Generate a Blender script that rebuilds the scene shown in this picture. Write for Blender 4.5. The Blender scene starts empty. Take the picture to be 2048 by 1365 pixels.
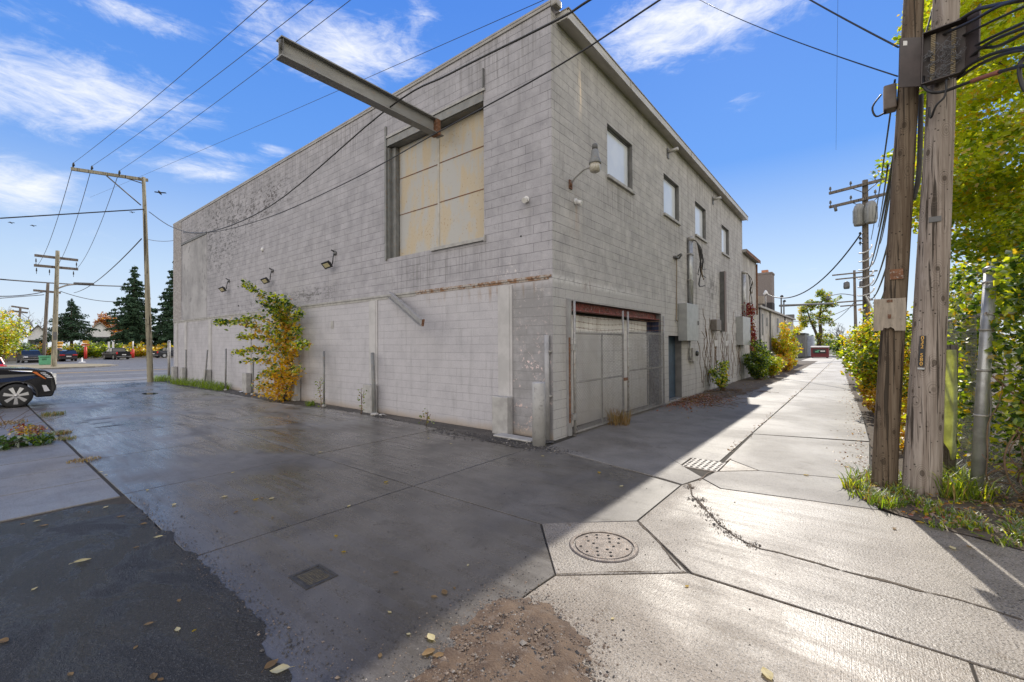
import bpy, math, random
import numpy as np
from mathutils import Vector, Matrix
random.seed(7); RNG = np.random.default_rng(7)
sc = bpy.context.scene
COL = sc.collection
R = math.radians

# ------------------------------------------------------------------ camera
CAM_H = 2.05
F_PX, PCX, PCY = 867.0, 1024.0, 682.5
def _n(v): return v / np.linalg.norm(v)
_vL = _n(np.array([-1092.6, 13.0, F_PX])); _vR = _n(np.array([688.0, 3.2, F_PX]))
_Y = _vR; _X = -_n(_vL - _vL.dot(_vR) * _vR); _Z = np.cross(_X, _Y)
CM = np.array([_X, _Y, _Z])                         # camera frame (right, down, forward) -> world
cam_d = bpy.data.cameras.new('camera'); cam = bpy.data.objects.new('camera', cam_d); COL.objects.link(cam)
cam_d.sensor_width = 36.0; cam_d.lens = 36.0 * F_PX / 2048.0
cam_d.clip_start = 0.05; cam_d.clip_end = 3000
_r, _u, _b = CM @ np.array([1, 0, 0]), CM @ np.array([0, -1, 0]), CM @ np.array([0, 0, -1])
cam.matrix_world = Matrix(((_r[0], _u[0], _b[0], 0), (_r[1], _u[1], _b[1], 0), (_r[2], _u[2], _b[2], CAM_H), (0, 0, 0, 1)))
sc.camera = cam

# ------------------------------------------------------------------ exposure, sun, sky
SUN_EL, SUN_AZ = R(38.0), R(-11.2)                  # azimuth measured from +Y towards +X
sc.view_settings.view_transform = 'Standard'; sc.view_settings.look = 'None'
sc.view_settings.exposure = 0.27; sc.view_settings.gamma = 1.0
sc.cycles.use_denoising = True
sc.cycles.max_bounces = 7; sc.cycles.diffuse_bounces = 4; sc.cycles.glossy_bounces = 3
sc.cycles.transmission_bounces = 4; sc.cycles.transparent_max_bounces = 8
sc.cycles.caustics_reflective = False; sc.cycles.caustics_refractive = False
sun_d = bpy.data.lights.new('sun', 'SUN'); sun_d.energy = 3.5; sun_d.angle = R(0.53); sun_d.color = (1.0, 0.93, 0.82)
sun = bpy.data.objects.new('sun', sun_d); COL.objects.link(sun)
SUN_DIR = Vector((math.sin(SUN_AZ) * math.cos(SUN_EL), math.cos(SUN_AZ) * math.cos(SUN_EL), math.sin(SUN_EL)))
sun.rotation_euler = (-SUN_DIR).to_track_quat('-Z', 'Y').to_euler(); sun.location = (0, 40, 60)

# ---- node helpers
SOCK = bpy.types.NodeSocket
def N(nt, typ, ins=None, **props):
    n = nt.nodes.new(typ)
    for k, v in props.items(): setattr(n, k, v)
    for k, v in (ins or {}).items():
        s = n.inputs[k]
        if isinstance(v, SOCK): nt.links.new(v, s)
        else: s.default_value = v
    return n
def M_(nt, op, a, b=0.0, c=None, clamp=False):
    ins = {0: a, 1: b}
    if c is not None: ins[2] = c
    return N(nt, 'ShaderNodeMath', ins, operation=op, use_clamp=clamp).outputs[0]
def MIX(nt, fac, a, b, blend='MIX'):
    def c4(c): return c if isinstance(c, SOCK) else (c[0], c[1], c[2], 1.0)
    n = N(nt, 'ShaderNodeMix', data_type='RGBA', blend_type=blend)
    for i, v in ((0, fac), (6, c4(a)), (7, c4(b))):
        if isinstance(v, SOCK): nt.links.new(v, n.inputs[i])
        else: n.inputs[i].default_value = v
    return n.outputs[2]
def NOISE(nt, vec, scale, detail=4, rough=0.55, dist=0.0):
    return N(nt, 'ShaderNodeTexNoise', {'Vector': vec, 'Scale': scale, 'Detail': detail, 'Roughness': rough, 'Distortion': dist}).outputs['Fac']
def STEP(nt, x, lo, hi):                            # smooth ramp from 0 at lo to 1 at hi
    return N(nt, 'ShaderNodeMapRange', {'Value': x, 'From Min': lo, 'From Max': hi}, interpolation_type='SMOOTHSTEP').outputs[0]
def POS(nt): return N(nt, 'ShaderNodeNewGeometry').outputs['Position']
def SCL(nt, vec, s, off=(0, 0, 0)):
    return N(nt, 'ShaderNodeMapping', {'Vector': vec, 'Scale': s, 'Location': off}).outputs[0]
def SEP(nt, vec):
    n = N(nt, 'ShaderNodeSeparateXYZ', {0: vec}); return n.outputs[0], n.outputs[1], n.outputs[2]
def BUMP(nt, h, strength=0.5, dist=0.01, normal=None):
    ins = {'Height': h, 'Strength': strength, 'Distance': dist}
    if normal is not None: ins['Normal'] = normal
    return N(nt, 'ShaderNodeBump', ins).outputs[0]

# ---- sky: Nishita with high broken cloud, the same for every ray
W = bpy.data.worlds.new('World'); sc.world = W; W.use_nodes = True
nt = W.node_tree; nt.nodes.clear()
sky = N(nt, 'ShaderNodeTexSky', sky_type='NISHITA')
sky.sun_disc = False; sky.sun_elevation = SUN_EL; sky.sun_rotation = SUN_AZ
sky.altitude = 0; sky.air_density = 1.0; sky.dust_density = 0.15; sky.ozone_density = 2.5
dirv = N(nt, 'ShaderNodeTexCoord').outputs['Generated']
dx, dy, dz = SEP(nt, dirv)
az = M_(nt, 'ARCTAN2', dx, dy); el = M_(nt, 'ARCSINE', dz)
uv = N(nt, 'ShaderNodeCombineXYZ', {0: az, 1: el, 2: 0.0}).outputs[0]
def px_azel(px, py):
    r = CM @ np.array([px - PCX, py - PCY, F_PX]); r = r / np.linalg.norm(r)
    return math.atan2(r[0], r[1]), math.asin(r[2])
wisp = NOISE(nt, SCL(nt, uv, (6.0, 16.0, 1.0)), 1.0, 10, 0.66, 1.3)
wisp2 = NOISE(nt, SCL(nt, uv, (17.0, 52.0, 1.0), (3, 1, 0)), 1.0, 8, 0.70, 1.0)
wv = M_(nt, 'ADD', M_(nt, 'MULTIPLY', wisp, 0.62), M_(nt, 'MULTIPLY', wisp2, 0.38))
cov = None
# clouds: where (seen direction), half-size in degrees, tilt, density
for (px, py, hw, hh, tilt, dens) in [
        (110, 185, 17, 4.8, 8, 0.85), (690, 95, 14, 4.4, 0, 0.92), (560, 60, 9, 5, 0, 0.75), (290, 38, 8, 1.6, 4, 0.8), (850, 40, 6, 7, 0, 0.6),
        (400, 340, 9, 2.0, 4, 0.8), (430, 305, 8, 1.2, 0, 0.7), (20, 370, 6, 3.6, 0, 0.9), (550, 300, 4, 1.3, 0, 0.7),
        (1340, 55, 13, 4.4, 4, 1.05), (1500, 20, 14, 4.5, 6, 0.8), (1470, 215, 5, 2.0, 16, 0.55), (1690, 290, 6, 1.6, 5, 0.4),
        (60, 520, 22, 4.5, 0, 0.45), (1600, 590, 24, 6, 0, 0.45), (200, 470, 20, 1.6, 0, 0.45), (40, 20, 7, 3, 0, 0.5)]:
    a0, e0 = px_azel(px, py)
    u = M_(nt, 'SUBTRACT', az, a0); v = M_(nt, 'SUBTRACT', el, e0)
    ct, st = math.cos(R(tilt)), math.sin(R(tilt))
    p = M_(nt, 'ADD', M_(nt, 'MULTIPLY', u, ct / R(hw)), M_(nt, 'MULTIPLY', v, st / R(hw)))
    q = M_(nt, 'ADD', M_(nt, 'MULTIPLY', u, -st / R(hh)), M_(nt, 'MULTIPLY', v, ct / R(hh)))
    d = M_(nt, 'ADD', M_(nt, 'MULTIPLY', p, p), M_(nt, 'MULTIPLY', q, q))
    g = M_(nt, 'MULTIPLY', M_(nt, 'EXPONENT', M_(nt, 'MULTIPLY', d, -1.1)), dens)
    cov = g if cov is None else M_(nt, 'MAXIMUM', cov, g)
cl = M_(nt, 'ADD', M_(nt, 'MULTIPLY', cov, 0.62), M_(nt, 'SUBTRACT', wv, 0.86))
cl = M_(nt, 'MULTIPLY', STEP(nt, cl, -0.10, 0.36), 0.92)
grad = N(nt, 'ShaderNodeValToRGB', {0: M_(nt, 'DIVIDE', el, 1.2, clamp=True)})
cr_ = grad.color_ramp
for i, (pos_, c_) in enumerate(((0.0, (5.6, 6.1, 6.7)), (0.12, (3.9, 5.1, 6.7)), (0.30, (0.95, 2.55, 6.4)), (0.55, (0.55, 1.85, 5.9)), (1.0, (0.4, 1.5, 5.0)))):
    e_ = cr_.elements[i] if i < 2 else cr_.elements.new(pos_)
    e_.position = pos_; e_.color = (c_[0] / 10, c_[1] / 10, c_[2] / 10, 1)
gcol = MIX(nt, 1.0, grad.outputs[0], (10, 10, 10), 'MULTIPLY')
skyc = MIX(nt, 0.90, sky.outputs[0], gcol)           # clear-air blue over the Nishita base
cloudc = MIX(nt, cl, skyc, (7.2, 7.3, 7.6))
# unseen bright cloud added behind and beside the viewer to fill the shaded walls
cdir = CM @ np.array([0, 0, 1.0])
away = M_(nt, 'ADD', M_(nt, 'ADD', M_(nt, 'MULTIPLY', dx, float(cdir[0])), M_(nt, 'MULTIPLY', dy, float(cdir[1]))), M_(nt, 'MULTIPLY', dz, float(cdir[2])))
fill_bank = M_(nt, 'MULTIPLY', STEP(nt, M_(nt, 'ADD', away, M_(nt, 'MULTIPLY', M_(nt, 'SUBTRACT', wisp, 0.5), 0.5)), 0.42, 0.15), M_(nt, 'MULTIPLY', STEP(nt, dz, -0.02, 0.05), STEP(nt, dz, 0.96, 0.52)))
cloudc = MIX(nt, fill_bank, cloudc, (13.2, 12.4, 11.3))
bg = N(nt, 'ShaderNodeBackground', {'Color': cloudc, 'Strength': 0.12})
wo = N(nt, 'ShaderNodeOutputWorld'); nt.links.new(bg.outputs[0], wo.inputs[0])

# ------------------------------------------------------------------ survey: photograph point -> place in the world
def ray(px, py): return CM @ np.array([px - PCX, py - PCY, F_PX])
O = np.array([0, 0, CAM_H])
def ground(px, py, z=0.0): r = ray(px, py); return Vector(O + r * (z - CAM_H) / r[2])
def on_y(px, py, y): r = ray(px, py); return Vector(O + r * y / r[1])
def on_x(px, py, x): r = ray(px, py); return Vector(O + r * x / r[0])
def at(px, py, d): r = ray(px, py); return Vector(O + r * d / math.hypot(r[0], r[1]))
WX, WY = -5.08, 7.81                                 # the two wall planes
def onL(px, py, off=0): return on_y(px, py, WY - off)
def onR(px, py, off=0): return on_x(px, py, WX + off)

# ------------------------------------------------------------------ materials
MATS = {}
def newmat(name):
    m = bpy.data.materials.new(name); m.use_nodes = True; m.node_tree.nodes.clear(); MATS[name] = m
    return m, m.node_tree
def out(nt, sh): o = N(nt, 'ShaderNodeOutputMaterial'); nt.links.new(sh, o.inputs[0])
def PB(nt, color, rough=0.6, metal=0.0, normal=None, spec=0.5, **kw):
    ins = {'Base Color': color if isinstance(color, SOCK) else (*color, 1.0), 'Roughness': rough, 'Metallic': metal, 'Specular IOR Level': spec}
    if normal is not None: ins['Normal'] = normal
    ins.update(kw)
    return N(nt, 'ShaderNodeBsdfPrincipled', ins).outputs[0]
def gm(name, c, c2=None, scale=6.0, rough=0.7, bump=0.0, bscale=60.0, metal=0.0, stretch=(1, 1, 1), spec=0.5, lo=0.35, hi=0.65, c3=None, rvar=0.1, **kw):
    m, nt = newmat(name)
    p = SCL(nt, POS(nt), stretch)
    col = c
    n1 = NOISE(nt, p, scale, 6, 0.6)
    if c2 is not None: col = MIX(nt, STEP(nt, n1, lo, hi), c, c2)
    if c3 is not None: col = MIX(nt, STEP(nt, NOISE(nt, p, scale * 3.1, 5, 0.65), 0.55, 0.68), col, c3)
    nrm = BUMP(nt, NOISE(nt, p, bscale, 4, 0.6), bump, 0.01) if bump else None
    rr = M_(nt, 'ADD', rough - rvar / 2, M_(nt, 'MULTIPLY', n1, rvar), clamp=True)
    out(nt, PB(nt, col, rr, metal, nrm, spec, **kw)); return m

def leafmat(name, c, c2, trans=0.5):
    m, nt = newmat(name)
    p = POS(nt)
    col = MIX(nt, STEP(nt, NOISE(nt, p, 7.0, 3), 0.35, 0.65), c, c2)
    d = N(nt, 'ShaderNodeBsdfDiffuse', {'Color': col}).outputs[0]
    tcol = MIX(nt, 1.0, col, (2.1, 2.0, 0.8), 'MULTIPLY')
    t = N(nt, 'ShaderNodeBsdfTranslucent', {'Color': tcol}).outputs[0]
    s = N(nt, 'ShaderNodeMixShader', {0: trans, 1: d, 2: t}).outputs[0]
    g = N(nt, 'ShaderNodeBsdfGlossy', {'Color': (1, 1, 1, 1), 'Roughness': 0.5}).outputs[0]
    fr = N(nt, 'ShaderNodeFresnel', {'IOR': 1.4}).outputs[0]
    s = N(nt, 'ShaderNodeMixShader', {0: M_(nt, 'MULTIPLY', fr, 0.16), 1: s, 2: g}).outputs[0]
    out(nt, s); return m

def region(nt, a, b, a0, b0, sa, sb):                # soft elliptical patch in wall coordinates
    u = M_(nt, 'DIVIDE', M_(nt, 'SUBTRACT', a, a0), sa); v = M_(nt, 'DIVIDE', M_(nt, 'SUBTRACT', b, b0), sb)
    d = M_(nt, 'ADD', M_(nt, 'MULTIPLY', u, u), M_(nt, 'MULTIPLY', v, v))
    return M_(nt, 'EXPONENT', M_(nt, 'MULTIPLY', d, -1.0))

def wallmat(name, side):
    m, nt = newmat(name)
    p = POS(nt); x, y, z = SEP(nt, p)
    u = M_(nt, 'ADD', x, y)
    vec = N(nt, 'ShaderNodeCombineXYZ', {0: u, 1: M_(nt, 'ADD', z, -0.0256), 2: 0.0}).outputs[0]
    w1 = N(nt, 'ShaderNodeTexNoise', {'Vector': p, 'Scale': 2.6, 'Detail': 3.0}).outputs['Color']
    wob = N(nt, 'ShaderNodeVectorMath', {0: N(nt, 'ShaderNodeVectorMath', {0: w1, 1: (0.5, 0.5, 0.5)}, operation='SUBTRACT').outputs[0], 1: (0.014, 0.018, 0.0)}, operation='MULTIPLY').outputs[0]
    vec = N(nt, 'ShaderNodeVectorMath', {0: vec, 1: wob}, operation='ADD').outputs[0]
    br = N(nt, 'ShaderNodeTexBrick', {'Vector': vec, 'Color1': (0, 0, 0, 1), 'Color2': (1, 1, 1, 1), 'Mortar': (0.5, 0.5, 0.5, 1), 'Scale': 1.0,
           'Mortar Size': 0.0065, 'Mortar Smooth': 0.15, 'Bias': 0.0, 'Brick Width': 0.4064, 'Row Height': 0.2032}, offset=0.5)
    per = br.outputs['Color']; mort = br.outputs['Fac']
    vz = SEP(nt, vec)[1]; fz = M_(nt, 'ABSOLUTE', M_(nt, 'SUBTRACT', M_(nt, 'FRACT', M_(nt, 'ADD', M_(nt, 'DIVIDE', vz, 0.2032), 0.5)), 0.5))
    bedj = STEP(nt, fz, 0.030, 0.012)                # bed joints read stronger than the head joints
    headj = M_(nt, 'MULTIPLY', mort, M_(nt, 'SUBTRACT', 1.0, bedj))
    lo = M_(nt, 'LESS_THAN', z, 3.47)                # painted ground storey
    big = NOISE(nt, p, 0.55, 6, 0.6); mid = NOISE(nt, p, 2.2, 6, 0.62)
    fine = NOISE(nt, p, 42.0, 4, 0.7); strk = NOISE(nt, SCL(nt, p, (5.0, 5.0, 0.45)), 1.0, 6, 0.65)
    if side == 'L':
        cA, cB, cLo = (0.445, 0.43, 0.455), (0.325, 0.316, 0.338), (0.49, 0.475, 0.497)
    else:
        cA, cB, cLo = (0.50, 0.483, 0.472), (0.36, 0.35, 0.343), (0.46, 0.447, 0.436)
    col = MIX(nt, STEP(nt, mid, 0.3, 0.75), cA, cB)
    col = MIX(nt, M_(nt, 'MULTIPLY', STEP(nt, big, 0.45, 0.7), 0.4), col, cB)
    lowc = MIX(nt, M_(nt, 'MULTIPLY', STEP(nt, mid, 0.35, 0.8), 0.45), cLo, cB)
    col = MIX(nt, lo, col, lowc)
    perF = M_(nt, 'MULTIPLY', STEP(nt, N(nt, 'ShaderNodeSeparateColor', {0: per}).outputs[0], 0.15, 0.95), M_(nt, 'SUBTRACT', 0.14, M_(nt, 'MULTIPLY', lo, 0.10)))
    col = MIX(nt, perF, col, (0.25, 0.243, 0.245))
    col = MIX(nt, M_(nt, 'MULTIPLY', STEP(nt, strk, 0.52, 0.78), 0.42), col, (0.20, 0.195, 0.195) if side == 'L' else (0.19, 0.18, 0.17))
    col = MIX(nt, M_(nt, 'MULTIPLY', STEP(nt, fine, 0.53, 0.66), 0.45), col, (0.19, 0.185, 0.19))
    scuff = STEP(nt, NOISE(nt, SCL(nt, p, (1.0, 1.0, 0.8)), 5.5, 9, 0.76, 0.4), 0.57, 0.63)
    col = MIX(nt, M_(nt, 'MULTIPLY', scuff, M_(nt, 'SUBTRACT', 0.32, M_(nt, 'MULTIPLY', lo, 0.2))), col, (0.24, 0.235, 0.24))
    chip = STEP(nt, NOISE(nt, SCL(nt, p, (1, 1, 1), (5, 2, 9)), 14.0, 6, 0.75), 0.66, 0.69)
    col = MIX(nt, M_(nt, 'MULTIPLY', chip, 0.6), col, (0.58, 0.565, 0.56))
    spots = STEP(nt, NOISE(nt, p, 3.3, 8, 0.72), 0.60, 0.66)
    if side == 'L':
        def stain(px, py, su, sz, amt, c, sharp=spots):
            nonlocal col
            q = onL(px, py)
            col = MIX(nt, M_(nt, 'MULTIPLY', M_(nt, 'MULTIPLY', region(nt, x, z, q.x, q.z, su, sz), sharp), amt, clamp=True), col, c)
        pe = STEP(nt, NOISE(nt, SCL(nt, p, (1.3, 1, 3.0)), 3.0, 8, 0.75), 0.50, 0.60)
        stain(440, 440, 4.2, 1.2, 1.3, (0.12, 0.115, 0.12), pe); stain(530, 400, 2.6, 0.7, 1.3, (0.11, 0.10, 0.10), pe)
        stain(385, 560, 3.0, 2.8, 0.9, (0.2, 0.2, 0.205), STEP(nt, big, 0.35, 0.6)); stain(520, 620, 2.4, 0.5, 1.1, (0.15, 0.15, 0.155), pe)
        stain(620, 590, 1.8, 0.3, 1.1, (0.16, 0.155, 0.16), pe); stain(820, 550, 1.2, 0.35, 0.5, (0.2, 0.2, 0.2), pe)
        stain(440, 500, 2.8, 1.3, 1.1, (0.14, 0.14, 0.145), pe)
        # rust running down from the steel lintel near the corner, bare flakes on the corner pier
        rs = STEP(nt, NOISE(nt, SCL(nt, p, (7.0, 7.0, 0.7)), 1.0, 6, 0.6), 0.50, 0.66)
        stain(1040, 580, 1.0, 0.22, 0.8, (0.30, 0.19, 0.11), rs); stain(930, 590, 1.8, 0.14, 0.6, (0.32, 0.24, 0.17), rs)
        fl = M_(nt, 'MULTIPLY', STEP(nt, NOISE(nt, p, 10.0, 6, 0.78), 0.56, 0.59), STEP(nt, NOISE(nt, p, 2.6, 3), 0.42, 0.52))
        pier = M_(nt, 'MULTIPLY', M_(nt, 'MULTIPLY', STEP(nt, x, -6.22, -6.15), STEP(nt, z, 3.46, 3.3)), M_(nt, 'ADD', 0.45, M_(nt, 'MULTIPLY', STEP(nt, mid, 0.3, 0.6), 0.35)))
        col = MIX(nt, pier, col, (0.235, 0.23, 0.228))
        stain(1060, 780, 0.62, 1.2, 1.5, (0.78, 0.62, 0.60), fl); stain(1060, 850, 0.55, 0.5, 1.3, (0.62, 0.46, 0.40), fl); stain(1040, 560, 0.7, 0.5, 0.9, (0.72, 0.66, 0.64), fl)
        base = M_(nt, 'MULTIPLY', STEP(nt, M_(nt, 'ADD', z, M_(nt, 'MULTIPLY', mid, 0.25)), 0.36, 0.12), 0.7)
        col = MIX(nt, base, col, (0.36, 0.29, 0.22))
    else:
        eff = M_(nt, 'MULTIPLY', M_(nt, 'MULTIPLY', STEP(nt, NOISE(nt, p, 9.0, 6, 0.7), 0.36, 0.52), M_(nt, 'MULTIPLY', STEP(nt, z, 3.36, 3.46), STEP(nt, z, 3.62, 3.5))), STEP(nt, y, 14.5, 10.0))
        col = MIX(nt, M_(nt, 'MULTIPLY', eff, 0.8), col, (0.62, 0.61, 0.60))
        def stain(px, py, su, sz, amt, c, sharp=spots):
            nonlocal col
            q = onR(px, py)
            col = MIX(nt, M_(nt, 'MULTIPLY', M_(nt, 'MULTIPLY', region(nt, y, z, q.y, q.z, su, sz), sharp), amt, clamp=True), col, c)
        rs = STEP(nt, NOISE(nt, SCL(nt, p, (9.0, 9.0, 0.8)), 1.0, 6, 0.6), 0.42, 0.6)
        stain(1160, 185, 0.10, 0.5, 1.1, (0.72, 0.62, 0.50), rs); stain(1152, 420, 0.22, 0.5, 0.6, (0.42, 0.32, 0.25), rs)
        stain(1425, 580, 0.8, 0.6, 0.8, (0.12, 0.115, 0.11), STEP(nt, mid, 0.4, 0.6)); stain(1180, 575, 0.3, 0.15, 0.8, (0.2, 0.14, 0.12), rs)
        lowd = M_(nt, 'MULTIPLY', STEP(nt, strk, 0.45, 0.7), STEP(nt, y, 15.0, 19.0))
        col = MIX(nt, M_(nt, 'MULTIPLY', lowd, 0.6), col, (0.17, 0.16, 0.15))
        white = M_(nt, 'MULTIPLY', STEP(nt, NOISE(nt, SCL(nt, p, (3, 3, 1.2)), 1.0, 7, 0.7), 0.60, 0.68), STEP(nt, y, 18.0, 24.0))
        col = MIX(nt, M_(nt, 'MULTIPLY', white, 0.6), col, (0.55, 0.54, 0.52))
    run = STEP(nt, NOISE(nt, SCL(nt, p, (14.0, 14.0, 0.5)), 1.0, 5, 0.6), 0.46, 0.62)      # dirty water runs below sills, lamps and the eave
    spots_ = [(a_, 6.05, 0.55, 0.55) for a_ in (10.6, 11.3, 12.0, 14.9, 15.6, 16.3, 18.6, 19.2, 20.0, 23.0, 23.6, 24.3)] + [(15.07, 7.9, 0.14, 0.8), (21.2, 7.9, 0.14, 0.8)] if side == 'R' else [(-9.0, 4.1, 2.0, 0.5), (-23.6, 4.2, 0.35, 0.6), (-18.9, 4.2, 0.35, 0.6), (-14.0, 4.2, 0.35, 0.6), (-13.0, 8.9, 4.5, 0.6), (-24.0, 8.9, 6.0, 0.7), (-6.5, 8.9, 1.5, 0.6)]
    for (u_, z_, su_, sz_) in spots_:
        col = MIX(nt, M_(nt, 'MULTIPLY', M_(nt, 'MULTIPLY', region(nt, y if side == 'R' else x, z, u_, z_, su_, sz_), run), 0.5), col, (0.17, 0.162, 0.158))
    mfade = STEP(nt, NOISE(nt, p, 1.4, 5, 0.65), 0.34, 0.60)
    hfade = STEP(nt, NOISE(nt, p, 2.1, 5, 0.7), 0.42, 0.62)
    ms = M_(nt, 'ADD', M_(nt, 'MULTIPLY', M_(nt, 'MULTIPLY', mort, bedj), M_(nt, 'ADD', 0.20, M_(nt, 'MULTIPLY', mfade, 0.62))), M_(nt, 'MULTIPLY', headj, M_(nt, 'ADD', 0.06, M_(nt, 'MULTIPLY', hfade, 0.55))), clamp=True)
    ms = M_(nt, 'MULTIPLY', ms, M_(nt, 'SUBTRACT', 1.0, M_(nt, 'MULTIPLY', lo, 0.58 if side == 'L' else 0.15)))
    col = MIX(nt, ms, col, (0.085, 0.082, 0.084))
    h = M_(nt, 'SUBTRACT', M_(nt, 'ADD', M_(nt, 'MULTIPLY', fine, 0.18), M_(nt, 'MULTIPLY', mid, 0.25)), M_(nt, 'MULTIPLY', mort, 0.7))
    out(nt, PB(nt, col, 0.82, 0, BUMP(nt, h, 0.55, 0.008), 0.25)); return m
wall_left = wallmat('painted_block_front', 'L'); wall_right = wallmat('painted_block_alley', 'R')

def concretemat(name, cA, cB, cStain, wet, agg, broom=False, wlo=0.42, whi=0.62):
    m, nt = newmat(name)
    p = POS(nt); x, y, z = SEP(nt, p)
    big = NOISE(nt, p, 0.42, 6, 0.6, 0.4); mid = NOISE(nt, p, 1.7, 7, 0.62, 0.3); fine = NOISE(nt, p, 26, 5, 0.7)
    grit = NOISE(nt, p, 62, 2, 0.5); drag = NOISE(nt, SCL(nt, p, (0.8, 7.0, 1)), 1.0, 6, 0.65)
    col = MIX(nt, STEP(nt, mid, 0.32, 0.7), cA, cB)
    col = MIX(nt, M_(nt, 'MULTIPLY', STEP(nt, big, 0.5, 0.68), 0.65), col, cStain)
    col = MIX(nt, M_(nt, 'MULTIPLY', STEP(nt, drag, 0.55, 0.72), 0.35), col, cStain)
    blot = STEP(nt, NOISE(nt, p, 3.4, 8, 0.74, 0.5), 0.56, 0.64)          # hard-edged stains and worn patches
    col = MIX(nt, M_(nt, 'MULTIPLY', blot, 0.55), col, cStain)
    pale = STEP(nt, NOISE(nt, SCL(nt, p, (1, 1, 1), (7, 3, 0)), 2.3, 8, 0.74, 0.4), 0.58, 0.66)
    col = MIX(nt, M_(nt, 'MULTIPLY', pale, 0.35), col, tuple(1.3 * q for q in cA))
    hair = M_(nt, 'ABSOLUTE', M_(nt, 'SUBTRACT', NOISE(nt, p, 0.9, 6, 0.55, 0.8), 0.5)); crk = STEP(nt, hair, 0.0022, 0.0008)
    col = MIX(nt, M_(nt, 'MULTIPLY', M_(nt, 'MULTIPLY', crk, STEP(nt, mid, 0.48, 0.60)), 0.8), col, (0.04, 0.033, 0.027))
    pit = STEP(nt, N(nt, 'ShaderNodeTexVoronoi', {'Vector': p, 'Scale': 34.0}).outputs['Distance'], 0.16, 0.09)
    col = MIX(nt, M_(nt, 'MULTIPLY', M_(nt, 'MULTIPLY', pit, STEP(nt, fine, 0.45, 0.6)), 0.75), col, (0.035, 0.03, 0.026))
    if name == 'concrete_lot':                        # drier slabs towards the street, colour also paled in place of reflected sky
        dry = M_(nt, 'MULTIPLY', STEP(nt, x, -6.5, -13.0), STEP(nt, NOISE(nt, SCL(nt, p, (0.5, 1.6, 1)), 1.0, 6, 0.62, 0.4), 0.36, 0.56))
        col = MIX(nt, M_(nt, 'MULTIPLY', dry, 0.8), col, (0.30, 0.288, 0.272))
    w = M_(nt, 'MULTIPLY', STEP(nt, NOISE(nt, p, 0.33, 5, 0.55, 0.6), wlo, whi), wet)
    w = M_(nt, 'MULTIPLY', w, M_(nt, 'ADD', 0.55, M_(nt, 'MULTIPLY', STEP(nt, drag, 0.3, 0.6), 0.45)))
    sp = STEP(nt, grit, 0.565, 0.61)
    col = MIX(nt, M_(nt, 'MULTIPLY', sp, agg), col, (0.055, 0.046, 0.038))
    sp2 = STEP(nt, NOISE(nt, SCL(nt, p, (1, 1, 1), (4, 9, 0)), 70, 2, 0.5), 0.58, 0.63)
    col = MIX(nt, M_(nt, 'MULTIPLY', sp2, agg * 0.5), col, (0.50, 0.46, 0.41))
    col = MIX(nt, M_(nt, 'MULTIPLY', w, 0.45 if agg < 0.3 else 0.30), col, MIX(nt, 1.0, col, (0.48, 0.46, 0.44), 'MULTIPLY'))
    rough = M_(nt, 'SUBTRACT', M_(nt, 'ADD', 0.50, M_(nt, 'MULTIPLY', fine, 0.25)), M_(nt, 'MULTIPLY', w, 0.40 if agg < 0.3 else 0.30), clamp=True)
    hh = M_(nt, 'ADD', M_(nt, 'ADD', M_(nt, 'MULTIPLY', grit, 0.6 * agg + 0.05), M_(nt, 'MULTIPLY', NOISE(nt, p, 48, 3, 0.62), 1.3 * agg)), M_(nt, 'MULTIPLY', fine, 0.25))
    if broom: hh = M_(nt, 'ADD', hh, M_(nt, 'MULTIPLY', NOISE(nt, SCL(nt, p, (120, 3, 1)), 1.0, 3, 0.6), 0.5))
    bs = M_(nt, 'MULTIPLY', M_(nt, 'SUBTRACT', 1.0, M_(nt, 'MULTIPLY', w, 0.75)), 0.22 + agg * 0.8)
    out(nt, PB(nt, col, rough, 0, BUMP(nt, hh, bs, 0.007), M_(nt, 'ADD', 0.45, M_(nt, 'MULTIPLY', w, 0.35)))); return m
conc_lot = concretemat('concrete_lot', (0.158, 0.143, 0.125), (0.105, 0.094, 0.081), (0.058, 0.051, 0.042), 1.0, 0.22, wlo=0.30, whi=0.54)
conc_alley = concretemat('concrete_alley', (0.235, 0.214, 0.188), (0.165, 0.150, 0.131), (0.105, 0.090, 0.070), 0.35, 0.45)
conc_agg = concretemat('concrete_aggregate', (0.285, 0.246, 0.198), (0.200, 0.170, 0.134), (0.115, 0.078, 0.045), 0.7, 0.9, wlo=0.38, whi=0.60)
conc_broom = concretemat('concrete_broom', (0.275, 0.228, 0.174), (0.190, 0.155, 0.115), (0.125, 0.084, 0.047), 0.8, 0.85, True, wlo=0.36, whi=0.58)
conc_old = concretemat('concrete_old', (0.25, 0.235, 0.215), (0.19, 0.175, 0.16), (0.14, 0.125, 0.108), 0.75, 0.4, wlo=0.38, whi=0.6)

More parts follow.
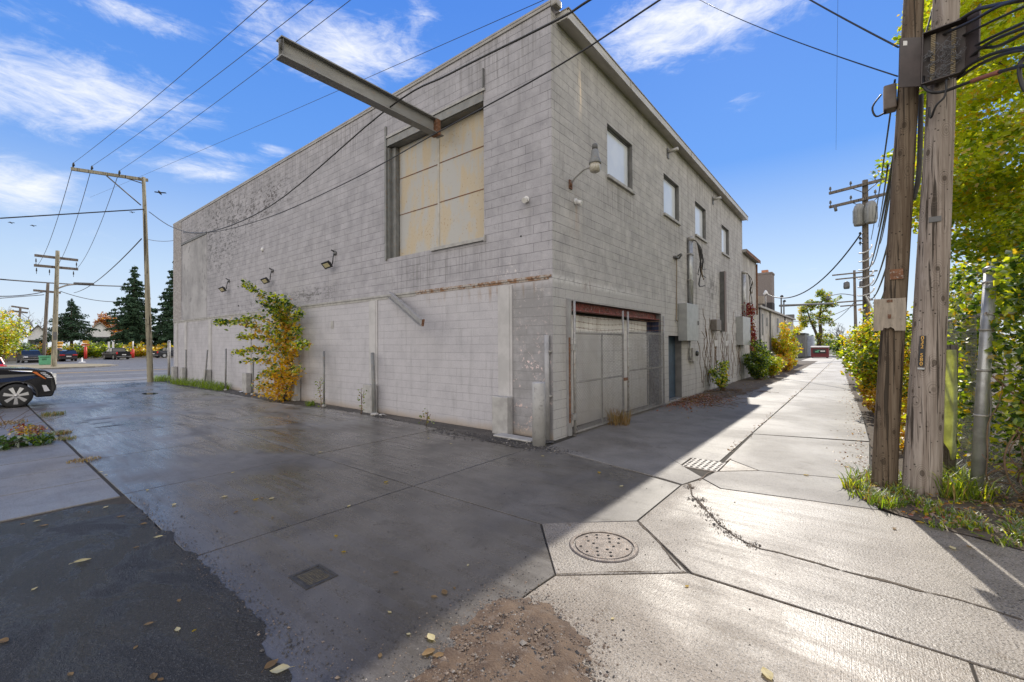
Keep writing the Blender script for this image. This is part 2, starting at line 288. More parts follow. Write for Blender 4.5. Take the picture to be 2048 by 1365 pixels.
def asphaltmat(name, c, c2, wet, bump, lo=0.40, hi=0.62):
    m, nt = newmat(name)
    p = POS(nt)
    g = NOISE(nt, p, 38, 5, 0.75); g2 = NOISE(nt, p, 110, 3, 0.6); mid = NOISE(nt, p, 1.2, 6, 0.6, 0.4)
    col = MIX(nt, STEP(nt, mid, 0.35, 0.7), c, c2)
    col = MIX(nt, M_(nt, 'MULTIPLY', STEP(nt, g2, 0.56, 0.64), 0.6), col, (0.15, 0.145, 0.14))
    col = MIX(nt, M_(nt, 'MULTIPLY', STEP(nt, g, 0.48, 0.40), 0.7), col, (0.008, 0.008, 0.008))
    w = M_(nt, 'MULTIPLY', STEP(nt, NOISE(nt, SCL(nt, p, (1.0, 1.7, 1)), 0.8, 7, 0.65, 0.5), lo, hi), wet)
    rough = M_(nt, 'SUBTRACT', 0.60, M_(nt, 'MULTIPLY', w, 0.42), clamp=True)
    h = M_(nt, 'ADD', M_(nt, 'MULTIPLY', g, 0.8), M_(nt, 'MULTIPLY', g2, 0.4))
    out(nt, PB(nt, col, rough, 0, BUMP(nt, h, bump, 0.022), 0.4)); return m
asph_wet = asphaltmat('asphalt_wet', (0.016, 0.016, 0.017), (0.028, 0.027, 0.026), 1.0, 1.0, 0.42, 0.54)
asph_road = asphaltmat('asphalt_road', (0.17, 0.16, 0.15), (0.13, 0.125, 0.12), 0.25, 0.3)
asph_dirt = asphaltmat('asphalt_edge', (0.055, 0.05, 0.046), (0.09, 0.08, 0.07), 0.5, 0.8)
gravel_m = gm('brown_grit', (0.080, 0.046, 0.025), (0.140, 0.088, 0.050), 5.0, 0.75, 1.0, 60, lo=0.38, hi=0.62, c3=(0.15, 0.11, 0.08))
dirt_m = gm('damp_soil', (0.08, 0.06, 0.042), (0.13, 0.10, 0.07), 4.0, 0.9, 0.8, 70)
lawn_m = gm('lawn_soil', (0.06, 0.075, 0.025), (0.10, 0.10, 0.04), 2.0, 0.95, 0.6, 40)
plot_m = gm('dry_plot', (0.30, 0.25, 0.16), (0.22, 0.19, 0.12), 2.0, 0.95, 0.4, 30)
stone_d = gm('pebble_dark', (0.035, 0.032, 0.03), (0.07, 0.062, 0.055), 30, 0.55)
stone_b = gm('pebble_brown', (0.18, 0.13, 0.09), (0.26, 0.20, 0.15), 30, 0.7)
stone_l = gm('pebble_pale', (0.24, 0.215, 0.18), (0.32, 0.285, 0.245), 30, 0.7)
puddle_m = gm('still_water', (0.02, 0.02, 0.02), None, 4, 0.03, rvar=0.0)
iron_m = gm('cast_iron', (0.20, 0.17, 0.148), (0.12, 0.10, 0.086), 14, 0.5, 0.6, 90, 0.35, c3=(0.21, 0.145, 0.10))
iron_d = gm('dark_iron', (0.055, 0.05, 0.043), (0.10, 0.088, 0.07), 18, 0.5, 0.6, 70, 0.4)
hole_m = gm('drain_dark', (0.006, 0.006, 0.006), None, rough=0.9)
steel_gray = gm('painted_steel_gray', (0.20, 0.205, 0.20), (0.15, 0.153, 0.15), 5, 0.5, 0.1, 40, c3=(0.23, 0.17, 0.12))
steel_pale = gm('painted_steel_pale', (0.34, 0.335, 0.335), (0.27, 0.265, 0.265), 4, 0.55, 0.1, 40)
steel_dk = gm('painted_steel_dark', (0.13, 0.13, 0.13), (0.09, 0.09, 0.09), 4, 0.55)
beam_m = gm('hoist_paint', (0.25, 0.25, 0.24), (0.20, 0.20, 0.193), 4, 0.5, 0.15, 30, stretch=(1, 0.5, 2), c3=(0.24, 0.205, 0.17))
galv = gm('galvanised', (0.46, 0.47, 0.47), (0.33, 0.335, 0.335), 7, 0.42, 0.1, 60, 0.55)
galv_d = gm('galvanised_dull', (0.42, 0.41, 0.395), (0.31, 0.30, 0.285), 9, 0.55, 0.1, 60, 0.3, c3=(0.22, 0.14, 0.09))
rust = gm('rusted_steel', (0.22, 0.10, 0.05), (0.12, 0.055, 0.03), 9, 0.85, 0.5, 70, c3=(0.34, 0.30, 0.26))
rust_l = gm('rust_scaled_ledge', (0.40, 0.365, 0.335), (0.26, 0.145, 0.08), 4.5, 0.8, 0.5, 60, lo=0.44, hi=0.58, c3=(0.13, 0.068, 0.038))
red_lint = gm('red_lintel', (0.24, 0.035, 0.022), (0.10, 0.025, 0.018), 8, 0.65, 0.2, 50, c3=(0.32, 0.30, 0.28))
fascia_m = gm('fascia_metal', (0.50, 0.485, 0.46), (0.38, 0.365, 0.34), 2.5, 0.5, 0.1, 30, stretch=(1, 0.4, 3))
coping_m = gm('coping_metal', (0.34, 0.32, 0.30), (0.25, 0.235, 0.22), 2.5, 0.5)
trim_m = gm('weathered_trim', (0.40, 0.39, 0.37), (0.30, 0.29, 0.28), 5, 0.7, 0.2, 40)
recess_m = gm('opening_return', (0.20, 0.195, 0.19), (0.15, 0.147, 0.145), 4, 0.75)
black_m = gm('black_paint', (0.02, 0.02, 0.021), None, rough=0.45)
rubber_m = gm('rubber', (0.018, 0.018, 0.018), (0.03, 0.03, 0.03), 30, 0.75)
cable_m = gm('cable_sheath', (0.022, 0.021, 0.021), None, rough=0.5)
cable_w = gm('cable_white', (0.62, 0.61, 0.58), None, rough=0.45)
cable_t = gm('cable_tan', (0.20, 0.15, 0.09), None, rough=0.6)
white_p = gm('white_plastic', (0.72, 0.71, 0.69), (0.62, 0.61, 0.59), 10, 0.4)
orange_d = gm('orange_duct', (0.28, 0.10, 0.06), None, rough=0.6)
pane_m = gm('whitened_pane', (0.62, 0.66, 0.72), (0.70, 0.73, 0.77), 1.1, 0.14, rvar=0.02, spec=0.6)
blue_m = gm('dark_blue_paint', (0.022, 0.030, 0.075), (0.03, 0.04, 0.09), 4, 0.5)
blue_d = gm('faded_blue_door', (0.05, 0.085, 0.13), (0.035, 0.06, 0.095), 4, 0.55)
brick_m = gm('brown_brick', (0.17, 0.145, 0.135), (0.22, 0.19, 0.175), 9, 0.85, 0.3, 40, stretch=(1, 1, 3))
brickd_m = gm('dark_brick', (0.035, 0.032, 0.032), None, rough=0.9)
clay_m = gm('clay_pot', (0.50, 0.22, 0.12), (0.42, 0.18, 0.1), 6, 0.8)
annex_m = gm('flaking_render', (0.47, 0.455, 0.43), (0.30, 0.285, 0.27), 1.4, 0.85, 0.4, 30, stretch=(1, 1, 0.45), c3=(0.20, 0.19, 0.18))
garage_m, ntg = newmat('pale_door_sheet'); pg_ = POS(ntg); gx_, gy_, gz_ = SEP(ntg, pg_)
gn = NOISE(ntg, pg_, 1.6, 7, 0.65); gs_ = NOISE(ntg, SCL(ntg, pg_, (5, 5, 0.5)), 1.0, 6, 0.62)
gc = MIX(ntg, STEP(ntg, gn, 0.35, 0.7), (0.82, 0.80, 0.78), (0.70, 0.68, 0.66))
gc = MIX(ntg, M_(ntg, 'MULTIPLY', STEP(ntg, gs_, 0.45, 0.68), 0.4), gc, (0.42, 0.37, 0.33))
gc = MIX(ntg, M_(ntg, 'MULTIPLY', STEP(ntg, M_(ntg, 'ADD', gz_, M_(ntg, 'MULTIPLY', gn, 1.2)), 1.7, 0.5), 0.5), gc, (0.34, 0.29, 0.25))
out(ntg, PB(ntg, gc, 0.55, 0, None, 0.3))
ply_m = gm('grey_plywood', (0.36, 0.305, 0.245), (0.27, 0.23, 0.185), 7, 0.85, 0.35, 40, stretch=(3, 3, 0.5), c3=(0.2, 0.165, 0.13))
wheel_metal = gm('wheel_alloy', (0.50, 0.50, 0.51), None, rough=0.28, metal=1.0)
chrome = gm('bright_metal', (0.75, 0.76, 0.78), None, rough=0.18, metal=1.0)
glass_d = gm('tinted_glass', (0.012, 0.014, 0.016), None, rough=0.05, rvar=0.0, spec=0.8)
lamp_w = gm('lamp_lens', (0.70, 0.70, 0.72), None, rough=0.15)
lamp_r = gm('tail_lamp_red', (0.55, 0.015, 0.015), None, rough=0.2)
amber_m = gm('amber_lens', (0.65, 0.16, 0.03), None, rough=0.2)
led_m = gm('lamp_diffuser', (0.62, 0.55, 0.33), (0.5, 0.44, 0.26), 30, 0.35)
green_p = gm('cabinet_green', (0.10, 0.36, 0.20), (0.085, 0.30, 0.17), 5, 0.5)
maroon = gm('maroon_paint', (0.16, 0.025, 0.03), (0.12, 0.022, 0.026), 4, 0.55)
red_post = gm('red_post_paint', (0.50, 0.03, 0.02), None, rough=0.5)
yellow_s = gm('sign_yellow', (0.85, 0.42, 0.02), None, rough=0.5)
blue_s = gm('sign_blue', (0.03, 0.06, 0.30), None, rough=0.5)
paint_w = gm('road_paint_white', (0.62, 0.61, 0.57), (0.40, 0.39, 0.36), 5, 0.7)
paint_y = gm('road_paint_yellow', (0.60, 0.36, 0.06), (0.42, 0.28, 0.08), 5, 0.7)
tag_y = gm('tag_yellow', (0.75, 0.42, 0.08), None, rough=0.5)
siding_w = gm('white_siding', (0.68, 0.68, 0.69), (0.60, 0.60, 0.62), 3, 0.7)
siding_b = gm('beige_siding', (0.48, 0.40, 0.31), (0.42, 0.35, 0.28), 3, 0.7)
roof_m = gm('grey_shingle', (0.20, 0.18, 0.165), (0.14, 0.13, 0.12), 5, 0.9)
roof_b = gm('tan_shingle', (0.36, 0.30, 0.25), (0.28, 0.23, 0.19), 5, 0.9)
cmetal = gm('ribbed_blue_grey', (0.50, 0.56, 0.66), (0.40, 0.45, 0.54), 3, 0.5)
bark = gm('tree_bark', (0.085, 0.066, 0.05), (0.05, 0.04, 0.032), 12, 0.9, 0.8, 40, stretch=(1, 1, 0.3))
bark_g = gm('grey_bark', (0.15, 0.125, 0.10), (0.10, 0.083, 0.068), 12, 0.9, 0.5, 40)
stem_m = gm('dry_stem', (0.17, 0.105, 0.06), (0.11, 0.07, 0.042), 14, 0.85)
def carpaint(name, c, rough=0.22, spec=0.5):
    m, nt = newmat(name); out(nt, PB(nt, c, rough, 0.0, None, spec, **{'Coat Weight': 0.35 if spec > 0.3 else 0.0, 'Coat Roughness': 0.05})); return m
car_black = carpaint('car_black', (0.008, 0.0085, 0.010)); car_dull = carpaint('car_black_dusty', (0.012, 0.012, 0.013), 0.4, 0.15); car_gray = carpaint('car_charcoal', (0.035, 0.037, 0.042), 0.4, 0.15)
car_plum = carpaint('car_plum', (0.030, 0.024, 0.030), 0.4, 0.15); car_red = carpaint('car_red', (0.45, 0.015, 0.03)); car_white = carpaint('car_white', (0.7, 0.7, 0.7))
def doormat():
    m, nt = newmat('loft_door_sheet')
    p = POS(nt); x, y, z = SEP(nt, p)
    a = NOISE(nt, p, 1.3, 7, 0.62, 0.5); b = NOISE(nt, SCL(nt, p, (4, 4, 0.7)), 1.0, 6, 0.6); c = NOISE(nt, p, 16, 5, 0.7)
    col = MIX(nt, STEP(nt, M_(nt, 'ADD', M_(nt, 'MULTIPLY', a, 0.5), M_(nt, 'MULTIPLY', b, 0.5)), 0.44, 0.54), (0.43, 0.42, 0.40), (0.48, 0.41, 0.305))
    col = MIX(nt, M_(nt, 'MULTIPLY', STEP(nt, b, 0.5, 0.7), 0.35), col, (0.50, 0.38, 0.23))
    col = MIX(nt, M_(nt, 'MULTIPLY', STEP(nt, M_(nt, 'ADD', c, M_(nt, 'MULTIPLY', a, 0.25)), 0.73, 0.79), 0.7), col, (0.30, 0.175, 0.09))
    out(nt, PB(nt, col, 0.6, 0, BUMP(nt, a, 0.15, 0.02), 0.35)); return m
loft_m = doormat()
def woodmat(name, cA, cB, cDark):
    m, nt = newmat(name)
    p = POS(nt)
    g = NOISE(nt, SCL(nt, p, (26, 26, 0.9)), 1.0, 6, 0.62, 0.7); g2 = NOISE(nt, SCL(nt, p, (80, 80, 2.2)), 1.0, 4, 0.6)
    big = NOISE(nt, SCL(nt, p, (3, 3, 0.8)), 1.0, 5, 0.6)
    col = MIX(nt, STEP(nt, g, 0.34, 0.66), cA, cB)
    col = MIX(nt, M_(nt, 'MULTIPLY', STEP(nt, big, 0.45, 0.7), 0.45), col, cDark)
    crack = M_(nt, 'MAXIMUM', STEP(nt, NOISE(nt, SCL(nt, p, (34, 34, 0.55)), 1.0, 3, 0.5, 0.4), 0.61, 0.66), STEP(nt, NOISE(nt, SCL(nt, p, (11, 11, 0.30)), 1.0, 4, 0.5, 0.3), 0.62, 0.645))
    col = MIX(nt, M_(nt, 'MULTIPLY', crack, 0.85), col, (0.03, 0.024, 0.018))
    vo = N(nt, 'ShaderNodeTexVoronoi', {'Vector': SCL(nt, p, (1, 1, 0.6)), 'Scale': 5.0}).outputs['Distance']
    knot = STEP(nt, M_(nt, 'ADD', vo, M_(nt, 'MULTIPLY', g, 0.05)), 0.20, 0.13)
    ringy = M_(nt, 'SINE', M_(nt, 'MULTIPLY', vo, 75.0))
    near = STEP(nt, vo, 0.50, 0.22)
    col = MIX(nt, M_(nt, 'MULTIPLY', M_(nt, 'MULTIPLY', near, STEP(nt, ringy, 0.1, 0.9)), 0.55), col, cDark)
    col = MIX(nt, M_(nt, 'MULTIPLY', knot, 0.7), col, (0.05, 0.036, 0.025))
    vo2 = N(nt, 'ShaderNodeTexVoronoi', {'Vector': p, 'Scale': 13.0}).outputs['Distance']
    col = MIX(nt, M_(nt, 'MULTIPLY', STEP(nt, vo2, 0.17, 0.10), 0.85), col, (0.03, 0.022, 0.016))
    h = M_(nt, 'SUBTRACT', M_(nt, 'ADD', g, M_(nt, 'MULTIPLY', g2, 0.5)), M_(nt, 'MULTIPLY', crack, 1.6))
    out(nt, PB(nt, col, 0.85, 0, BUMP(nt, h, 0.8, 0.012), 0.2)); return m
pole_brown = woodmat('pole_wood_brown', (0.115, 0.082, 0.056), (0.20, 0.155, 0.112), (0.065, 0.046, 0.031))
pole_gray = woodmat('pole_wood_grey', (0.22, 0.178, 0.148), (0.36, 0.31, 0.27), (0.125, 0.10, 0.08))
pole_tan = woodmat('pole_wood_tan', (0.27, 0.245, 0.175), (0.36, 0.33, 0.25), (0.19, 0.165, 0.115))
pole_far = woodmat('pole_wood_dark', (0.16, 0.135, 0.115), (0.22, 0.19, 0.165), (0.10, 0.085, 0.07))

L_green = leafmat('leaf_green', (0.14, 0.22, 0.024), (0.19, 0.27, 0.032), 0.6)
L_dark = leafmat('leaf_dark_green', (0.038, 0.080, 0.018), (0.055, 0.105, 0.025), 0.4)
L_lime = leafmat('leaf_lime', (0.34, 0.41, 0.030), (0.46, 0.48, 0.036), 0.64)
L_yel = leafmat('leaf_yellow', (0.48, 0.33, 0.03), (0.56, 0.39, 0.04), 0.55)
L_ora = leafmat('leaf_orange', (0.42, 0.19, 0.025), (0.46, 0.25, 0.03), 0.45)
L_rust = leafmat('leaf_russet', (0.22, 0.075, 0.03), (0.28, 0.11, 0.05), 0.35)
L_red = leafmat('leaf_crimson', (0.20, 0.02, 0.028), (0.13, 0.015, 0.02), 0.4)
L_dry = leafmat('leaf_dry', (0.30, 0.20, 0.10), (0.22, 0.14, 0.07), 0.3)
L_pale = leafmat('leaf_pale', (0.62, 0.55, 0.34), (0.55, 0.45, 0.22), 0.25)
L_need = gm('needle_blue_green', (0.045, 0.088, 0.055), (0.068, 0.112, 0.062), 2.0, 0.9, spec=0.1)
L_need2 = gm('needle_dark', (0.028, 0.058, 0.034), (0.042, 0.074, 0.042), 2.0, 0.9, spec=0.1)
L_grass = leafmat('grass_blade', (0.10, 0.16, 0.03), (0.14, 0.18, 0.04), 0.45)
L_straw = leafmat('grass_straw', (0.24, 0.18, 0.07), (0.30, 0.22, 0.10), 0.35)
poly_m = leafmat('green_plastic_film', (0.34, 0.37, 0.25), (0.46, 0.50, 0.36), 0.55)

# ------------------------------------------------------------------ building blocks
def link(o): COL.objects.link(o); return o
ORG = {}
def org_of(o):
    while o is not None:
        if o.name in ORG: return ORG[o.name]
        o = o.parent
    return Vector((0, 0, 0))
def tag(o, label=None, cat=None, group=None, kind=None):
    if label: o['label'] = label
    if cat: o['category'] = cat
    if group: o['group'] = group
    if kind: o['kind'] = kind
    return o
def thing(name, label, cat, loc=(0, 0, 0), group=None):
    o = bpy.data.objects.new(name, None); link(o); o.location = loc; o.empty_display_size = 0.1
    ORG[o.name] = Vector(loc); return tag(o, label, cat, group)
def mesh_obj(name, verts, faces, mats, mi=None, smooth=None, parent=None, origin=None):
    org = org_of(parent) if parent is not None else Vector(origin if origin is not None else (0, 0, 0))
    v = np.asarray(verts, dtype=np.float64).reshape(-1, 3) - np.array(org)
    me = bpy.data.meshes.new(name); me.from_pydata(v.tolist(), [], faces)
    mats = mats if isinstance(mats, (list, tuple)) else [mats]
    for m in mats: me.materials.append(m)
    if mi is not None and len(mats) > 1: me.polygons.foreach_set('material_index', np.asarray(mi, dtype=np.int32))
    if smooth is not None: me.polygons.foreach_set('use_smooth', np.asarray(smooth, dtype=bool))
    me.update()
    o = bpy.data.objects.new(name, me); link(o)
    if parent is not None: o.parent = parent
    else: o.location = org; ORG[o.name] = org
    return o
class MB:
    def __init__(s): s.v = []; s.f = []; s.m = []; s.s = []; s.mi = 0
    def add(s, vs, fs, smooth=False):
        b = len(s.v); s.v += [tuple(v) for v in vs]
        for f in fs: s.f.append([b + i for i in f]); s.m.append(s.mi); s.s.append(smooth)
        return s
    def box(s, x0, x1, y0, y1, z0, z1):
        x0, x1 = min(x0, x1), max(x0, x1); y0, y1 = min(y0, y1), max(y0, y1); z0, z1 = min(z0, z1), max(z0, z1)
        return s.add([(x0, y0, z0), (x1, y0, z0), (x1, y1, z0), (x0, y1, z0), (x0, y0, z1), (x1, y0, z1), (x1, y1, z1), (x0, y1, z1)],
                     [(3, 2, 1, 0), (4, 5, 6, 7), (0, 1, 5, 4), (1, 2, 6, 5), (2, 3, 7, 6), (3, 0, 4, 7)])
    def obox(s, c, ax, ay, az):                      # oriented box: centre and three half-axis vectors
        c, ax, ay, az = map(Vector, (c, ax, ay, az))
        vs = [c + sx * ax + sy * ay + sz * az for sz in (-1, 1) for sx, sy in ((-1, -1), (1, -1), (1, 1), (-1, 1))]
        return s.add(vs, [(3, 2, 1, 0), (4, 5, 6, 7), (0, 1, 5, 4), (1, 2, 6, 5), (2, 3, 7, 6), (3, 0, 4, 7)])
    def bar(s, a, b, w, h, up=(0, 0, 1)):            # rectangular bar from a to b
        a, b = Vector(a), Vector(b); d = (b - a)
        side = d.cross(Vector(up))
        if side.length < 1e-6: side = d.cross(Vector((0, 1, 0)))
        side.normalize(); u = side.cross(d).normalized()
        return s.obox((a + b) / 2, d / 2, side * w / 2, u * h / 2)
    def tube(s, pts, r, n=8, cap=True):
        pts = [Vector(p) for p in pts]; rs = r if isinstance(r, (list, tuple)) else [r] * len(pts)
        vs = []; ref = None
        for i, p in enumerate(pts):
            d = (pts[min(i + 1, len(pts) - 1)] - pts[max(i - 1, 0)])
            d = d.normalized() if d.length > 1e-9 else Vector((0, 0, 1))
            if ref is None: ref = d.orthogonal().normalized()
            ref = (ref - d * ref.dot(d)); ref = ref.normalized() if ref.length > 1e-6 else d.orthogonal().normalized()
            bi = d.cross(ref)
            for k in range(n):
                a = 2 * math.pi * k / n; vs.append(p + (ref * math.cos(a) + bi * math.sin(a)) * rs[i])
        fs = [(i * n + k, i * n + (k + 1) % n, (i + 1) * n + (k + 1) % n, (i + 1) * n + k) for i in range(len(pts) - 1) for k in range(n)]
        s.add(vs, fs, True)
        if cap:
            b = len(s.v) - len(vs)
            s.f.append([b + k for k in range(n)][::-1]); s.f.append([b + (len(pts) - 1) * n + k for k in range(n)])
            s.m += [s.mi] * 2; s.s += [False] * 2
        return s
    def prism(s, poly, z0, z1, f=None):              # poly in 2-D, f maps (u, v, w) to the world
        f = f or (lambda u, v, w: (u, v, w)); n = len(poly)
        vs = [f(u, v, z0) for u, v in poly] + [f(u, v, z1) for u, v in poly]
        fs = [tuple(range(n))[::-1], tuple(range(n, 2 * n))] + [(i, (i + 1) % n, n + (i + 1) % n, n + i) for i in range(n)]
        return s.add(vs, fs)
    def lathe(s, c, prof, n=20, axis='z'):
        c = Vector(c); vs = []
        for (r, h) in prof:
            for k in range(n):
                a = 2 * math.pi * k / n; ca, sa = r * math.cos(a), r * math.sin(a)
                vs.append(c + (Vector((ca, sa, h)) if axis == 'z' else Vector((h, ca, sa)) if axis == 'x' else Vector((ca, h, sa))))
        m = len(prof)
        fs = [(i * n + k, i * n + (k + 1) % n, (i + 1) * n + (k + 1) % n, (i + 1) * n + k) for i in range(m - 1) for k in range(n)]
        s.add(vs, fs, True); b = len(s.v) - len(vs)
        s.f.append([b + k for k in range(n)][::-1]); s.f.append([b + (m - 1) * n + k for k in range(n)]); s.m += [s.mi] * 2; s.s += [False] * 2
        return s
    def quad(s, *p): return s.add(p, [tuple(range(len(p)))])
    def build(s, name, mats, parent=None, origin=None, bevel=0.0):
        o = mesh_obj(name, s.v, s.f, mats, s.m, s.s, parent, origin)
        if bevel:
            md = o.modifiers.new('bevel', 'BEVEL'); md.width = bevel; md.segments = 2; md.limit_method = 'ANGLE'; md.angle_limit = R(35)
        return o
def copy_tree(o, parent=None):
    c = o.copy(); link(c)
    if parent is not None: c.parent = parent
    for ch in [x for x in CHILD.get(o.name, [])]: copy_tree(ch, c)
    return c
CHILD = {}
def remember(root):                                  # children lists, taken once for each prototype
    for o in bpy.data.objects:
        if o.parent is not None: CHILD.setdefault(o.parent.name, [])
    CHILD.clear()
    for o in bpy.data.objects:
        if o.parent is not None: CHILD.setdefault(o.parent.name, []).append(o)
def text_part(name, body, size, mat, loc, right, up, parent=None, align='CENTER', depth=0.002, spacing=1.0):
    c = bpy.data.curves.new(name, 'FONT'); c.body = body; c.size = size; c.extrude = depth; c.align_x = align; c.align_y = 'CENTER'; c.space_line = spacing
    t = bpy.data.objects.new(name, c); link(t)
    bpy.context.view_layer.update()
    me = bpy.data.meshes.new_from_object(t.evaluated_get(bpy.context.evaluated_depsgraph_get()))
    bpy.data.objects.remove(t)
    rt, u = Vector(right).normalized(), Vector(up).normalized(); nn = rt.cross(u)
    vs = [Vector(loc) + rt * v.co.x + u * v.co.y + nn * v.co.z for v in me.vertices]; fs = [list(p.vertices) for p in me.polygons]
    bpy.data.meshes.remove(me)
    return mesh_obj(name, [tuple(v) for v in vs], fs, mat, parent=parent)
def leaves(name, P, size, mats, pick=None, parent=None, origin=None, up=0.35, aspect=0.6, jitter=0.35):
    """one small folded blade per point: four corners each"""
    P = np.asarray(P, dtype=np.float64); n = len(P)
    nrm = RNG.normal(size=(n, 3)); nrm[:, 2] = np.abs(nrm[:, 2]) + up; nrm /= np.linalg.norm(nrm, axis=1, keepdims=True)
    t = RNG.normal(size=(n, 3)); t -= nrm * (t * nrm).sum(1, keepdims=True); t /= np.linalg.norm(t, axis=1, keepdims=True)
    b = np.cross(nrm, t); sz = np.asarray(size) * (1 + jitter * RNG.uniform(-1, 1, n)); sz = sz[:, None]
    V = np.empty((n, 4, 3)); V[:, 0] = P - t * sz * 0.5; V[:, 1] = P + b * sz * aspect * 0.5 + nrm * sz * 0.08; V[:, 2] = P + t * sz * 0.5; V[:, 3] = P - b * sz * aspect * 0.5 + nrm * sz * 0.08
    F = np.arange(n * 4).reshape(n, 4).tolist()
    if pick is None: pick = RNG.integers(0, len(mats), n)
    return mesh_obj(name, V.reshape(-1, 3), F, mats, pick, None, parent, origin)
def blades(mb, cx, cy, n, rad, h, spread=0.5, w=0.008, z=0.0):
    for _ in range(n):
        a = random.uniform(0, 6.283); r = rad * math.sqrt(random.random()); x, y = cx + r * math.cos(a), cy + r * math.sin(a)
        hh = h * random.uniform(0.5, 1.1); b = random.uniform(0, 6.283); ox, oy = math.cos(b) * spread * hh, math.sin(b) * spread * hh
        px, py = -math.sin(b) * w, math.cos(b) * w
        mb.mi = random.choice(mb.choices)
        mb.add([(x - px, y - py, z), (x + px, y + py, z), (x + ox * 0.4 + px * 0.8, y + oy * 0.4 + py * 0.8, z + hh * 0.65), (x + ox * 0.4 - px * 0.8, y + oy * 0.4 - py * 0.8, z + hh * 0.65),
                (x + ox, y + oy, z + hh * 0.92)], [(0, 1, 2, 3), (3, 2, 4)])

# ------------------------------------------------------------------ the setting: ground, slabs, road
def structure(o): o['kind'] = 'structure'; return o
def stuff(o, label=None): o['kind'] = 'stuff'; (label and o.__setitem__('label', label)); return o
g = MB(); g.quad((-900, -300, -0.10), (600, -300, -0.10), (600, 1200, -0.10), (-900, 1200, -0.10))
structure(g.build('ground', lawn_m))
g = MB(); g.quad((-34.5, -14, -0.016), (3.2, -14, -0.016), (3.2, 6.3, -0.016), (0.3, 7.0, -0.016), (0.3, 95, -0.016), (-5.7, 95, -0.016), (-5.7, 8.0, -0.016), (-34.5, 8.0, -0.016))
structure(g.build('pavement_base', gm('joint_dirt', (0.035, 0.028, 0.02), (0.06, 0.05, 0.036), 6, 0.9)))

def inset(poly, d):
    n = len(poly); res = []
    area = sum(poly[i][0] * poly[(i + 1) % n][1] - poly[(i + 1) % n][0] * poly[i][1] for i in range(n))
    if area < 0: poly = poly[::-1]
    for i in range(n):
        p0, p1, p2 = Vector(poly[i - 1]), Vector(poly[i]), Vector(poly[(i + 1) % n])
        a, b = (p1 - p0).normalized(), (p2 - p1).normalized()
        na, nb = Vector((-a.y, a.x)), Vector((-b.y, b.x)); m = na + nb
        res.append(p1 + m * (d / max(0.35, 1 + na.dot(nb))))
    return res
SL = MB()
def slab(poly, mi, dz=None, gap=0.0035):
    SL.mi = mi; q = inset([Vector(p) for p in poly], gap); z = random.uniform(-0.003, 0.002) if dz is None else dz
    if mi in (0, 4): q = inset(q, 0.009 if mi == 0 else 0.011)
    lip = inset(q, 0.004); n = len(q)
    vs = [(v.x, v.y, -0.06) for v in q] + [(v.x, v.y, z - 0.004) for v in q] + [(v.x, v.y, z) for v in lip]
    fs = [(i, (i + 1) % n, n + (i + 1) % n, n + i) for i in range(n)] + [(n + i, n + (i + 1) % n, 2 * n + (i + 1) % n, 2 * n + i) for i in range(n)] + [tuple(range(2 * n, 3 * n))]
    SL.add(vs, fs)
xs = [-5.07 - 2.93 * i for i in range(11)]
for i in range(10):                                   # the lot: three rows of slabs along the wall
    a, b = xs[i + 1], xs[i]
    slab([(a, 1.36), (b, 1.36), (b, 4.06), (a, 4.06)], 0); slab([(a, 4.06), (b, 4.06), (b, 6.95), (a, 6.95)], 0)
    slab([(a, 6.95), (b, 6.95), (b, 7.9), (a, 7.9)], 0)
slab([(-5.07, 1.36), (-5.07, -3.0), (-2.15, -3.0), (-2.13, 2.93), (-2.11, 3.27), (-2.42, 3.62), (-2.84, 4.09), (-5.07, 4.06)][::-1], 0)
slab([(-5.07, 4.06), (-2.84, 4.09), (-2.0, 4.84), (-2.0, 6.45), (-3.4, 6.84), (-4.87, 7.18), (-5.07, 7.2)], 0)
slab([(-4.87, 7.18), (-3.4, 6.84), (-2.31, 6.6), (-2.0, 6.5), (-1.86, 7.02), (-2.22, 7.40), (-2.82, 8.09), (-4.9, 8.56)], 1)
slab([(-5.6, 8.62), (-4.9, 8.50), (-2.82, 8.09), (-2.34, 7.54), (-2.34, 8.1), (-1.88, 8.16), (-1.88, 11.7), (-5.6, 11.2)], 1)
slab([(-5.6, 11.2), (-1.88, 11.7), (-1.885, 15.97), (-5.6, 14.6)], 1)
slab([(-2.84, 4.11), (-2.42, 3.62), (-2.11, 3.27), (-1.2, 4.03), (-2.0, 4.84)], 2)
for y0, y1, mi in ((14.6, 18.4, 1), (18.4, 23.0, 1), (23.0, 28.0, 1), (28.0, 34.0, 1), (34.0, 41.0, 1), (41.0, 50.0, 1), (50.0, 62.0, 1), (62.0, 94.0, 1)):
    yo = 1.3
    slab([(-5.0, y0), (-1.885 - max(0, y0 - 23) * 0.006, y0 + yo), (-1.885 - max(0, y1 - 23) * 0.006, y1 + yo), (-5.0, y1)], mi)
slab([(-2.0, 4.86), (-1.17, 4.05), (0.55, 4.02), (3.0, 4.0), (3.1, 6.2), (1.26, 6.46), (0.67, 6.72), (0.2, 6.95), (-1.52, 6.63), (-1.84, 6.95), (-2.0, 6.45)], 2)
slab([(-1.84, 6.97), (-1.52, 6.65), (0.2, 6.97), (0.14, 8.32), (-1.24, 7.93), (-1.74, 7.50), (-1.78, 7.42)], 1)
slab([(-1.80, 8.16), (-1.755, 8.40), (-1.24, 7.95), (0.14, 8.34), (0.2, 11.56), (-1.84, 11.05)], 1)
slab([(-1.755, 8.37), (-1.745, 7.52), (-1.25, 7.94)], 3)
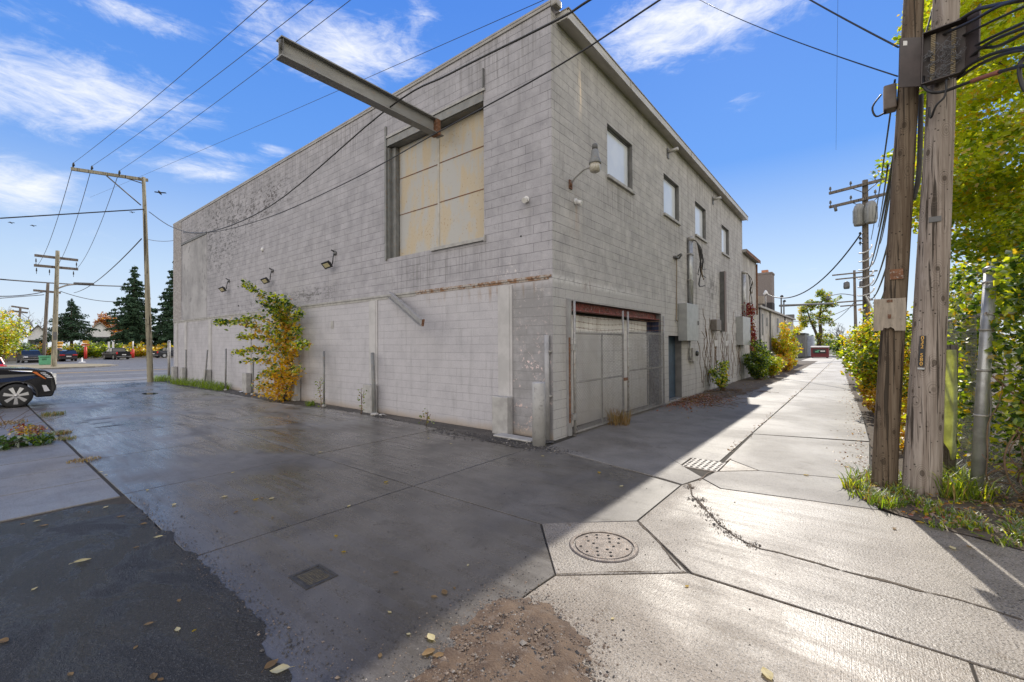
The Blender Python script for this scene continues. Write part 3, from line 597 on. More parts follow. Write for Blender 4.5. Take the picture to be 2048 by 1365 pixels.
for y0, y1 in ((11.08, 15.97), (15.97, 23.0), (23.0, 30.0), (30.0, 38.0), (38.0, 48.0), (48.0, 62.0), (62.0, 94.0)):
    e0, e1 = 0.2 - max(0, y0 - 12) * 0.025, 0.2 - max(0, y1 - 12) * 0.025
    slab([(-1.86 - max(0, y0 - 23) * 0.006, y0), (max(e0, -1.2), y0 + 0.6), (max(e1, -1.2), y1 + 0.6), (-1.86 - max(0, y1 - 23) * 0.006, y1)], 1)
slab([(-2.13, 2.93), (-2.15, -3.0), (0.56, -3.0), (0.55, 4.0), (-1.19, 4.02), (-2.11, 3.25)], 3)
slab([(0.57, -3.0), (3.6, -3.0), (3.3, 3.98), (0.56, 4.0)], 3)
for a, b in ((-9.25, -7.92), (-10.45, -9.25), (-11.65, -10.45), (-13.15, -11.65), (-15.7, -13.15), (-18.5, -15.7), (-22.0, -18.5), (-26.0, -22.0), (-34.0, -26.0)):
    slab([(a, -6.0), (b, -6.0), (b, 1.34), (a, 1.34)], 4)
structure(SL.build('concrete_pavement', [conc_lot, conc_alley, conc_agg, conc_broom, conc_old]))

def wavy(pts, amp, step=0.12, seed=1):                # a closed outline with a broken edge
    rr = random.Random(seed); res = []
    for i in range(len(pts)):
        a, b = Vector(pts[i]), Vector(pts[(i + 1) % len(pts)]); L = (b - a).length; k = max(1, int(L / step)) if L < 60 else 1
        nrm = Vector((-(b - a).y, (b - a).x)).normalized() if L > 0 else Vector((0, 0))
        for j in range(k):
            q = a.lerp(b, j / k); o = mnoise.noise((q.x * 2.1, q.y * 2.1, seed)) + 0.55 * mnoise.noise((q.x * 6.3, q.y * 6.3, seed + 5)) + 0.35 * mnoise.noise((q.x * 21, q.y * 21, seed + 9)); res.append(q + nrm * amp * 1.5 * o)
    return res
def sheet(name, pts, z, m, amp=0.0, step=0.12, seed=1):
    q = wavy(pts, amp, step, seed) if amp else [Vector(p) for p in pts]
    mb = MB(); mb.add([(p.x, p.y, z) for p in q], [tuple(range(len(q)))]); return mb.build(name, m)
# old asphalt: its worn lip overlaps the slab edges
from mathutils import noise as mnoise
structure(sheet('asphalt', [(-8.0, -8), (-2.2, -8), (-2.35, 0.6), (-2.75, 1.22), (-3.4, 1.38), (-5.1, 1.40), (-7.4, 1.34), (-7.85, 0.95), (-7.75, 0.2), (-8.0, -1.0)], 0.004, asph_wet, 0.05, 0.022, 3))
structure(sheet('asphalt_strip', [(-33, 7.12), (-27, 6.95), (-22, 7.1), (-16, 7.0), (-12.4, 7.42), (-7.7, 7.22), (-5.35, 6.80), (-4.98, 7.0), (-4.98, 7.85), (-33, 7.85)], 0.005, asph_dirt, 0.06, 0.05, 5))
structure(sheet('soil_bed', [(-5.06, 14.6), (-4.5, 14.9), (-4.0, 17.0), (-3.6, 19.0), (-3.4, 23), (-3.3, 28), (-3.3, 40), (-3.4, 60), (-5.06, 60)], 0.006, dirt_m, 0.12, 0.3, 6))
structure(sheet('soil_verge', [(-0.14, 7.70), (0.05, 7.25), (0.39, 6.88), (0.67, 6.70), (0.99, 6.56), (1.5, 6.30), (2.6, 5.6), (4.5, 4.5), (14, 4.0), (14, 95), (-0.7, 95), (-0.7, 40), (-0.2, 24), (0.2, 14), (0.22, 9.2), (-0.05, 8.4)], 0.008, dirt_m, 0.04, 0.12, 7))
# a mound of brown grit washed onto the slab
gr = MB(); n = 46
gp = [(-2.05, -1.5), (-2.12, 1.7), (-2.24, 2.16), (-2.30, 2.5), (-2.28, 2.72), (-1.94, 2.86), (-1.49, 2.66), (-1.15, 2.30), (-0.92, 1.7), (-0.85, -1.5)]
from mathutils import noise as mnoise
def inpoly(x, y, P):
    c = False; j = len(P) - 1
    for i in range(len(P)):
        if (P[i][1] > y) != (P[j][1] > y) and x < (P[j][0] - P[i][0]) * (y - P[i][1]) / (P[j][1] - P[i][1]) + P[i][0]: c = not c
        j = i
    return c
def edge_d(x, y, P):
    d = 9
    for i in range(len(P)):
        a, b = Vector(P[i]), Vector(P[(i + 1) % len(P)]); p = Vector((x, y)); t = max(0, min(1, (p - a).dot(b - a) / (b - a).length_squared)); d = min(d, (a.lerp(b, t) - p).length)
    return d if inpoly(x, y, P) else -d
vs, idx = [], {}
st = 0.03
for i in range(int(1.7 / st)):
    for j in range(int(4.6 / st)):
        x, y = -2.45 + i * st, -1.6 + j * st; d = edge_d(x, y, gp) + 0.10 * mnoise.noise((x * 5, y * 5, 0)) + 0.05 * mnoise.noise((x * 17, y * 17, 3))
        idx[i, j] = len(vs); vs.append((x, y, min(0.045, d * 0.14) + ((0.014 * mnoise.noise((x * 9, y * 9, 1)) + 0.010 * mnoise.noise((x * 2.5, y * 24, 1)) + 0.006 * mnoise.noise((x * 30, y * 30, 4))) if d > 0.02 else 0.0)))
fs = [(idx[i, j], idx[i + 1, j], idx[i + 1, j + 1], idx[i, j + 1]) for i in range(int(1.7 / st) - 1) for j in range(int(4.6 / st) - 1) if max(vs[idx[a, b]][2] for a, b in ((i, j), (i + 1, j), (i + 1, j + 1), (i, j + 1))) > 0.001]
stuff(mesh_obj('gravel', vs, fs, gravel_m, smooth=[True] * len(fs)), 'brown gravel washed over the sunlit concrete in the foreground')
def pebbles(name, pts, size, mats, label, weights=None):
    pts = np.asarray(pts); n = len(pts); base = np.array([(1, 0, 0), (-1, 0, 0), (0, 1, 0), (0, -1, 0), (0, 0, 1), (0, 0, -0.3)], float)
    s = size * RNG.lognormal(0, 0.45, n); V = base[None] * (s[:, None, None] * RNG.uniform(0.6, 1.2, (n, 6, 1))) * np.array([1, 1, 0.7])
    a = RNG.uniform(0, 6.28, n); ca, sa = np.cos(a), np.sin(a)
    x = V[:, :, 0] * ca[:, None] - V[:, :, 1] * sa[:, None]; y = V[:, :, 0] * sa[:, None] + V[:, :, 1] * ca[:, None]
    V = np.stack([x + pts[:, 0:1], y + pts[:, 1:2], V[:, :, 2] + pts[:, 2:3] + s[:, None] * 0.15], 2)
    f0 = np.array([(0, 2, 4), (2, 1, 4), (1, 3, 4), (3, 0, 4), (2, 0, 5), (1, 2, 5), (3, 1, 5), (0, 3, 5)])
    F = (f0[None] + (np.arange(n) * 6)[:, None, None]).reshape(-1, 3).tolist()
    mi = np.repeat(RNG.choice(len(mats), n, p=weights), 8)
    return stuff(mesh_obj(name, V.reshape(-1, 3), F, mats, mi), label)
pt = []
while len(pt) < 12000:
    x, y = random.uniform(-2.6, -0.5), random.uniform(0.2, 3.4); d = edge_d(x, y, gp)
    if d > 0 or random.random() < math.exp(d / 0.10) * 0.8: pt.append((x, y, max(0, min(0.042, d * 0.13))))
pebbles('loose_grit', pt, 0.0058, [stone_d, stone_b, stone_l], 'loose dark and brown grit scattered on and around the gravel', [0.34, 0.56, 0.10])
pt = []
for _ in range(1500):
    x = random.uniform(-8.0, -5.0) if random.random() < 0.7 else random.uniform(-24, -5); pt.append((x, 7.05 + 0.3 * random.gauss(0, 0.5) + (0.0 if x > -8 else 0.3), 0.005))
for _ in range(900): pt.append((random.gauss(-5.2, 0.5), random.gauss(7.08, 0.13), 0.005))
pt = [p for p in pt if p[1] < 7.68]
pebbles('rubble', pt, 0.011, [stone_d, asph_dirt, stone_l], 'dark crumbled asphalt rubble along the foot of the wall', [0.6, 0.32, 0.08])
pt = [(random.uniform(-7, -0.5), random.uniform(1.0, 6.5), 0.001) for _ in range(500)] + [(random.gauss(-3.0, 0.6), random.gauss(1.6, 0.5), 0.002) for _ in range(260)] + [(random.gauss(-2.45, 0.25), random.gauss(2.6, 0.4), 0.002) for _ in range(260)]
pt += [(random.uniform(-7.8, -2.3), 1.40 + random.gauss(0, 0.06), 0.004) for _ in range(1500)] + [(random.uniform(-7.8, -2.3), 1.40 + abs(random.gauss(0, 0.25)), 0.002) for _ in range(500)]
pebbles('crumbs', pt, 0.0045, [stone_d, stone_b], 'dark crumbs of grit strewn over the slabs', [0.8, 0.2])
pt = []
for (px, py) in [(1380, 975), (1390, 1000), (1405, 1015), (1418, 1030), (1440, 1052), (1455, 1065), (1400, 1000), (1430, 1040), (1470, 1075), (1500, 1090)]:
    q = ground(px, py)
    for _ in range(90): pt.append((random.gauss(q.x, 0.05), random.gauss(q.y, 0.05), 0.002))
pebbles('crumbs', pt, 0.0055, [dirt_m, stone_d, stone_b], 'dirt crumbs strewn along the upper end of the winding crack', [0.5, 0.3, 0.2])
# dirt lying in the winding crack across the alley slabs
def ribbon(name, pxs, w, m, label, seed):
    rr = random.Random(seed); P = [ground(*p) for p in pxs]; mb = MB(); L = []
    for a, b in zip(P[:-1], P[1:]):
        k = max(2, int((b - a).length / 0.03))
        for j in range(k): L.append(a.lerp(b, j / k))
    vs = []
    for i, p in enumerate(L):
        d = (L[min(i + 1, len(L) - 1)] - L[max(0, i - 1)]).normalized(); nn = Vector((-d.y, d.x, 0)); ww = w * (0.08 + 1.3 * abs(mnoise.noise((p.x * 2.2, p.y * 2.2, seed)))) + rr.uniform(0, w * 0.5)
        off = 0.03 * mnoise.noise((p.x * 4, p.y * 4, 7))
        vs += [p + nn * (ww + off) + Vector((0, 0, 0.003)), p - nn * (ww * rr.uniform(0.5, 1) - off) + Vector((0, 0, 0.003))]
    mb.add(vs, [(2 * i, 2 * i + 1, 2 * i + 3, 2 * i + 2) for i in range(len(L) - 1)])
    return stuff(mb.build(name, m), label)
ribbon('crack_dirt', [(1378, 968), (1385, 992), (1412, 1020), (1440, 1052), (1480, 1078), (1520, 1098), (1600, 1118), (1700, 1145), (1840, 1182), (1980, 1218), (2060, 1245)], 0.022, dirt_m, 'dark dirt caught in the winding crack across the sunlit slabs', 3)
ribbon('crack_dirt', [(1280, 1046), (1310, 1078), (1338, 1110), (1362, 1140), (1376, 1148)], 0.018, dirt_m, 'dark dirt in the slanting joint beside the round manhole', 5)
ribbon('crack_dirt', [(1112, 1150), (1180, 1146), (1280, 1144), (1378, 1144)], 0.006, dirt_m, 'thin dirt line in the joint below the round manhole', 6)
ribbon('crack_dirt', [(1462, 918), (1395, 962)], 0.02, gravel_m, 'brown dirt along the joint by the square drain grate', 8)
for i, (px, py, a, b) in enumerate([(300, 788, 0.55, 0.28)]):
    q = ground(px, py); rr = random.Random(i); mb = MB()
    pl = [(q.x + a * math.cos(t * 0.2618) * rr.uniform(0.7, 1.1), q.y + b * math.sin(t * 0.2618) * rr.uniform(0.7, 1.1), 0.0025) for t in range(24)]
    mb.add(pl, [tuple(range(24))]); structure(mb.build('puddle', puddle_m))

for i, (px, py, a, b) in enumerate([(165, 846, 0.16, 0.06), (198, 839, 0.34, 0.07), (205, 846, 0.26, 0.04), (216, 853, 0.34, 0.07)]):
    q = ground(px, py); rr = random.Random(i + 30); mb = MB()
    pl = [(q.x + b * math.cos(t * 0.2618) * rr.uniform(0.6, 1.1), q.y + a * math.sin(t * 0.2618) * rr.uniform(0.6, 1.1), 0.0025) for t in range(24)]
    mb.add(pl, [tuple(range(24))]); structure(mb.build('pavement_patch', asph_dirt))
# street beyond the lot
g = MB(); g.quad((-38.3, -80, -0.05), (-37.0, 140, -0.05), (-110, 140, -0.05), (-110, -80, -0.05)); structure(g.build('road', asph_road))
g = MB(); g.prism([(-38.2, -80), (-34.6, -80), (-34.6, 60), (-37.2, 60)], -0.09, 0.004); structure(g.build('sidewalk', conc_old))
g = MB()
for x, w, m in ((-44.5, 0.12, 0), (-50.2, 0.12, 1), (-50.6, 0.12, 1), (-55.5, 0.12, 0)):
    g.mi = m; g.quad((x - w, -60, -0.045), (x + w, -60, -0.045), (x + w + 1.5, 120, -0.045), (x - w + 1.5, 120, -0.045))
structure(g.build('road_marking', [paint_w, paint_y]))
isl = [(-60.0, -60), (-60.0, 6.0), (-60.6, 8.2), (-62.0, 9.6), (-64.5, 10.6), (-68, 10.2), (-72, 8.5), (-74.0, 4.0), (-74.0, -60)]
g = MB(); g.prism(isl, -0.08, 0.07); structure(g.build('kerb', conc_alley))
g = MB(); g.prism(inset([Vector(p) for p in isl], 0.25), -0.08, 0.074); structure(g.build('kerb_plot', plot_m))
g = MB(); g.prism([(-106, -80), (-104, -80), (-104, 60), (-106, 60)], -0.08, 0.07); structure(g.build('kerb', conc_alley))
g = MB(); g.quad((-104.2, -80, 0.02), (-104.2, 80, 0.02), (-160, 80, 0.02), (-160, -80, 0.02)); structure(g.build('lawn', lawn_m))

# ------------------------------------------------------------------ the block warehouse
LX = -32.3; EY = 27.8; TOP = 9.40
bd = thing('warehouse', 'two storey grey painted concrete block warehouse with wall hoist', 'building', (-18, 16, 0))
def holed(mb, u0, u1, z0, z1, holes, f):
    us = sorted({u0, u1, *[h[0] for h in holes], *[h[1] for h in holes]}); zs = sorted({z0, z1, *[h[2] for h in holes], *[h[3] for h in holes]})
    for a, b in zip(us[:-1], us[1:]):
        for c, d in zip(zs[:-1], zs[1:]):
            if not any(h[0] <= a and b <= h[1] and h[2] <= c and d <= h[3] for h in holes): mb.quad(f(a, c, 0), f(b, c, 0), f(b, d, 0), f(a, d, 0))
    for h in holes:
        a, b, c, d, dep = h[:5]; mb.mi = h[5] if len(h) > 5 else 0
        mb.quad(f(a, c, 0), f(a, d, 0), f(a, d, dep), f(a, c, dep)); mb.quad(f(b, d, 0), f(b, c, 0), f(b, c, dep), f(b, d, dep))
        mb.quad(f(a, d, 0), f(b, d, 0), f(b, d, dep), f(a, d, dep)); mb.quad(f(b, c, 0), f(a, c, 0), f(a, c, dep), f(b, c, dep)); mb.mi = 0
fl = lambda u, z, d: (u, WY + d, z)
fr = lambda u, z, d: (WX - d, u, z)
D0, D1, DZ0, DZ1 = -10.97, -7.04, 4.62, 8.20
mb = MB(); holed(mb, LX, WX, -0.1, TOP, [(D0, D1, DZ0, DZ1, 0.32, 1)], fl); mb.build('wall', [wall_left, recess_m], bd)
wins = [(10.48, 12.12), (14.75, 16.38), (18.44, 20.05), (22.88, 24.42)]
by0, by1 = onR(1337, 700).y, onR(1363, 700).y
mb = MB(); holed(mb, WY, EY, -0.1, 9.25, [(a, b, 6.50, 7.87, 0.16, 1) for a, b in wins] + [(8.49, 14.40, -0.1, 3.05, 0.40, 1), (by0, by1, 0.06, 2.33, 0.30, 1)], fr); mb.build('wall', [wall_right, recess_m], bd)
mb = MB(); mb.box(LX, LX + 0.3, WY + 0.35, EY, 0, 9.2); mb.build('wall', brick_m, bd)
mb = MB(); mb.box(LX + 0.3, WX - 1.2, EY - 0.25, EY - 0.001, 0, 9.2); mb.build('wall', annex_m, bd)
mb = MB(); mb.box(LX + 0.01, WX - 0.02, WY + 0.4, EY - 0.01, 9.0, 9.14); mb.build('roof', roof_m, bd)
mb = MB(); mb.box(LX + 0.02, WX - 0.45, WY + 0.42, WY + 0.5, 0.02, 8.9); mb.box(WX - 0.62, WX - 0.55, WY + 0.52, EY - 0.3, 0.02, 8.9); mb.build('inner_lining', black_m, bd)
mb = MB(); mb.box(LX - 0.03, WX + 0.01, WY - 0.035, WY + 0.36, TOP, TOP + 0.055); mb.box(LX - 0.03, WX + 0.01, WY - 0.028, WY - 0.002, TOP - 0.07, TOP - 0.001); mb.build('coping', coping_m, bd, bevel=0.008)
mb = MB(); mb.box(WX + 0.012, WX + 0.16, WY - 0.035, WY + 0.20, 9.30, 9.47); mb.build('coping', coping_m, bd, bevel=0.03)
mb = MB(); mb.box(WX + 0.002, WX + 0.27, 8.05, EY + 0.05, 9.11, 9.13); mb.box(WX + 0.272, WX + 0.30, 8.05, EY + 0.05, 9.07, 9.27); mb.box(WX + 0.002, WX + 0.271, 8.03, 8.049, 9.09, 9.27); mb.build('fascia', fascia_m, bd)
mb = MB(); mb.box(WX - 0.6, WX + 0.32, 8.02, EY + 0.06, 9.272, 9.295); mb.build('eave_flashing', coping_m, bd)
for y in (11.3, 16.9, 22.4):
    mb = MB(); mb.box(WX + 0.301, WX + 0.309, y, y + 0.08, 9.06, 9.28); mb.build('fascia_joint', trim_m, bd)
mb = MB(); mb.box(LX, -9.6, WY - 0.035, WY - 0.001, 3.50, 3.555); mb.box(LX, -9.6, WY - 0.012, WY - 0.001, 3.42, 3.499); mb.build('ledge', trim_m, bd)
mb = MB(); mb.box(-9.598, WX - 0.03, WY - 0.038, WY - 0.001, 3.505, 3.555); mb.box(-9.598, WX - 0.10, WY - 0.014, WY - 0.001, 3.455, 3.504); tag(mb.build('ledge', rust_l, bd), 'rust streaked steel ledge near the corner')
# brick return at the far end, closed-up opening with its lintel
sb, ntb = newmat('painted_small_brick'); pz = POS(ntb); xx, yy, zz = SEP(ntb, pz)
bt = N(ntb, 'ShaderNodeTexBrick', {'Vector': N(ntb, 'ShaderNodeCombineXYZ', {0: xx, 1: zz, 2: 0.0}).outputs[0], 'Color1': (0.36, 0.33, 0.32, 1), 'Color2': (0.47, 0.45, 0.44, 1), 'Mortar': (0.16, 0.15, 0.15, 1), 'Scale': 1.0, 'Mortar Size': 0.009, 'Brick Width': 0.21, 'Row Height': 0.075})
out(ntb, PB(ntb, bt.outputs['Color'], 0.85, 0, BUMP(ntb, M_(ntb, 'SUBTRACT', 1.0, bt.outputs['Fac']), 0.6, 0.008), 0.2))
mb = MB(); mb.box(LX, LX + 1.5, WY - 0.022, WY - 0.002, 3.56, 9.33); mb.build('brick_pier', sb, bd)
q0, q1 = onL(366, 492), onL(414, 466)
mb = MB(); mb.box(q0.x, q1.x, WY - 0.012, WY - 0.002, 3.57, q1.z - 0.06); mb.build('infill_panel', gm('cement_infill', (0.40, 0.39, 0.395), (0.27, 0.265, 0.27), 0.8, 0.85, 0.2, 20, c3=(0.23, 0.225, 0.23)), bd)
mb = MB(); mb.box(q0.x - 0.2, q1.x, WY - 0.05, WY - 0.002, q1.z - 0.06, q1.z + 0.06); mb.build('lintel', steel_dk, bd)
# piers of the ground storey, each with a concrete guard at its foot
lowp = gm('pier_paint', (0.50, 0.485, 0.48), (0.42, 0.41, 0.405), 2.5, 0.8, 0.2, 40)
guard_m = gm('guard_concrete', (0.42, 0.41, 0.395), (0.33, 0.32, 0.31), 5, 0.85, 0.3, 50)
for i, px in enumerate((1012, 748, 597, 500, 421, 372, 354)):
    x = onL(px, 780).x; w = 0.21
    mb = MB(); mb.box(x - w, x + w, WY - 0.03, WY - 0.002, 0.8, 3.42); mb.box(x - w + 0.07, x + w - 0.07, WY - 0.042, WY - 0.031, 0.8, 3.40); mb.build('pilaster', lowp, bd)
    mb = MB(); mb.box(x - w - 0.02, x + w + 0.02, WY - 0.24, WY - 0.031, -0.02, 0.86); mb.build('pier_guard', guard_m, bd, bevel=0.018)
mb = MB(); q = onL(665, 650); mb.box(q.x - 0.09, q.x + 0.09, WY - 0.012, WY - 0.001, q.z - 0.13, q.z + 0.13); mb.build('vent_plate', trim_m, bd)
# loft door
DY = WY + 0.26
ld = MB(); ld.box(D0 + 0.30, D1 - 0.002, DY, DY + 0.04, DZ0 + 0.06, 7.96); ld = ld.build('loft_door', loft_m, bd)
mb = MB(); mx = on_y(878, 480, DY).x
mb.box(mx - 0.035, mx + 0.035, DY - 0.012, DY - 0.001, DZ0 + 0.07, 7.94)
mb.build('meeting_stile', gm('door_stile', (0.46, 0.44, 0.40), (0.38, 0.35, 0.30), 5, 0.6), ld)
for (pa, pb, xa, xb) in ((364, 336, D0 + 0.32, mx - 0.04), (435, 413, D0 + 0.32, mx - 0.04)):
    z = on_y(787, pa, DY).z; mb = MB(); mb.box(xa, xb, DY - 0.008, DY - 0.001, z - 0.012, z + 0.012); mb.build('rail', rust, ld)
    z2 = z + 0.02; mb = MB(); mb.box(mx + 0.04, D1 - 0.01, DY - 0.008, DY - 0.001, z2 - 0.012, z2 + 0.012); mb.build('rail', rust, ld)
fm = MB(); fm.box(D0 - 0.02, D0 + 0.05, WY - 0.05, WY + 0.20, DZ0 - 0.05, DZ1 + 0.38); fm.box(D0 + 0.051, D0 + 0.12, WY + 0.02, WY + 0.25, DZ0, DZ1 - 0.26); fm.box(D0 + 0.121, D0 + 0.29, WY + 0.12, WY + 0.25, DZ0, DZ1 - 0.26)
fm.build('door_jamb', steel_gray, bd)
fm = MB(); fm.box(D0 + 0.052, D1 - 0.003, WY - 0.02, WY + 0.02, 7.98, 8.19); fm.box(D0 + 0.052, D1 - 0.003, WY + 0.021, WY + 0.30, 7.97, 7.99); fm.build('door_header', steel_gray, bd)
fm = MB(); fm.box(D0 + 0.0, D1 + 0.06, WY - 0.045, WY - 0.002, 8.205, 8.27); fm.build('door_header', trim_m, bd)
fm = MB(); fm.box(mx, D1 + 0.03, WY - 0.06, WY - 0.003, DZ0 - 0.05, DZ0 + 0.03); fm.box(D1 + 0.031, D1 + 0.06, WY - 0.062, WY - 0.003, DZ0 - 0.08, DZ0 + 0.08); fm.build('door_sill', trim_m, bd)
fm = MB(); fm.box(D1 - 0.001, D1 + 0.035, WY - 0.05, WY - 0.003, 8.28, 8.75); fm.build('wall_track', steel_dk, bd)
# alley windows: whitened panes in dark frames over projecting sills
for a, b in wins:
    w = MB(); w.box(WX - 0.145, WX - 0.13, a + 0.05, b - 0.05, 6.56, 7.82); w = w.build('window', pane_m, bd)
    f = MB()
    for (y0, y1, z0, z1) in ((a + 0.001, a + 0.05, 6.501, 7.869), (b - 0.05, b - 0.001, 6.501, 7.869), (a + 0.051, b - 0.051, 7.82, 7.869), (a + 0.051, b - 0.051, 6.501, 6.56)): f.box(WX - 0.15, WX - 0.10, y0, y1, z0, z1)
    f.build('frame', steel_dk, w)
    f = MB(); f.box(WX - 0.10, WX + 0.07, a - 0.05, b + 0.05, 6.41, 6.498); f.build('sill', trim_m, w, bevel=0.008)
# garage opening
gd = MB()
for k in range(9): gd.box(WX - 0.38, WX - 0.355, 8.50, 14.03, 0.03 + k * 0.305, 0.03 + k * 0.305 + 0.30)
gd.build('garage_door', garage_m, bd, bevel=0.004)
mb = MB(); mb.box(WX - 0.34, WX - 0.08, 14.375, 14.398, 0, 2.78); mb.box(WX - 0.375, WX - 0.35, 14.04, 14.374, 0, 2.78); tag(mb.build('door_return', blue_m, bd), 'dark blue painted return beside the pale garage door')
mb = MB(); mb.box(WX - 0.20, WX - 0.18, 8.495, 14.395, 2.86, 3.04); mb.box(WX - 0.30, WX - 0.05, 8.495, 14.395, 2.838, 2.859); mb.build('lintel', red_lint, bd)
dm = MB(); dm.box(WX - 0.27, WX - 0.23, by0 + 0.02, by1 - 0.02, 0.07, 2.31); dm = dm.build('door', blue_d, bd)
mb = MB(); mb.tube([(WX - 0.228, by0 + 0.13, 1.05), (WX - 0.18, by0 + 0.13, 1.05)], 0.03, 10); mb.build('handle', steel_gray, dm)
# drain spouts below the eave
for px, py in ((1335, 305), (1425, 400)):
    q = onR(px, py); mb = MB(); mb.tube([(WX - 0.02, q.y, q.z), (WX + 0.36, q.y, q.z + 0.03)], 0.055, 12); s = mb.build('drain_spout', fascia_m, bd)
    mb = MB(); mb.box(WX + 0.002, WX + 0.03, q.y - 0.08, q.y + 0.08, q.z - 0.22, q.z + 0.12); mb.build('bracket', steel_dk, s)
# small openings and plates low on the alley wall
for px, py, w, h in ((1456, 657, 0.5, 0.55), (1470, 657, 0.6, 0.5), (1432, 687, 0.65, 0.28), (1453, 687, 0.6, 0.25), (1472, 687, 0.6, 0.25)):
    q = onR(px, py); mb = MB(); mb.box(WX + 0.002, WX + 0.02, q.y - w / 2, q.y + w / 2, q.z - h / 2, q.z + h / 2); mb.build('patch_plate', gm('patch_block_%d' % px, (0.50, 0.49, 0.47), (0.42, 0.41, 0.4), 5, 0.8), bd)
hole = MB()
for px, py in ((358, 0),): pass
for px, py in ((527 / 3.59 + 330, 612),):  hole.tube([(onL(px, py).x, WY + 0.01, onL(px, py).z), (onL(px, py).x, WY - 0.004, onL(px, py).z)], 0.05, 10)
q = onL(1042, 473); hole.build('wall_hole', hole_m, bd); hole = MB(); hole.tube([(q.x, WY + 0.01, q.z), (q.x, WY - 0.004, q.z)], 0.022, 10); hole.build('wall_hole', hole_m, bd)

# the lower range further up the alley
ax = thing('annex', 'grey flaking alley building with chimney beyond the block warehouse', 'building', (-9, 38, 0))
mb = MB(); mb.box(-14, WX, EY + 0.004, 32.2, 0, 7.30); mb.build('wall', annex_m, ax)
mb = MB(); mb.box(-14.1, WX + 0.22, EY + 0.006, 32.35, 7.301, 7.46); mb.build('roof', trim_m, ax)
mb = MB(); mb.box(WX + 0.221, WX + 0.24, EY + 0.01, 32.35, 7.24, 7.44); mb.build('fascia', rust, ax)
mb = MB(); mb.box(WX + 0.001, WX + 0.09, 32.05, 32.16, 3.9, 7.2); mb.build('downpipe', rust, ax)
mb = MB(); mb.box(-14, WX - 0.01, 32.204, 53.6, 0, 4.42); mb.build('wall', annex_m, ax)
mb = MB(); mb.box(-14.1, WX + 0.2, 32.36, 53.7, 4.421, 4.55); mb.build('roof', trim_m, ax)
mb = MB(); mb.box(WX - 0.6, WX + 0.1, 53.0, 53.6, 4.56, 5.0); mb.build('roof_upstand', steel_dk, ax)
ch = MB(); ch.box(-6.32, -5.22, 40.0, 41.3, 4.56, 7.60); ch.box(-6.36, -5.18, 39.96, 41.34, 7.601, 7.74); ch = ch.build('chimney', brick_m, ax)
mb = MB(); mb.box(-6.335, -5.205, 39.985, 41.315, 4.57, 5.30); mb.build('soot_band', brickd_m, ch)
mb = MB(); mb.box(-6.0, -5.55, 40.4, 40.85, 7.745, 8.0); mb.build('chimney_pot', clay_m, ch)
mb = MB(); mb.box(-6.6, -5.2, 35.6, 36.3, 4.9, 5.45); mb.box(-6.5, -6.4, 35.7, 35.8, 4.56, 4.89); mb.box(-5.4, -5.3, 35.7, 35.8, 4.56, 4.89); mb.build('roof_hatch', ply_m, ax)
for (y, z0, z1, w) in ((34.3, 2.6, 4.1, 0.5), (41.5, 2.9, 4.1, 0.9), (44.0, 2.5, 3.6, 0.9), (36.2, 3.3, 3.9, 0.5), (47.5, 1.1, 2.1, 0.8)):
    mb = MB(); mb.box(WX - 0.009, WX + 0.01, y, y + w, z0, z1); mb.build('window', steel_dk, ax)
for y in (33.1, 37.6, 46.3):
    mb = MB(); mb.tube([(WX + 0.05, y, 0.2), (WX + 0.05, y, 4.4)], 0.05, 8); mb.build('downpipe', steel_dk, ax)

# ------------------------------------------------------------------ things fixed to the warehouse
HX, HY0 = -8.68, 3.74
hb = thing('hoist_beam', 'long grey steel hoist beam jutting out above the loft door', 'beam', (HX, WY, 7.8))
mb = MB(); mb.box(HX - 0.12, HX + 0.12, HY0, WY + 0.1, 7.98, 8.005); mb.box(HX - 0.12, HX + 0.12, HY0, WY + 0.1, 7.62, 7.645); mb.box(HX - 0.010, HX + 0.010, HY0, WY + 0.1, 7.646, 7.979); mb.build('beam', beam_m, hb)
mb = MB(); mb.box(HX - 0.10, HX - 0.011, HY0 + 0.04, HY0 + 0.055, 7.65, 7.975); mb.box(HX + 0.011, HX + 0.10, HY0 + 0.04, HY0 + 0.055, 7.65, 7.975); mb.tube([(HX + 0.06, HY0 + 0.02, 7.95), (HX + 0.075, HY0 - 0.01, 7.86), (HX + 0.06, HY0 + 0.02, 7.76)], 0.018, 8); mb.build('end_stop', steel_dk, hb)
mb = MB(); mb.box(HX + 0.011, HX + 0.13, WY - 0.16, WY - 0.02, 7.60, 7.99); mb.box(HX - 0.13, HX + 0.131, WY - 0.12, WY - 0.02, 7.595, 7.619); mb.build('wall_plate', rust, hb)
# loose steel arm under the ledge
a, b = onL(782, 590, 0.05), on_y(846, 646, WY - 0.75)
sa = MB(); d = (b - a).normalized(); sd = d.cross(Vector((0, 0, 1))).normalized(); upv = sd.cross(d)
sa.obox((a + b) / 2, (b - a) / 2, sd * 0.006, upv * 0.085); sa.obox((a + b) / 2 + upv * 0.085 + sd * 0.045, (b - a) / 2, sd * 0.045, upv * 0.005); sa.obox((a + b) / 2 - upv * 0.085 + sd * 0.045, (b - a) / 2, sd * 0.045, upv * 0.005)
st = thing('steel_bracket', 'slanting grey steel channel arm hanging out from the ledge', 'bracket', a); sa.build('channel', steel_pale, st)
mb = MB(); mb.obox(b, d * 0.012, sd * 0.03, upv * 0.09); mb.build('end_plate', rust, st)

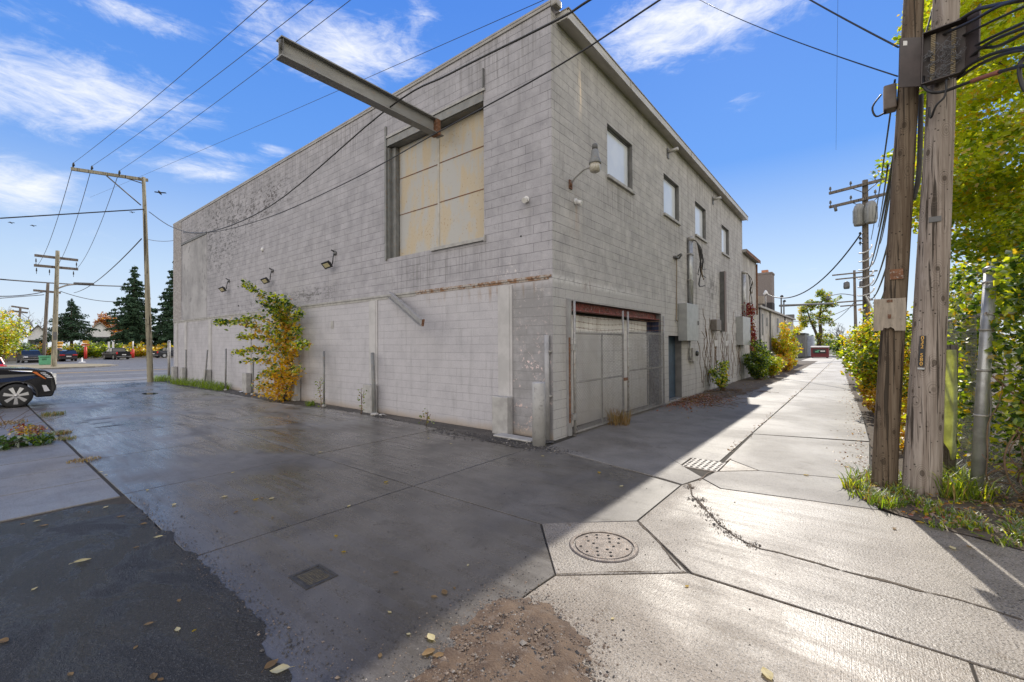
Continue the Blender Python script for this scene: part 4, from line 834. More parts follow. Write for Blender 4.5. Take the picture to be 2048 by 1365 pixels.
def floodlight(px, py, label):
    q = onL(px, py); r = thing('flood_light', label, 'flood light', q, 'flood lights along the front wall')
    hx, hz = q.x - 0.10, q.z
    mb = MB(); mb.lathe((q.x + 0.05, WY - 0.001, hz + 0.42), [(0.075, 0), (0.075, -0.05), (0.03, -0.06)], 14, 'y'); mb.build('junction_box', steel_dk, r)
    mb = MB(); mb.tube([(q.x + 0.05, WY - 0.06, hz + 0.40), (q.x + 0.05, WY - 0.10, hz + 0.25), (q.x + 0.05, WY - 0.12, hz + 0.02)], 0.018, 8); mb.tube([(q.x + 0.05, WY - 0.06, hz + 0.47), (q.x - 0.02, WY - 0.12, hz + 0.52)], 0.025, 8); mb.build('stem', black_m, r)
    mb = MB(); n = Vector((0.22, -0.72, -0.62)).normalized(); t = Vector((1, 0, 0)); t = (t - n * t.dot(n)).normalized(); b = n.cross(t); c = Vector((q.x - 0.05, WY - 0.26, hz))
    mb.obox(c, t * 0.18, b * 0.12, n * 0.03); mb.obox(c - n * 0.05 + t * 0.1, t * 0.05, b * 0.05, n * 0.02); h = mb.build('housing', black_m, r, bevel=0.01)
    mb = MB(); mb.obox(c + n * 0.032, t * 0.125, b * 0.072, n * 0.002); mb.build('lens', led_m, h)
floodlight(458, 580, 'small black flood light nearest the far end of the long wall')
floodlight(545, 563, 'black flood light directly above the yellowing wall sapling')
floodlight(670, 532, 'black flood light between the sapling and the loft door')

# yard light on a curved arm
q = onR(1140, 370); r = thing('yard_light', 'gooseneck security light with ribbed glass on curved arm', 'wall lamp', q)
t = on_x(1190, 345, WX + 0.75)
mb = MB(); mb.tube([q + Vector((0.0, 0, 0.0)), q + Vector((0.12, 0.01, 0.13)), q + Vector((0.35, 0.03, 0.27)), q + Vector((0.60, 0.05, 0.30)), (t.x, t.y, q.z + 0.30)], 0.022, 10); arm = mb.build('arm', trim_m, r)
mb = MB(); mb.box(q.x + 0.001, q.x + 0.03, q.y - 0.06, q.y + 0.06, q.z - 0.10, q.z + 0.10); mb.tube([q + Vector((0.03, -0.04, 0.05)), q + Vector((0.06, -0.04, -0.06))], 0.025, 8); mb.build('mounting_plate', rust, arm)
c = Vector((t.x, t.y, q.z + 0.30))
mb = MB(); mb.lathe(c, [(0.05, 0.22), (0.075, 0.20), (0.085, 0.05), (0.115, 0.0), (0.125, -0.06), (0.13, -0.09), (0.11, -0.095)], 20); mb.build('housing', steel_gray, r)
mb = MB(); mb.lathe(c, [(0.05, 0.33), (0.062, 0.31), (0.062, 0.21)], 12); mb.build('photocell', steel_dk, r)
mb = MB(); mb.lathe(c, [(0.112, -0.096), (0.118, -0.16), (0.105, -0.25), (0.06, -0.275), (0.02, -0.28)], 24); mb.build('lens', gm('ribbed_glass', (0.30, 0.27, 0.21), (0.50, 0.47, 0.40), 40, 0.15, 0.4, 60, stretch=(3, 3, 0.2), spec=0.8), r)
for px, py, onw, lab in ((1054, 400, 'L', 'white round sensor lamp on front wall above the corner'), (1150, 404, 'R', 'white sensor lamp beneath the gooseneck light, rust stained')):
    q = onL(px, py) if onw == 'L' else onR(px, py); nrm = Vector((0, -1, 0)) if onw == 'L' else Vector((1, 0, 0)); r = thing('sensor_lamp', lab, 'wall lamp', q)
    side = Vector((-1, 0, 0)) if onw == 'L' else Vector((0, -1, 0))
    mb = MB(); mb.tube([q, q + nrm * 0.04], 0.075, 16); mb.build('base', white_p, r)
    e = (nrm + Vector((0, 0, -0.55)) + side * -0.3).normalized(); mb = MB(); mb.tube([q + nrm * 0.04, q + nrm * 0.04 + e * 0.06, q + nrm * 0.04 + e * 0.13], [0.045, 0.055, 0.06], 14); mb.build('socket', white_p, r)
q = onL(488 / 2.626 + 340, 261 / 2.626 + 400); mb = MB(); mb.lathe((q.x, WY - 0.001, q.z), [(0.10, 0), (0.10, -0.03), (0.05, -0.07)], 16, 'y'); tag(mb.build('round_vent', white_p, origin=q), 'small white round cap on the weathered upper wall', 'vent')

# ------------------------------------------------------------------ chain link gates across the garage opening
def chainlink(mb, P, u0, u1, z0, z1, pitch=0.085, r=0.0052):
    """diamond wire between u0..u1 and z0..z1; P(u, z) gives the point"""
    W, H = u1 - u0, z1 - z0; k = -H
    while k < W:
        for sgn in (1, -1):
            s0, s1 = max(0, -k), min(H, W - k)
            if s1 - s0 < 0.02: continue
            ua, ub = u0 + k + s0, u0 + k + s1
            if sgn < 0: ua, ub = u0 + u1 - ua, u0 + u1 - ub
            mb.tube([P(ua, z0 + s0), P(ub, z0 + s1)], r, 3, False)
        k += pitch
GX = WX + 0.10
def gate_leaf(label, ya, yb, za, zmid, zt, ztop_a, ztop_b, swing):
    r = thing('chain_link_gate', label, 'gate', (GX, ya, 0), 'chain link gate leaves across the garage opening')
    P = lambda u, z: Vector((GX + (u - ya) * swing, u, z))
    n1 = MB()
    n1.tube([P(ya, za), P(ya, ztop_a)], 0.030, 10); n1.build('upright', galv_d, r)
    n1 = MB(); n1.tube([P(yb, za), P(yb, ztop_b)], 0.028, 10); n1.build('upright', galv_d, r)
    for z in (za + 0.02, zmid, zt): n1 = MB(); n1.tube([P(ya, z), P(yb, z)], 0.024, 8); n1.build('rail', galv_d, r)
    ym = ya + (yb - ya) * 0.52; n1 = MB(); n1.tube([P(ym, za), P(ym, zt)], 0.021, 8); n1.build('brace', galv_d, r)
    n1 = MB(); chainlink(n1, lambda u, z: P(u, z) + Vector((0.028, 0, 0)), ya, yb, za, zt + 0.06); n1.build('wire_mesh', galv_d, r)
    n1 = MB()
    for k in range(3):
        z = zt + 0.14 + 0.14 * k; pts = [P(ya + (yb - ya) * i / 12, z - 0.05 * math.sin(math.pi * i / 12)) for i in range(13)]; n1.tube(pts, 0.006, 4)
        for i in range(1, 12): p = pts[i]; n1.tube([p + Vector((0, -0.012, 0.03)), p + Vector((0, 0.012, -0.03))], 0.003, 3)
    n1.build('barbed_wire', rust, r)
    return r, P
gl, Pg = gate_leaf('left chain link gate leaf hinged beside the wall corner', onR(1149, 700, .1).y, onR(1246, 700, .1).y, 0.04, 1.18, 2.30, 3.05, 2.95, 0.0)
for z in (0.42, 1.98):
    mb = MB(); y = onR(1149, 700, .1).y; mb.box(WX + 0.002, GX + 0.04, y - 0.14, y + 0.035, z - 0.07, z + 0.07); mb.build('hinge', galv_d, gl)
mb = MB(); mb.box(GX + 0.03, GX + 0.07, onR(1246, 700, .1).y - 0.05, onR(1246, 700, .1).y + 0.16, 1.05, 1.13); mb.build('latch', rust, gl)
gr_, Pr_ = gate_leaf('right chain link gate leaf reaching to the blue door side', onR(1256, 700, .1).y, onR(1329, 700, .16).y, 0.06, 1.30, 2.36, 2.95, 2.95, 0.012)
y = onR(1141, 700, .05).y; r = thing('gate_post', 'pale steel channel gate post fixed on the corner wall', 'post', (WX + 0.05, y, 0))
mb = MB(); mb.box(WX + 0.002, WX + 0.07, y - 0.10, y + 0.02, 0, 3.06); mb.build('channel', steel_pale, r); mb = MB(); mb.box(WX + 0.07, WX + 0.09, y - 0.11, y - 0.06, 0.3, 2.2); mb.build('edge_strip', rust, r)
# front bollard and the pipe at the corner
q = ground(1078, 892); r = thing('bollard', 'grey painted steel pipe bollard guarding the building corner', 'bollard', q)
mb = MB(); mb.lathe(q, [(0.135, -0.05), (0.135, 1.26), (0.12, 1.285), (0.03, 1.29)], 24); mb.build('pipe', gm('bollard_paint', (0.40, 0.395, 0.39), (0.34, 0.335, 0.33), 4, 0.6, 0.15, 30, c3=(0.25, 0.245, 0.24)), r)
q = Vector((WX + 0.05 - 0.16, WY - 0.07, 0)); r = thing('wall_pipe', 'thin grey conduit pipe standing against the corner behind the bollard', 'pipe', q)
mb = MB(); mb.tube([(q.x, q.y, 0), (q.x, q.y, 2.25)], 0.055, 12); mb.build('pipe', steel_pale, r)
for z in (0.95, 1.9):
    mb = MB(); mb.box(q.x - 0.075, q.x + 0.09, q.y - 0.012, WY - 0.001, z - 0.02, z + 0.02); mb.build('strap', galv_d, r)
# guard rods standing along the front wall
for (bx, by, tx, ty, rad, lab) in ((371, 757, 372, 700, 0.035, 'thin steel guard rod, last one before the far wall end'), (409, 765, 415, 700, 0.035, 'leaning steel guard rod beside the far weeds'), (451, 773, 452, 698, 0.035, 'upright steel rod with a hooked tip near the weeds'),
        (505, 785, 507, 715, 0.035, 'steel guard rod left of the yellowing wall sapling'), (648, 805, 648, 703, 0.035, 'steel guard rod right of the yellowing wall sapling'), (749, 824, 745, 706, 0.055, 'thicker leaning steel pipe against the middle pier')):
    b = ground(bx, by); b.y = min(b.y, WY - 0.33); t = on_y(tx, ty, b.y + 0.12); b = on_y(bx, by, b.y); b.z = -0.02
    r = thing('guard_rod', lab, 'post', b, 'steel rods along the front wall'); mb = MB(); mb.tube([b, b.lerp(t, 0.5), t], rad, 10); mb.build('rod', steel_gray, r)
    mb = MB(); mb.lathe(b + Vector((0, 0, 0.02)), [(rad * 2.2, 0.0), (rad * 2.0, 0.05), (rad, 0.07)], 12); mb.build('footing', guard_m, r)
b = at(338, 757, 31.0); b = ground(338, 757); t = at(338, 684, math.hypot(b.x, b.y)); r = thing('gate_post', 'grey steel post standing free beyond the far end of the wall', 'post', b)
mb = MB(); mb.tube([b, (b.x, b.y, t.z)], 0.075, 12); mb.build('pipe', galv_d, r); mb = MB(); mb.lathe((b.x, b.y, t.z), [(0.09, 0), (0.09, 0.03), (0.02, 0.09)], 12); mb.build('cap', galv, r)

# ------------------------------------------------------------------ electrical gear on the alley wall
def riser(y, z0, z1, n, rad, name, label, boxz, boxy, depth, drops):
    r = thing('service_riser', label, 'electrical service', (WX, y, z0))
    mb = MB()
    for k in range(n): mb.tube([(WX + 0.09, y + k * rad * 2.6, z0), (WX + 0.09, y + k * rad * 2.6, z1)], rad, 10)
    mb.build('conduit', galv, r)
    mb = MB(); mb.lathe((WX + 0.11, y + rad * 1.3 * (n - 1), z1), [(0.09, 0), (0.14, 0.05), (0.13, 0.14), (0.05, 0.19)], 14); mb.build('weather_head', galv_d, r)
    mb = MB()
    for z in (z0 + (z1 - z0) * 0.4, z0 + (z1 - z0) * 0.8): mb.box(WX + 0.002, WX + 0.17, y - 0.1, y + 0.1 + rad * 2.6 * (n - 1), z - 0.025, z + 0.025)
    mb.build('strap', galv_d, r)
    mb = MB(); mb.box(WX + 0.002, WX + depth, boxy[0], boxy[1], boxz[0], boxz[1]); bx = mb.build('switch_box', steel_gray_l, r, bevel=0.012)
    mb = MB(); mb.box(WX + depth + 0.001, WX + depth + 0.03, boxy[1] - 0.12, boxy[1] - 0.05, (boxz[0] + boxz[1]) / 2 - 0.08, (boxz[0] + boxz[1]) / 2 + 0.08); mb.build('handle', steel_dk, bx)
    for k in range(drops):
        rr = random.Random(k * 7 + n); m_ = [cable_m, cable_m, cable_t][k % 3]; L = rr.uniform(0.8, 1.7)
        s = Vector((WX + 0.18, y + 0.05, z1 + 0.02)); pts = [s, s + Vector((0.12, 0.12, -0.05)), s + Vector((0.2 + rr.uniform(-.05, .1), 0.25 + rr.uniform(0, .15), -L * 0.45)), s + Vector((0.15 + rr.uniform(-.1, .1), 0.35 + rr.uniform(0, .3), -L)), s + Vector((0.1 + rr.uniform(-.05, .1), 0.55 + rr.uniform(-.1, .9), -L + rr.uniform(-0.1, 0.35)))]
        mb = MB(); mb.tube(smooth_path(pts, 4), 0.016, 6); mb.build('loose_cable', m_, r)
    return r
def smooth_path(p, k):                                # Catmull-Rom through the points
    p = [Vector(q) for q in p]; res = []
    for i in range(len(p) - 1):
        a, b, c, d = p[max(0, i - 1)], p[i], p[i + 1], p[min(len(p) - 1, i + 2)]
        for j in range(k):
            t = j / k; res.append(0.5 * ((2 * b) + (c - a) * t + (2 * a - 5 * b + 4 * c - d) * t * t + (3 * b - a - 3 * c + d) * t ** 3))
    return res + [p[-1]]
steel_gray_l = gm('switchgear_grey', (0.34, 0.345, 0.34), (0.29, 0.295, 0.29), 4, 0.45)
q = onR(1381, 600, .1)
r1 = riser(q.y, 3.5, 6.0, 2, 0.065, 'r', 'twin conduit electrical riser with large grey switch box by door', (2.15, 3.52), (onR(1373, 640, .3).y, onR(1396, 640, .3).y), 0.32, 11)
q = onR(1391, 708, .15); mb = MB(); mb.box(WX + 0.002, WX + 0.16, q.y - 0.35, q.y + 0.35, 1.36, 1.88); mx_ = mb.build('meter_box', trim_m, r1, bevel=0.01)
mb = MB(); mb.lathe((WX + 0.161, q.y + 0.05, 1.66), [(0.10, 0), (0.10, 0.05), (0.08, 0.09)], 16, 'x'); mb.build('meter', glass_d, mx_)
mb = MB(); mb.tube(smooth_path([(WX + 0.08, q.y - 0.45, 2.15), (WX + 0.08, q.y - 0.47, 1.7), (WX + 0.08, q.y - 0.45, 1.5), (WX + 0.08, q.y - 0.35, 1.45)], 4), 0.03, 8); mb.build('conduit', galv, r1)
q = onR(1488, 590, .1)
r2 = riser(q.y, 3.4, 6.0, 1, 0.11, 'r', 'single thick conduit riser and tall switch box near annex', (1.95, 3.5), (onR(1484, 660, .3).y, onR(1499, 660, .3).y), 0.35, 6)
q = onR(1446, 600, .1); r = thing('steel_channel', 'rusty brown vertical steel channel bolted to alley wall', 'channel', (WX, q.y, 2.7)); mb = MB(); mb.box(WX + 0.002, WX + 0.20, q.y - 0.16, q.y + 0.16, 2.62, 5.48); mb.build('channel', steel_dk, r); mb = MB(); mb.box(WX + 0.201, WX + 0.22, q.y - 0.19, q.y + 0.19, 2.6, 5.5); mb.build('cover', gm('brown_steel', (0.12, 0.085, 0.07), (0.17, 0.12, 0.10), 4, 0.6), r)
q = onR(1433, 651, .15); mb = MB(); mb.box(WX + 0.002, WX + 0.26, q.y - 0.42, q.y + 0.42, 2.62, 3.12); o = mb.build('wall_box', gm('box_brown', (0.14, 0.12, 0.105), (0.19, 0.165, 0.15), 4, 0.6), origin=(WX, q.y, 2.6), bevel=0.03); tag(o, 'squat brown tin box beside the rusty steel channel', 'box')
q = onR(1350, 516); r = thing('insulator_bracket', 'small dark insulator bracket with hanging rope below', 'bracket', q)
mb = MB(); mb.box(q.x + 0.002, q.x + 0.12, q.y - 0.22, q.y + 0.22, q.z - 0.03, q.z + 0.03); mb.tube([q, q + Vector((0.25, -0.1, 0.1))], 0.03, 8); mb.tube([q + Vector((0.1, 0.15, 0)), q + Vector((0.2, 0.15, 0.12))], 0.035, 8); mb.build('rack', steel_dk, r)
mb = MB(); z2 = onR(1351, 640).z; mb.tube(smooth_path([q + Vector((0.06, 0, 0)), (WX + 0.05, q.y + 0.02, q.z - 0.8), (WX + 0.04, q.y - 0.02, z2 + 0.1), (WX + 0.06, q.y - 0.08, z2), (WX + 0.05, q.y + 0.05, z2 - 0.05)], 4), 0.018, 6); mb.build('rope', cable_t, r)
# roof masts on the low range
for px, py, zt, lab in ((1568, 612, 6.2, 'thin roof mast with curled weather head on annex'), (1573, 618, 5.9, 'shorter dark roof mast beside the curled one on annex')):
    q = onR(px, 640); r = thing('roof_mast', lab, 'mast', (WX - 0.2, q.y, 4.55)); mb = MB(); mb.tube([(WX - 0.2, q.y, 4.4), (WX - 0.2, q.y, zt)], 0.06, 8); mb.build('pipe', steel_dk, r)
    mb = MB(); mb.lathe((WX - 0.15, q.y, zt), [(0.1, 0), (0.15, 0.08), (0.06, 0.2)], 10); mb.build('weather_head', black_m, r)
q = on_x(1532, 640, WX - 0.1); r = thing('roof_mast', 'pale roof mast with white insulators holding the service drop', 'mast', (q.x, q.y, 4.5)); ztm = on_x(1532, 588, WX - 0.1).z
mb = MB(); mb.tube([(q.x, q.y, 4.4), (q.x, q.y, ztm)], 0.05, 8); mb.build('pipe', galv_d, r)
mb = MB(); mb.lathe((q.x, q.y, ztm), [(0.14, -0.1), (0.17, 0.0), (0.1, 0.15), (0.04, 0.25)], 10); mb.build('insulator', white_p, r)
MAST = Vector((q.x, q.y, ztm))
# horizontal timber boom across the alley beyond
a, b = at(1560, 612, 54), at(1666, 607, 72); r = MB(); r.tube([a, b], 0.12, 8); tag(r.build('overhead_conduit', steel_dk, origin=a), 'long dark overhead pipe spanning the alley beyond the annex', 'pipe')

# ------------------------------------------------------------------ lids in the pavement
c = ground(1207, 1092); c.z = 0
mh = thing('manhole', 'round cast iron manhole cover pierced with many holes', 'manhole', c)
mb = MB(); R0 = 0.33
ring = MB(); n = 56
for (ra, za, rb, zb) in ((0.302, -0.004, 0.304, 0.011), (0.304, 0.011, 0.334, 0.011), (0.334, 0.011, 0.346, 0.002)):
    vs = []
    for k in range(n):
        t = 2 * math.pi * k / n; vs += [(c.x + ra * math.cos(t), c.y + ra * math.sin(t), za), (c.x + rb * math.cos(t), c.y + rb * math.sin(t), zb)]
    ring.add(vs, [(2 * k, 2 * ((k + 1) % n), 2 * ((k + 1) % n) + 1, 2 * k + 1) for k in range(n)], True)
ring.build('rim', iron_m, mh)
lid = MB(); vs = [(c.x, c.y, 0.012)]
rings = [0.06, 0.12, 0.18, 0.24, 0.280, 0.289]; zz_ = [0.009, 0.008, 0.009, 0.008, 0.008, -0.004]
for r_, z_ in zip(rings, zz_): vs += [(c.x + r_ * math.cos(2 * math.pi * k / n), c.y + r_ * math.sin(2 * math.pi * k / n), z_) for k in range(n)]
fs = [(0, 1 + k, 1 + (k + 1) % n) for k in range(n)] + [(1 + i * n + k, 1 + (i + 1) * n + k, 1 + (i + 1) * n + (k + 1) % n, 1 + i * n + (k + 1) % n) for i in range(5) for k in range(n)]
lid.add(vs, fs); lido = lid.build('lid', iron_m, mh)
hb_ = MB()
for (rr, cnt, off) in ((0.10, 6, 0.3), (0.165, 8, 0.1), (0.235, 12, 0.25)):
    for k in range(cnt):
        if (k + cnt) % 5 == 3: continue
        t = 2 * math.pi * k / cnt + off; x, y = c.x + rr * math.cos(t), c.y + rr * math.sin(t)
        hb_ = MB(); hb_.add([(x + 0.015 * math.cos(u * 0.6283), y + 0.015 * math.sin(u * 0.6283), 0.0112) for u in range(10)], [tuple(range(10))]); hb_.build('drain_hole', hole_m, lido)
q0, q1, q2, q3 = [ground(*p) for p in ((1385, 918), (1450, 925), (1440, 943), (1375, 935))]
gx0, gx1, gy0, gy1 = -2.30, -1.76, 7.46, 8.10
gd_ = thing('drain_grate', 'square iron drain grate with rows of round holes in the alley', 'drain', ((gx0 + gx1) / 2, (gy0 + gy1) / 2, 0))
mb = MB(); mb.box(gx0, gx1, gy0, gy1, -0.02, 0.006); mb.build('plate', gm('worn_iron', (0.36, 0.32, 0.28), (0.27, 0.24, 0.21), 9, 0.5, 0.3, 60), gd_, bevel=0.004)
mb = MB()
for i in range(6):
    for j in range(6):
        x, y = gx0 + (i + 0.5) * (gx1 - gx0) / 6, gy0 + (j + 0.5) * (gy1 - gy0) / 6
        mb = MB(); mb.add([(x + 0.026 * math.cos(u * 0.6283), y + 0.032 * math.sin(u * 0.6283), 0.0085) for u in range(10)], [tuple(range(10))]); mb.build('drain_hole', hole_m, gd_)
ux0, ux1, uy0, uy1 = -3.96, -3.63, 1.78, 2.07
uc = thing('utility_cover', 'small dark rectangular utility cover set in the wet slab', 'cover', ((ux0 + ux1) / 2, (uy0 + uy1) / 2, 0))
mb = MB(); mb.box(ux0, ux1, uy0, uy0 + 0.03, -0.02, 0.006); mb.box(ux0, ux1, uy1 - 0.03, uy1, -0.02, 0.006); mb.box(ux0, ux0 + 0.03, uy0 + 0.031, uy1 - 0.031, -0.02, 0.006); mb.box(ux1 - 0.03, ux1, uy0 + 0.031, uy1 - 0.031, -0.02, 0.006); mb.build('rim', iron_d, uc)
mb = MB(); mb.box(ux0 + 0.034, ux1 - 0.034, uy0 + 0.034, uy1 - 0.034, -0.02, 0.001); l_ = mb.build('lid', iron_d, uc)
mb = MB()
for k in range(9):
    t = ux0 + 0.06 + k * 0.026; mb.box(t, t + 0.01, uy0 + 0.05, uy1 - 0.05, 0.0012, 0.004)
mb.build('lid_ribs', gm('lid_mud', (0.16, 0.13, 0.07), (0.07, 0.06, 0.045), 30, 0.7), l_)

# ------------------------------------------------------------------ utility poles
def upole(name, label, base, top, r0, r1, m, group=None, twist=0.0):
    base, top = Vector(base), Vector(top); r = thing(name, label, 'utility pole', base, group)
    mb = MB(); n = 24; k = 26; rr = random.Random(int(base.x * 100 + base.y * 10)); ph = rr.uniform(0, 6)
    vs = []; ax = (top - base)
    for i in range(k + 1):
        t = i / k; c = base.lerp(top, t) + Vector((0.006 * math.sin(t * 5 + ph), 0.006 * math.cos(t * 4 + ph), 0)) * (r0 / 0.15)
        if i == 0: c.z -= 0.15
        ra = r0 + (r1 - r0) * t
        for j in range(n):
            a = 2 * math.pi * j / n; w = ra * (1 + 0.06 * mnoise.noise((math.cos(a) * 1.5, math.sin(a) * 1.5, t * 6 + ph)) + 0.03 * mnoise.noise((math.cos(a) * 5, math.sin(a) * 5, t * 3 + ph)))
            vs.append(c + Vector((w * math.cos(a), w * math.sin(a), 0)))
    fs = [(i * n + j, i * n + (j + 1) % n, (i + 1) * n + (j + 1) % n, (i + 1) * n + j) for i in range(k) for j in range(n)]
    mb.add(vs, fs, True); b0 = k * n; mb.f.append([b0 + j for j in range(n)]); mb.m.append(0); mb.s.append(False)
    mb.build('pole', m, r); return r
bA = ground(1768, 972); tA = at(1826, 0, math.hypot(bA.x + .28, bA.y)); bB = ground(1841, 985); tB = at(1894, 0, math.hypot(bB.x + .3, bB.y))
bA.z = bB.z = 0
ext = lambda b, t, z: b + (t - b) * (z / t.z)
topA, topB = ext(bA, tA, 10.2), ext(bB, tB, 11.0)
pA = upole('utility_pole', 'brown cracked timber utility pole with nailed plywood square', bA, topA, 0.148, 0.088, pole_brown)
pB = upole('utility_pole', 'thick grey knotty timber utility pole beside the brown one', bB, topB, 0.197, 0.092, pole_gray)
def on_pole(b, t, z, r0, r1, toward=None, off=0.0):   # point on a pole's skin facing the camera (or a given side)
    c = b.lerp(t, (z - b.z) / (t.z - b.z)); d = Vector((-c.x, -c.y, 0)).normalized() if toward is None else Vector(toward).normalized()
    return c + d * (r0 + (r1 - r0) * z / t.z + off), d
# plywood square
p, d = on_pole(bA, topA, 2.44, 0.148, 0.088, off=0.03); sd = d.cross(Vector((0, 0, 1))).normalized() * -1
zt, zb = at(1770, 598, 8.0).z, at(1770, 663, 8.0).z; hw = 0.17
mb = MB(); c = Vector((p.x, p.y, (zt + zb) / 2)) - sd * 0.05; u = Vector((0.02, 0, 1)).normalized(); hz_ = (zt - zb) / 2
side = Vector((d.y, -d.x, 0)) * -1
pts = [(-hw, -hz_), (-hw * 0.4, -hz_ * 0.93), (-hw * 0.35, -hz_ * 0.78), (-hw * 0.1, -hz_ * 0.82), (0.1 * hw, -hz_ * 0.75), (0.3 * hw, -hz_ * 0.86), (0.35 * hw, -hz_ * 0.97), (hw, -hz_ * 0.98), (hw, hz_), (-hw, hz_)]
mb.prism(pts, 0.0, 0.014, lambda a, b, w: c + side * a + u * b + d * w); bo = mb.build('plywood_square', ply_m, pA)
mb = MB(); mb.obox(c + u * (-hz_ * 0.1) + d * 0.018, side * 0.018, u * 0.03, d * 0.003); mb.obox(c + u * hz_ * 0.85 + d * 0.018, side * 0.03, u * 0.018, d * 0.003); mb.build('nail_plate', rust, bo)
# number tag on the grey pole
p, d = on_pole(bB, topB, 2.0, 0.197, 0.092, toward=(-0.42, -1, 0), off=0.012); ax_ = (topB - bB).normalized(); side = Vector((d.y, -d.x, 0)) * -1
ztg, zbg = at(1833, 672, 7.95).z, at(1833, 733, 7.95).z; pc = p.copy(); pc = bB.lerp(topB, ((ztg + zbg) / 2) / topB.z) + d * (0.197 - 0.105 * 0.19 + 0.018)
mb = MB(); mb.obox(pc, side * 0.032, ax_ * (ztg - zbg) / 2, d * 0.005); tg = mb.build('number_tag', black_m, pB)
text_part('tag_digits', '0\n3\n2\n\n5\n8\n0', 0.07, tag_y, pc + d * 0.0065, side, ax_, tg, spacing=0.82)
mb = MB(); mb.obox(pc - ax_ * ((ztg - zbg) / 2 + 0.03), side * 0.035, ax_ * 0.012, d * 0.004); mb.build('nail_plate', galv, tg)
# steel tag plate higher on the grey pole, and on the brown one
p, d = on_pole(bB, topB, at(1877, 438, 8.0).z, 0.197, 0.092, off=0.004); mb = MB(); mb.obox(p, Vector((d.y, -d.x, 0)) * 0.06, Vector((0, 0, 0.035)), d * 0.008); mb.build('nail_plate', steel_dk, pB)
p, d = on_pole(bA, topA, at(1794, 548, 8.0).z, 0.148, 0.088, off=0.004); mb = MB(); mb.obox(p, Vector((d.y, -d.x, 0)) * 0.07, Vector((0, 0, 0.07)), d * 0.01); mb.build('nail_plate', rust, pA)
# meter tin on the far side of the brown pole
p, d = on_pole(bA, topA, at(1782, 186, 8.0).z, 0.148, 0.088, toward=(-1, 0.1, 0), off=0.06); mb = MB(); mb.box(p.x - 0.08, p.x + 0.06, p.y - 0.1, p.y + 0.1, p.z - 0.17, p.z + 0.17); bo = mb.build('terminal_box', gm('tin_brown', (0.16, 0.12, 0.095), (0.22, 0.18, 0.15), 5, 0.6), pA, bevel=0.015)
mb = MB(); mb.tube(smooth_path([(p.x - 0.05, p.y, p.z - 0.17), (p.x - 0.16, p.y, p.z - 0.2), (p.x - 0.2, p.y, p.z - 0.05), (p.x - 0.1, p.y, p.z + 0.1)], 4), 0.012, 6); mb.build('loose_cable', cable_m, bo)
# open terminal cabinet on the grey pole
zc = (at(1890, 70, 8.0).z + at(1890, 155, 8.0).z) / 2; p, d = on_pole(bB, topB, zc, 0.197, 0.092, off=0.05); side = Vector((d.y, -d.x, 0)) * -1; hh_ = 0.33
tilt = Vector((0.03, 0, 1)).normalized()
cb = thing('terminal_cabinet', 'open dark telephone terminal cabinet strapped high on the grey pole', 'cabinet', p)
mb = MB(); mb.obox(p + d * 0.0, side * 0.20, tilt * hh_, d * 0.015); mb.obox(p + d * 0.06 - side * 0.20, side * 0.006, tilt * hh_, d * 0.06); mb.obox(p + d * 0.06 + tilt * hh_, side * 0.205, tilt * 0.006, d * 0.065); mb.obox(p + d * 0.06 - tilt * hh_, side * 0.205, tilt * 0.006, d * 0.065)
cabm = gm('cabinet_brown', (0.055, 0.043, 0.042), (0.08, 0.062, 0.06), 5, 0.55); mb.build('case', cabm, cb)
mb = MB()
tan_m = gm('terminal_tan', (0.34, 0.27, 0.16), (0.25, 0.2, 0.13), 20, 0.6)
for s_ in (-0.10, 0.09):
    mb = MB(); mb.obox(p + d * 0.03 + side * s_, side * 0.014, tilt * 0.29, d * 0.012)
    for k in range(26): mb.obox(p + d * 0.05 + side * s_ + tilt * (-0.29 + 0.023 * k), side * 0.022, tilt * 0.006, d * 0.02)
    mb.build('terminal_strip', tan_m, cb)
mb = MB(); rr = random.Random(4)
for k in range(46):
    s0 = p + d * 0.07 + side * rr.uniform(-0.15, 0.1) + tilt * rr.uniform(-0.3, 0.1); pts = [s0]
    for _ in range(5): pts.append(pts[-1] + side * rr.uniform(-0.06, 0.06) + tilt * rr.uniform(-0.06, 0.06) + d * rr.uniform(-0.012, 0.02))
    mb.tube(smooth_path(pts, 3), 0.0035, 4, False)
mb.build('wire_tangle', gm('wire_grey', (0.20, 0.20, 0.21), (0.10, 0.10, 0.11), 30, 0.5), cb)
mb = MB(); dl = (side * -0.75 + d * 0.66).normalized(); hinge = p - side * 0.205 + d * 0.10; mb.obox(hinge + dl * 0.14 - tilt * 0.03, dl * 0.14, tilt * (hh_ * 0.98), dl.cross(tilt) * 0.008); dr = mb.build('door', cabm, cb)
mb = MB(); nn_ = dl.cross(tilt); nn_ = nn_ if nn_.dot(-p) > 0 else -nn_; mb.obox(hinge + dl * 0.22 + tilt * 0.22 + nn_ * 0.010, dl * 0.025, tilt * 0.03, nn_ * 0.002); mb.build('sticker', white_p, dr)
mb = MB(); dl2 = (side * 0.45 + d * 0.89).normalized(); hinge2 = p + side * 0.205 + d * 0.02; mb.obox(hinge2 + dl2 * 0.12 + tilt * 0.05, dl2 * 0.12, tilt * (hh_ * 0.98), dl2.cross(tilt) * 0.008)
for k in range(8): mb.obox(hinge2 + dl2 * (0.02 + 0.028 * k) + tilt * 0.05 - dl2.cross(tilt) * 0.012, dl2 * 0.004, tilt * (hh_ * 0.95), dl2.cross(tilt) * 0.004)
mb.build('door', cabm, cb)

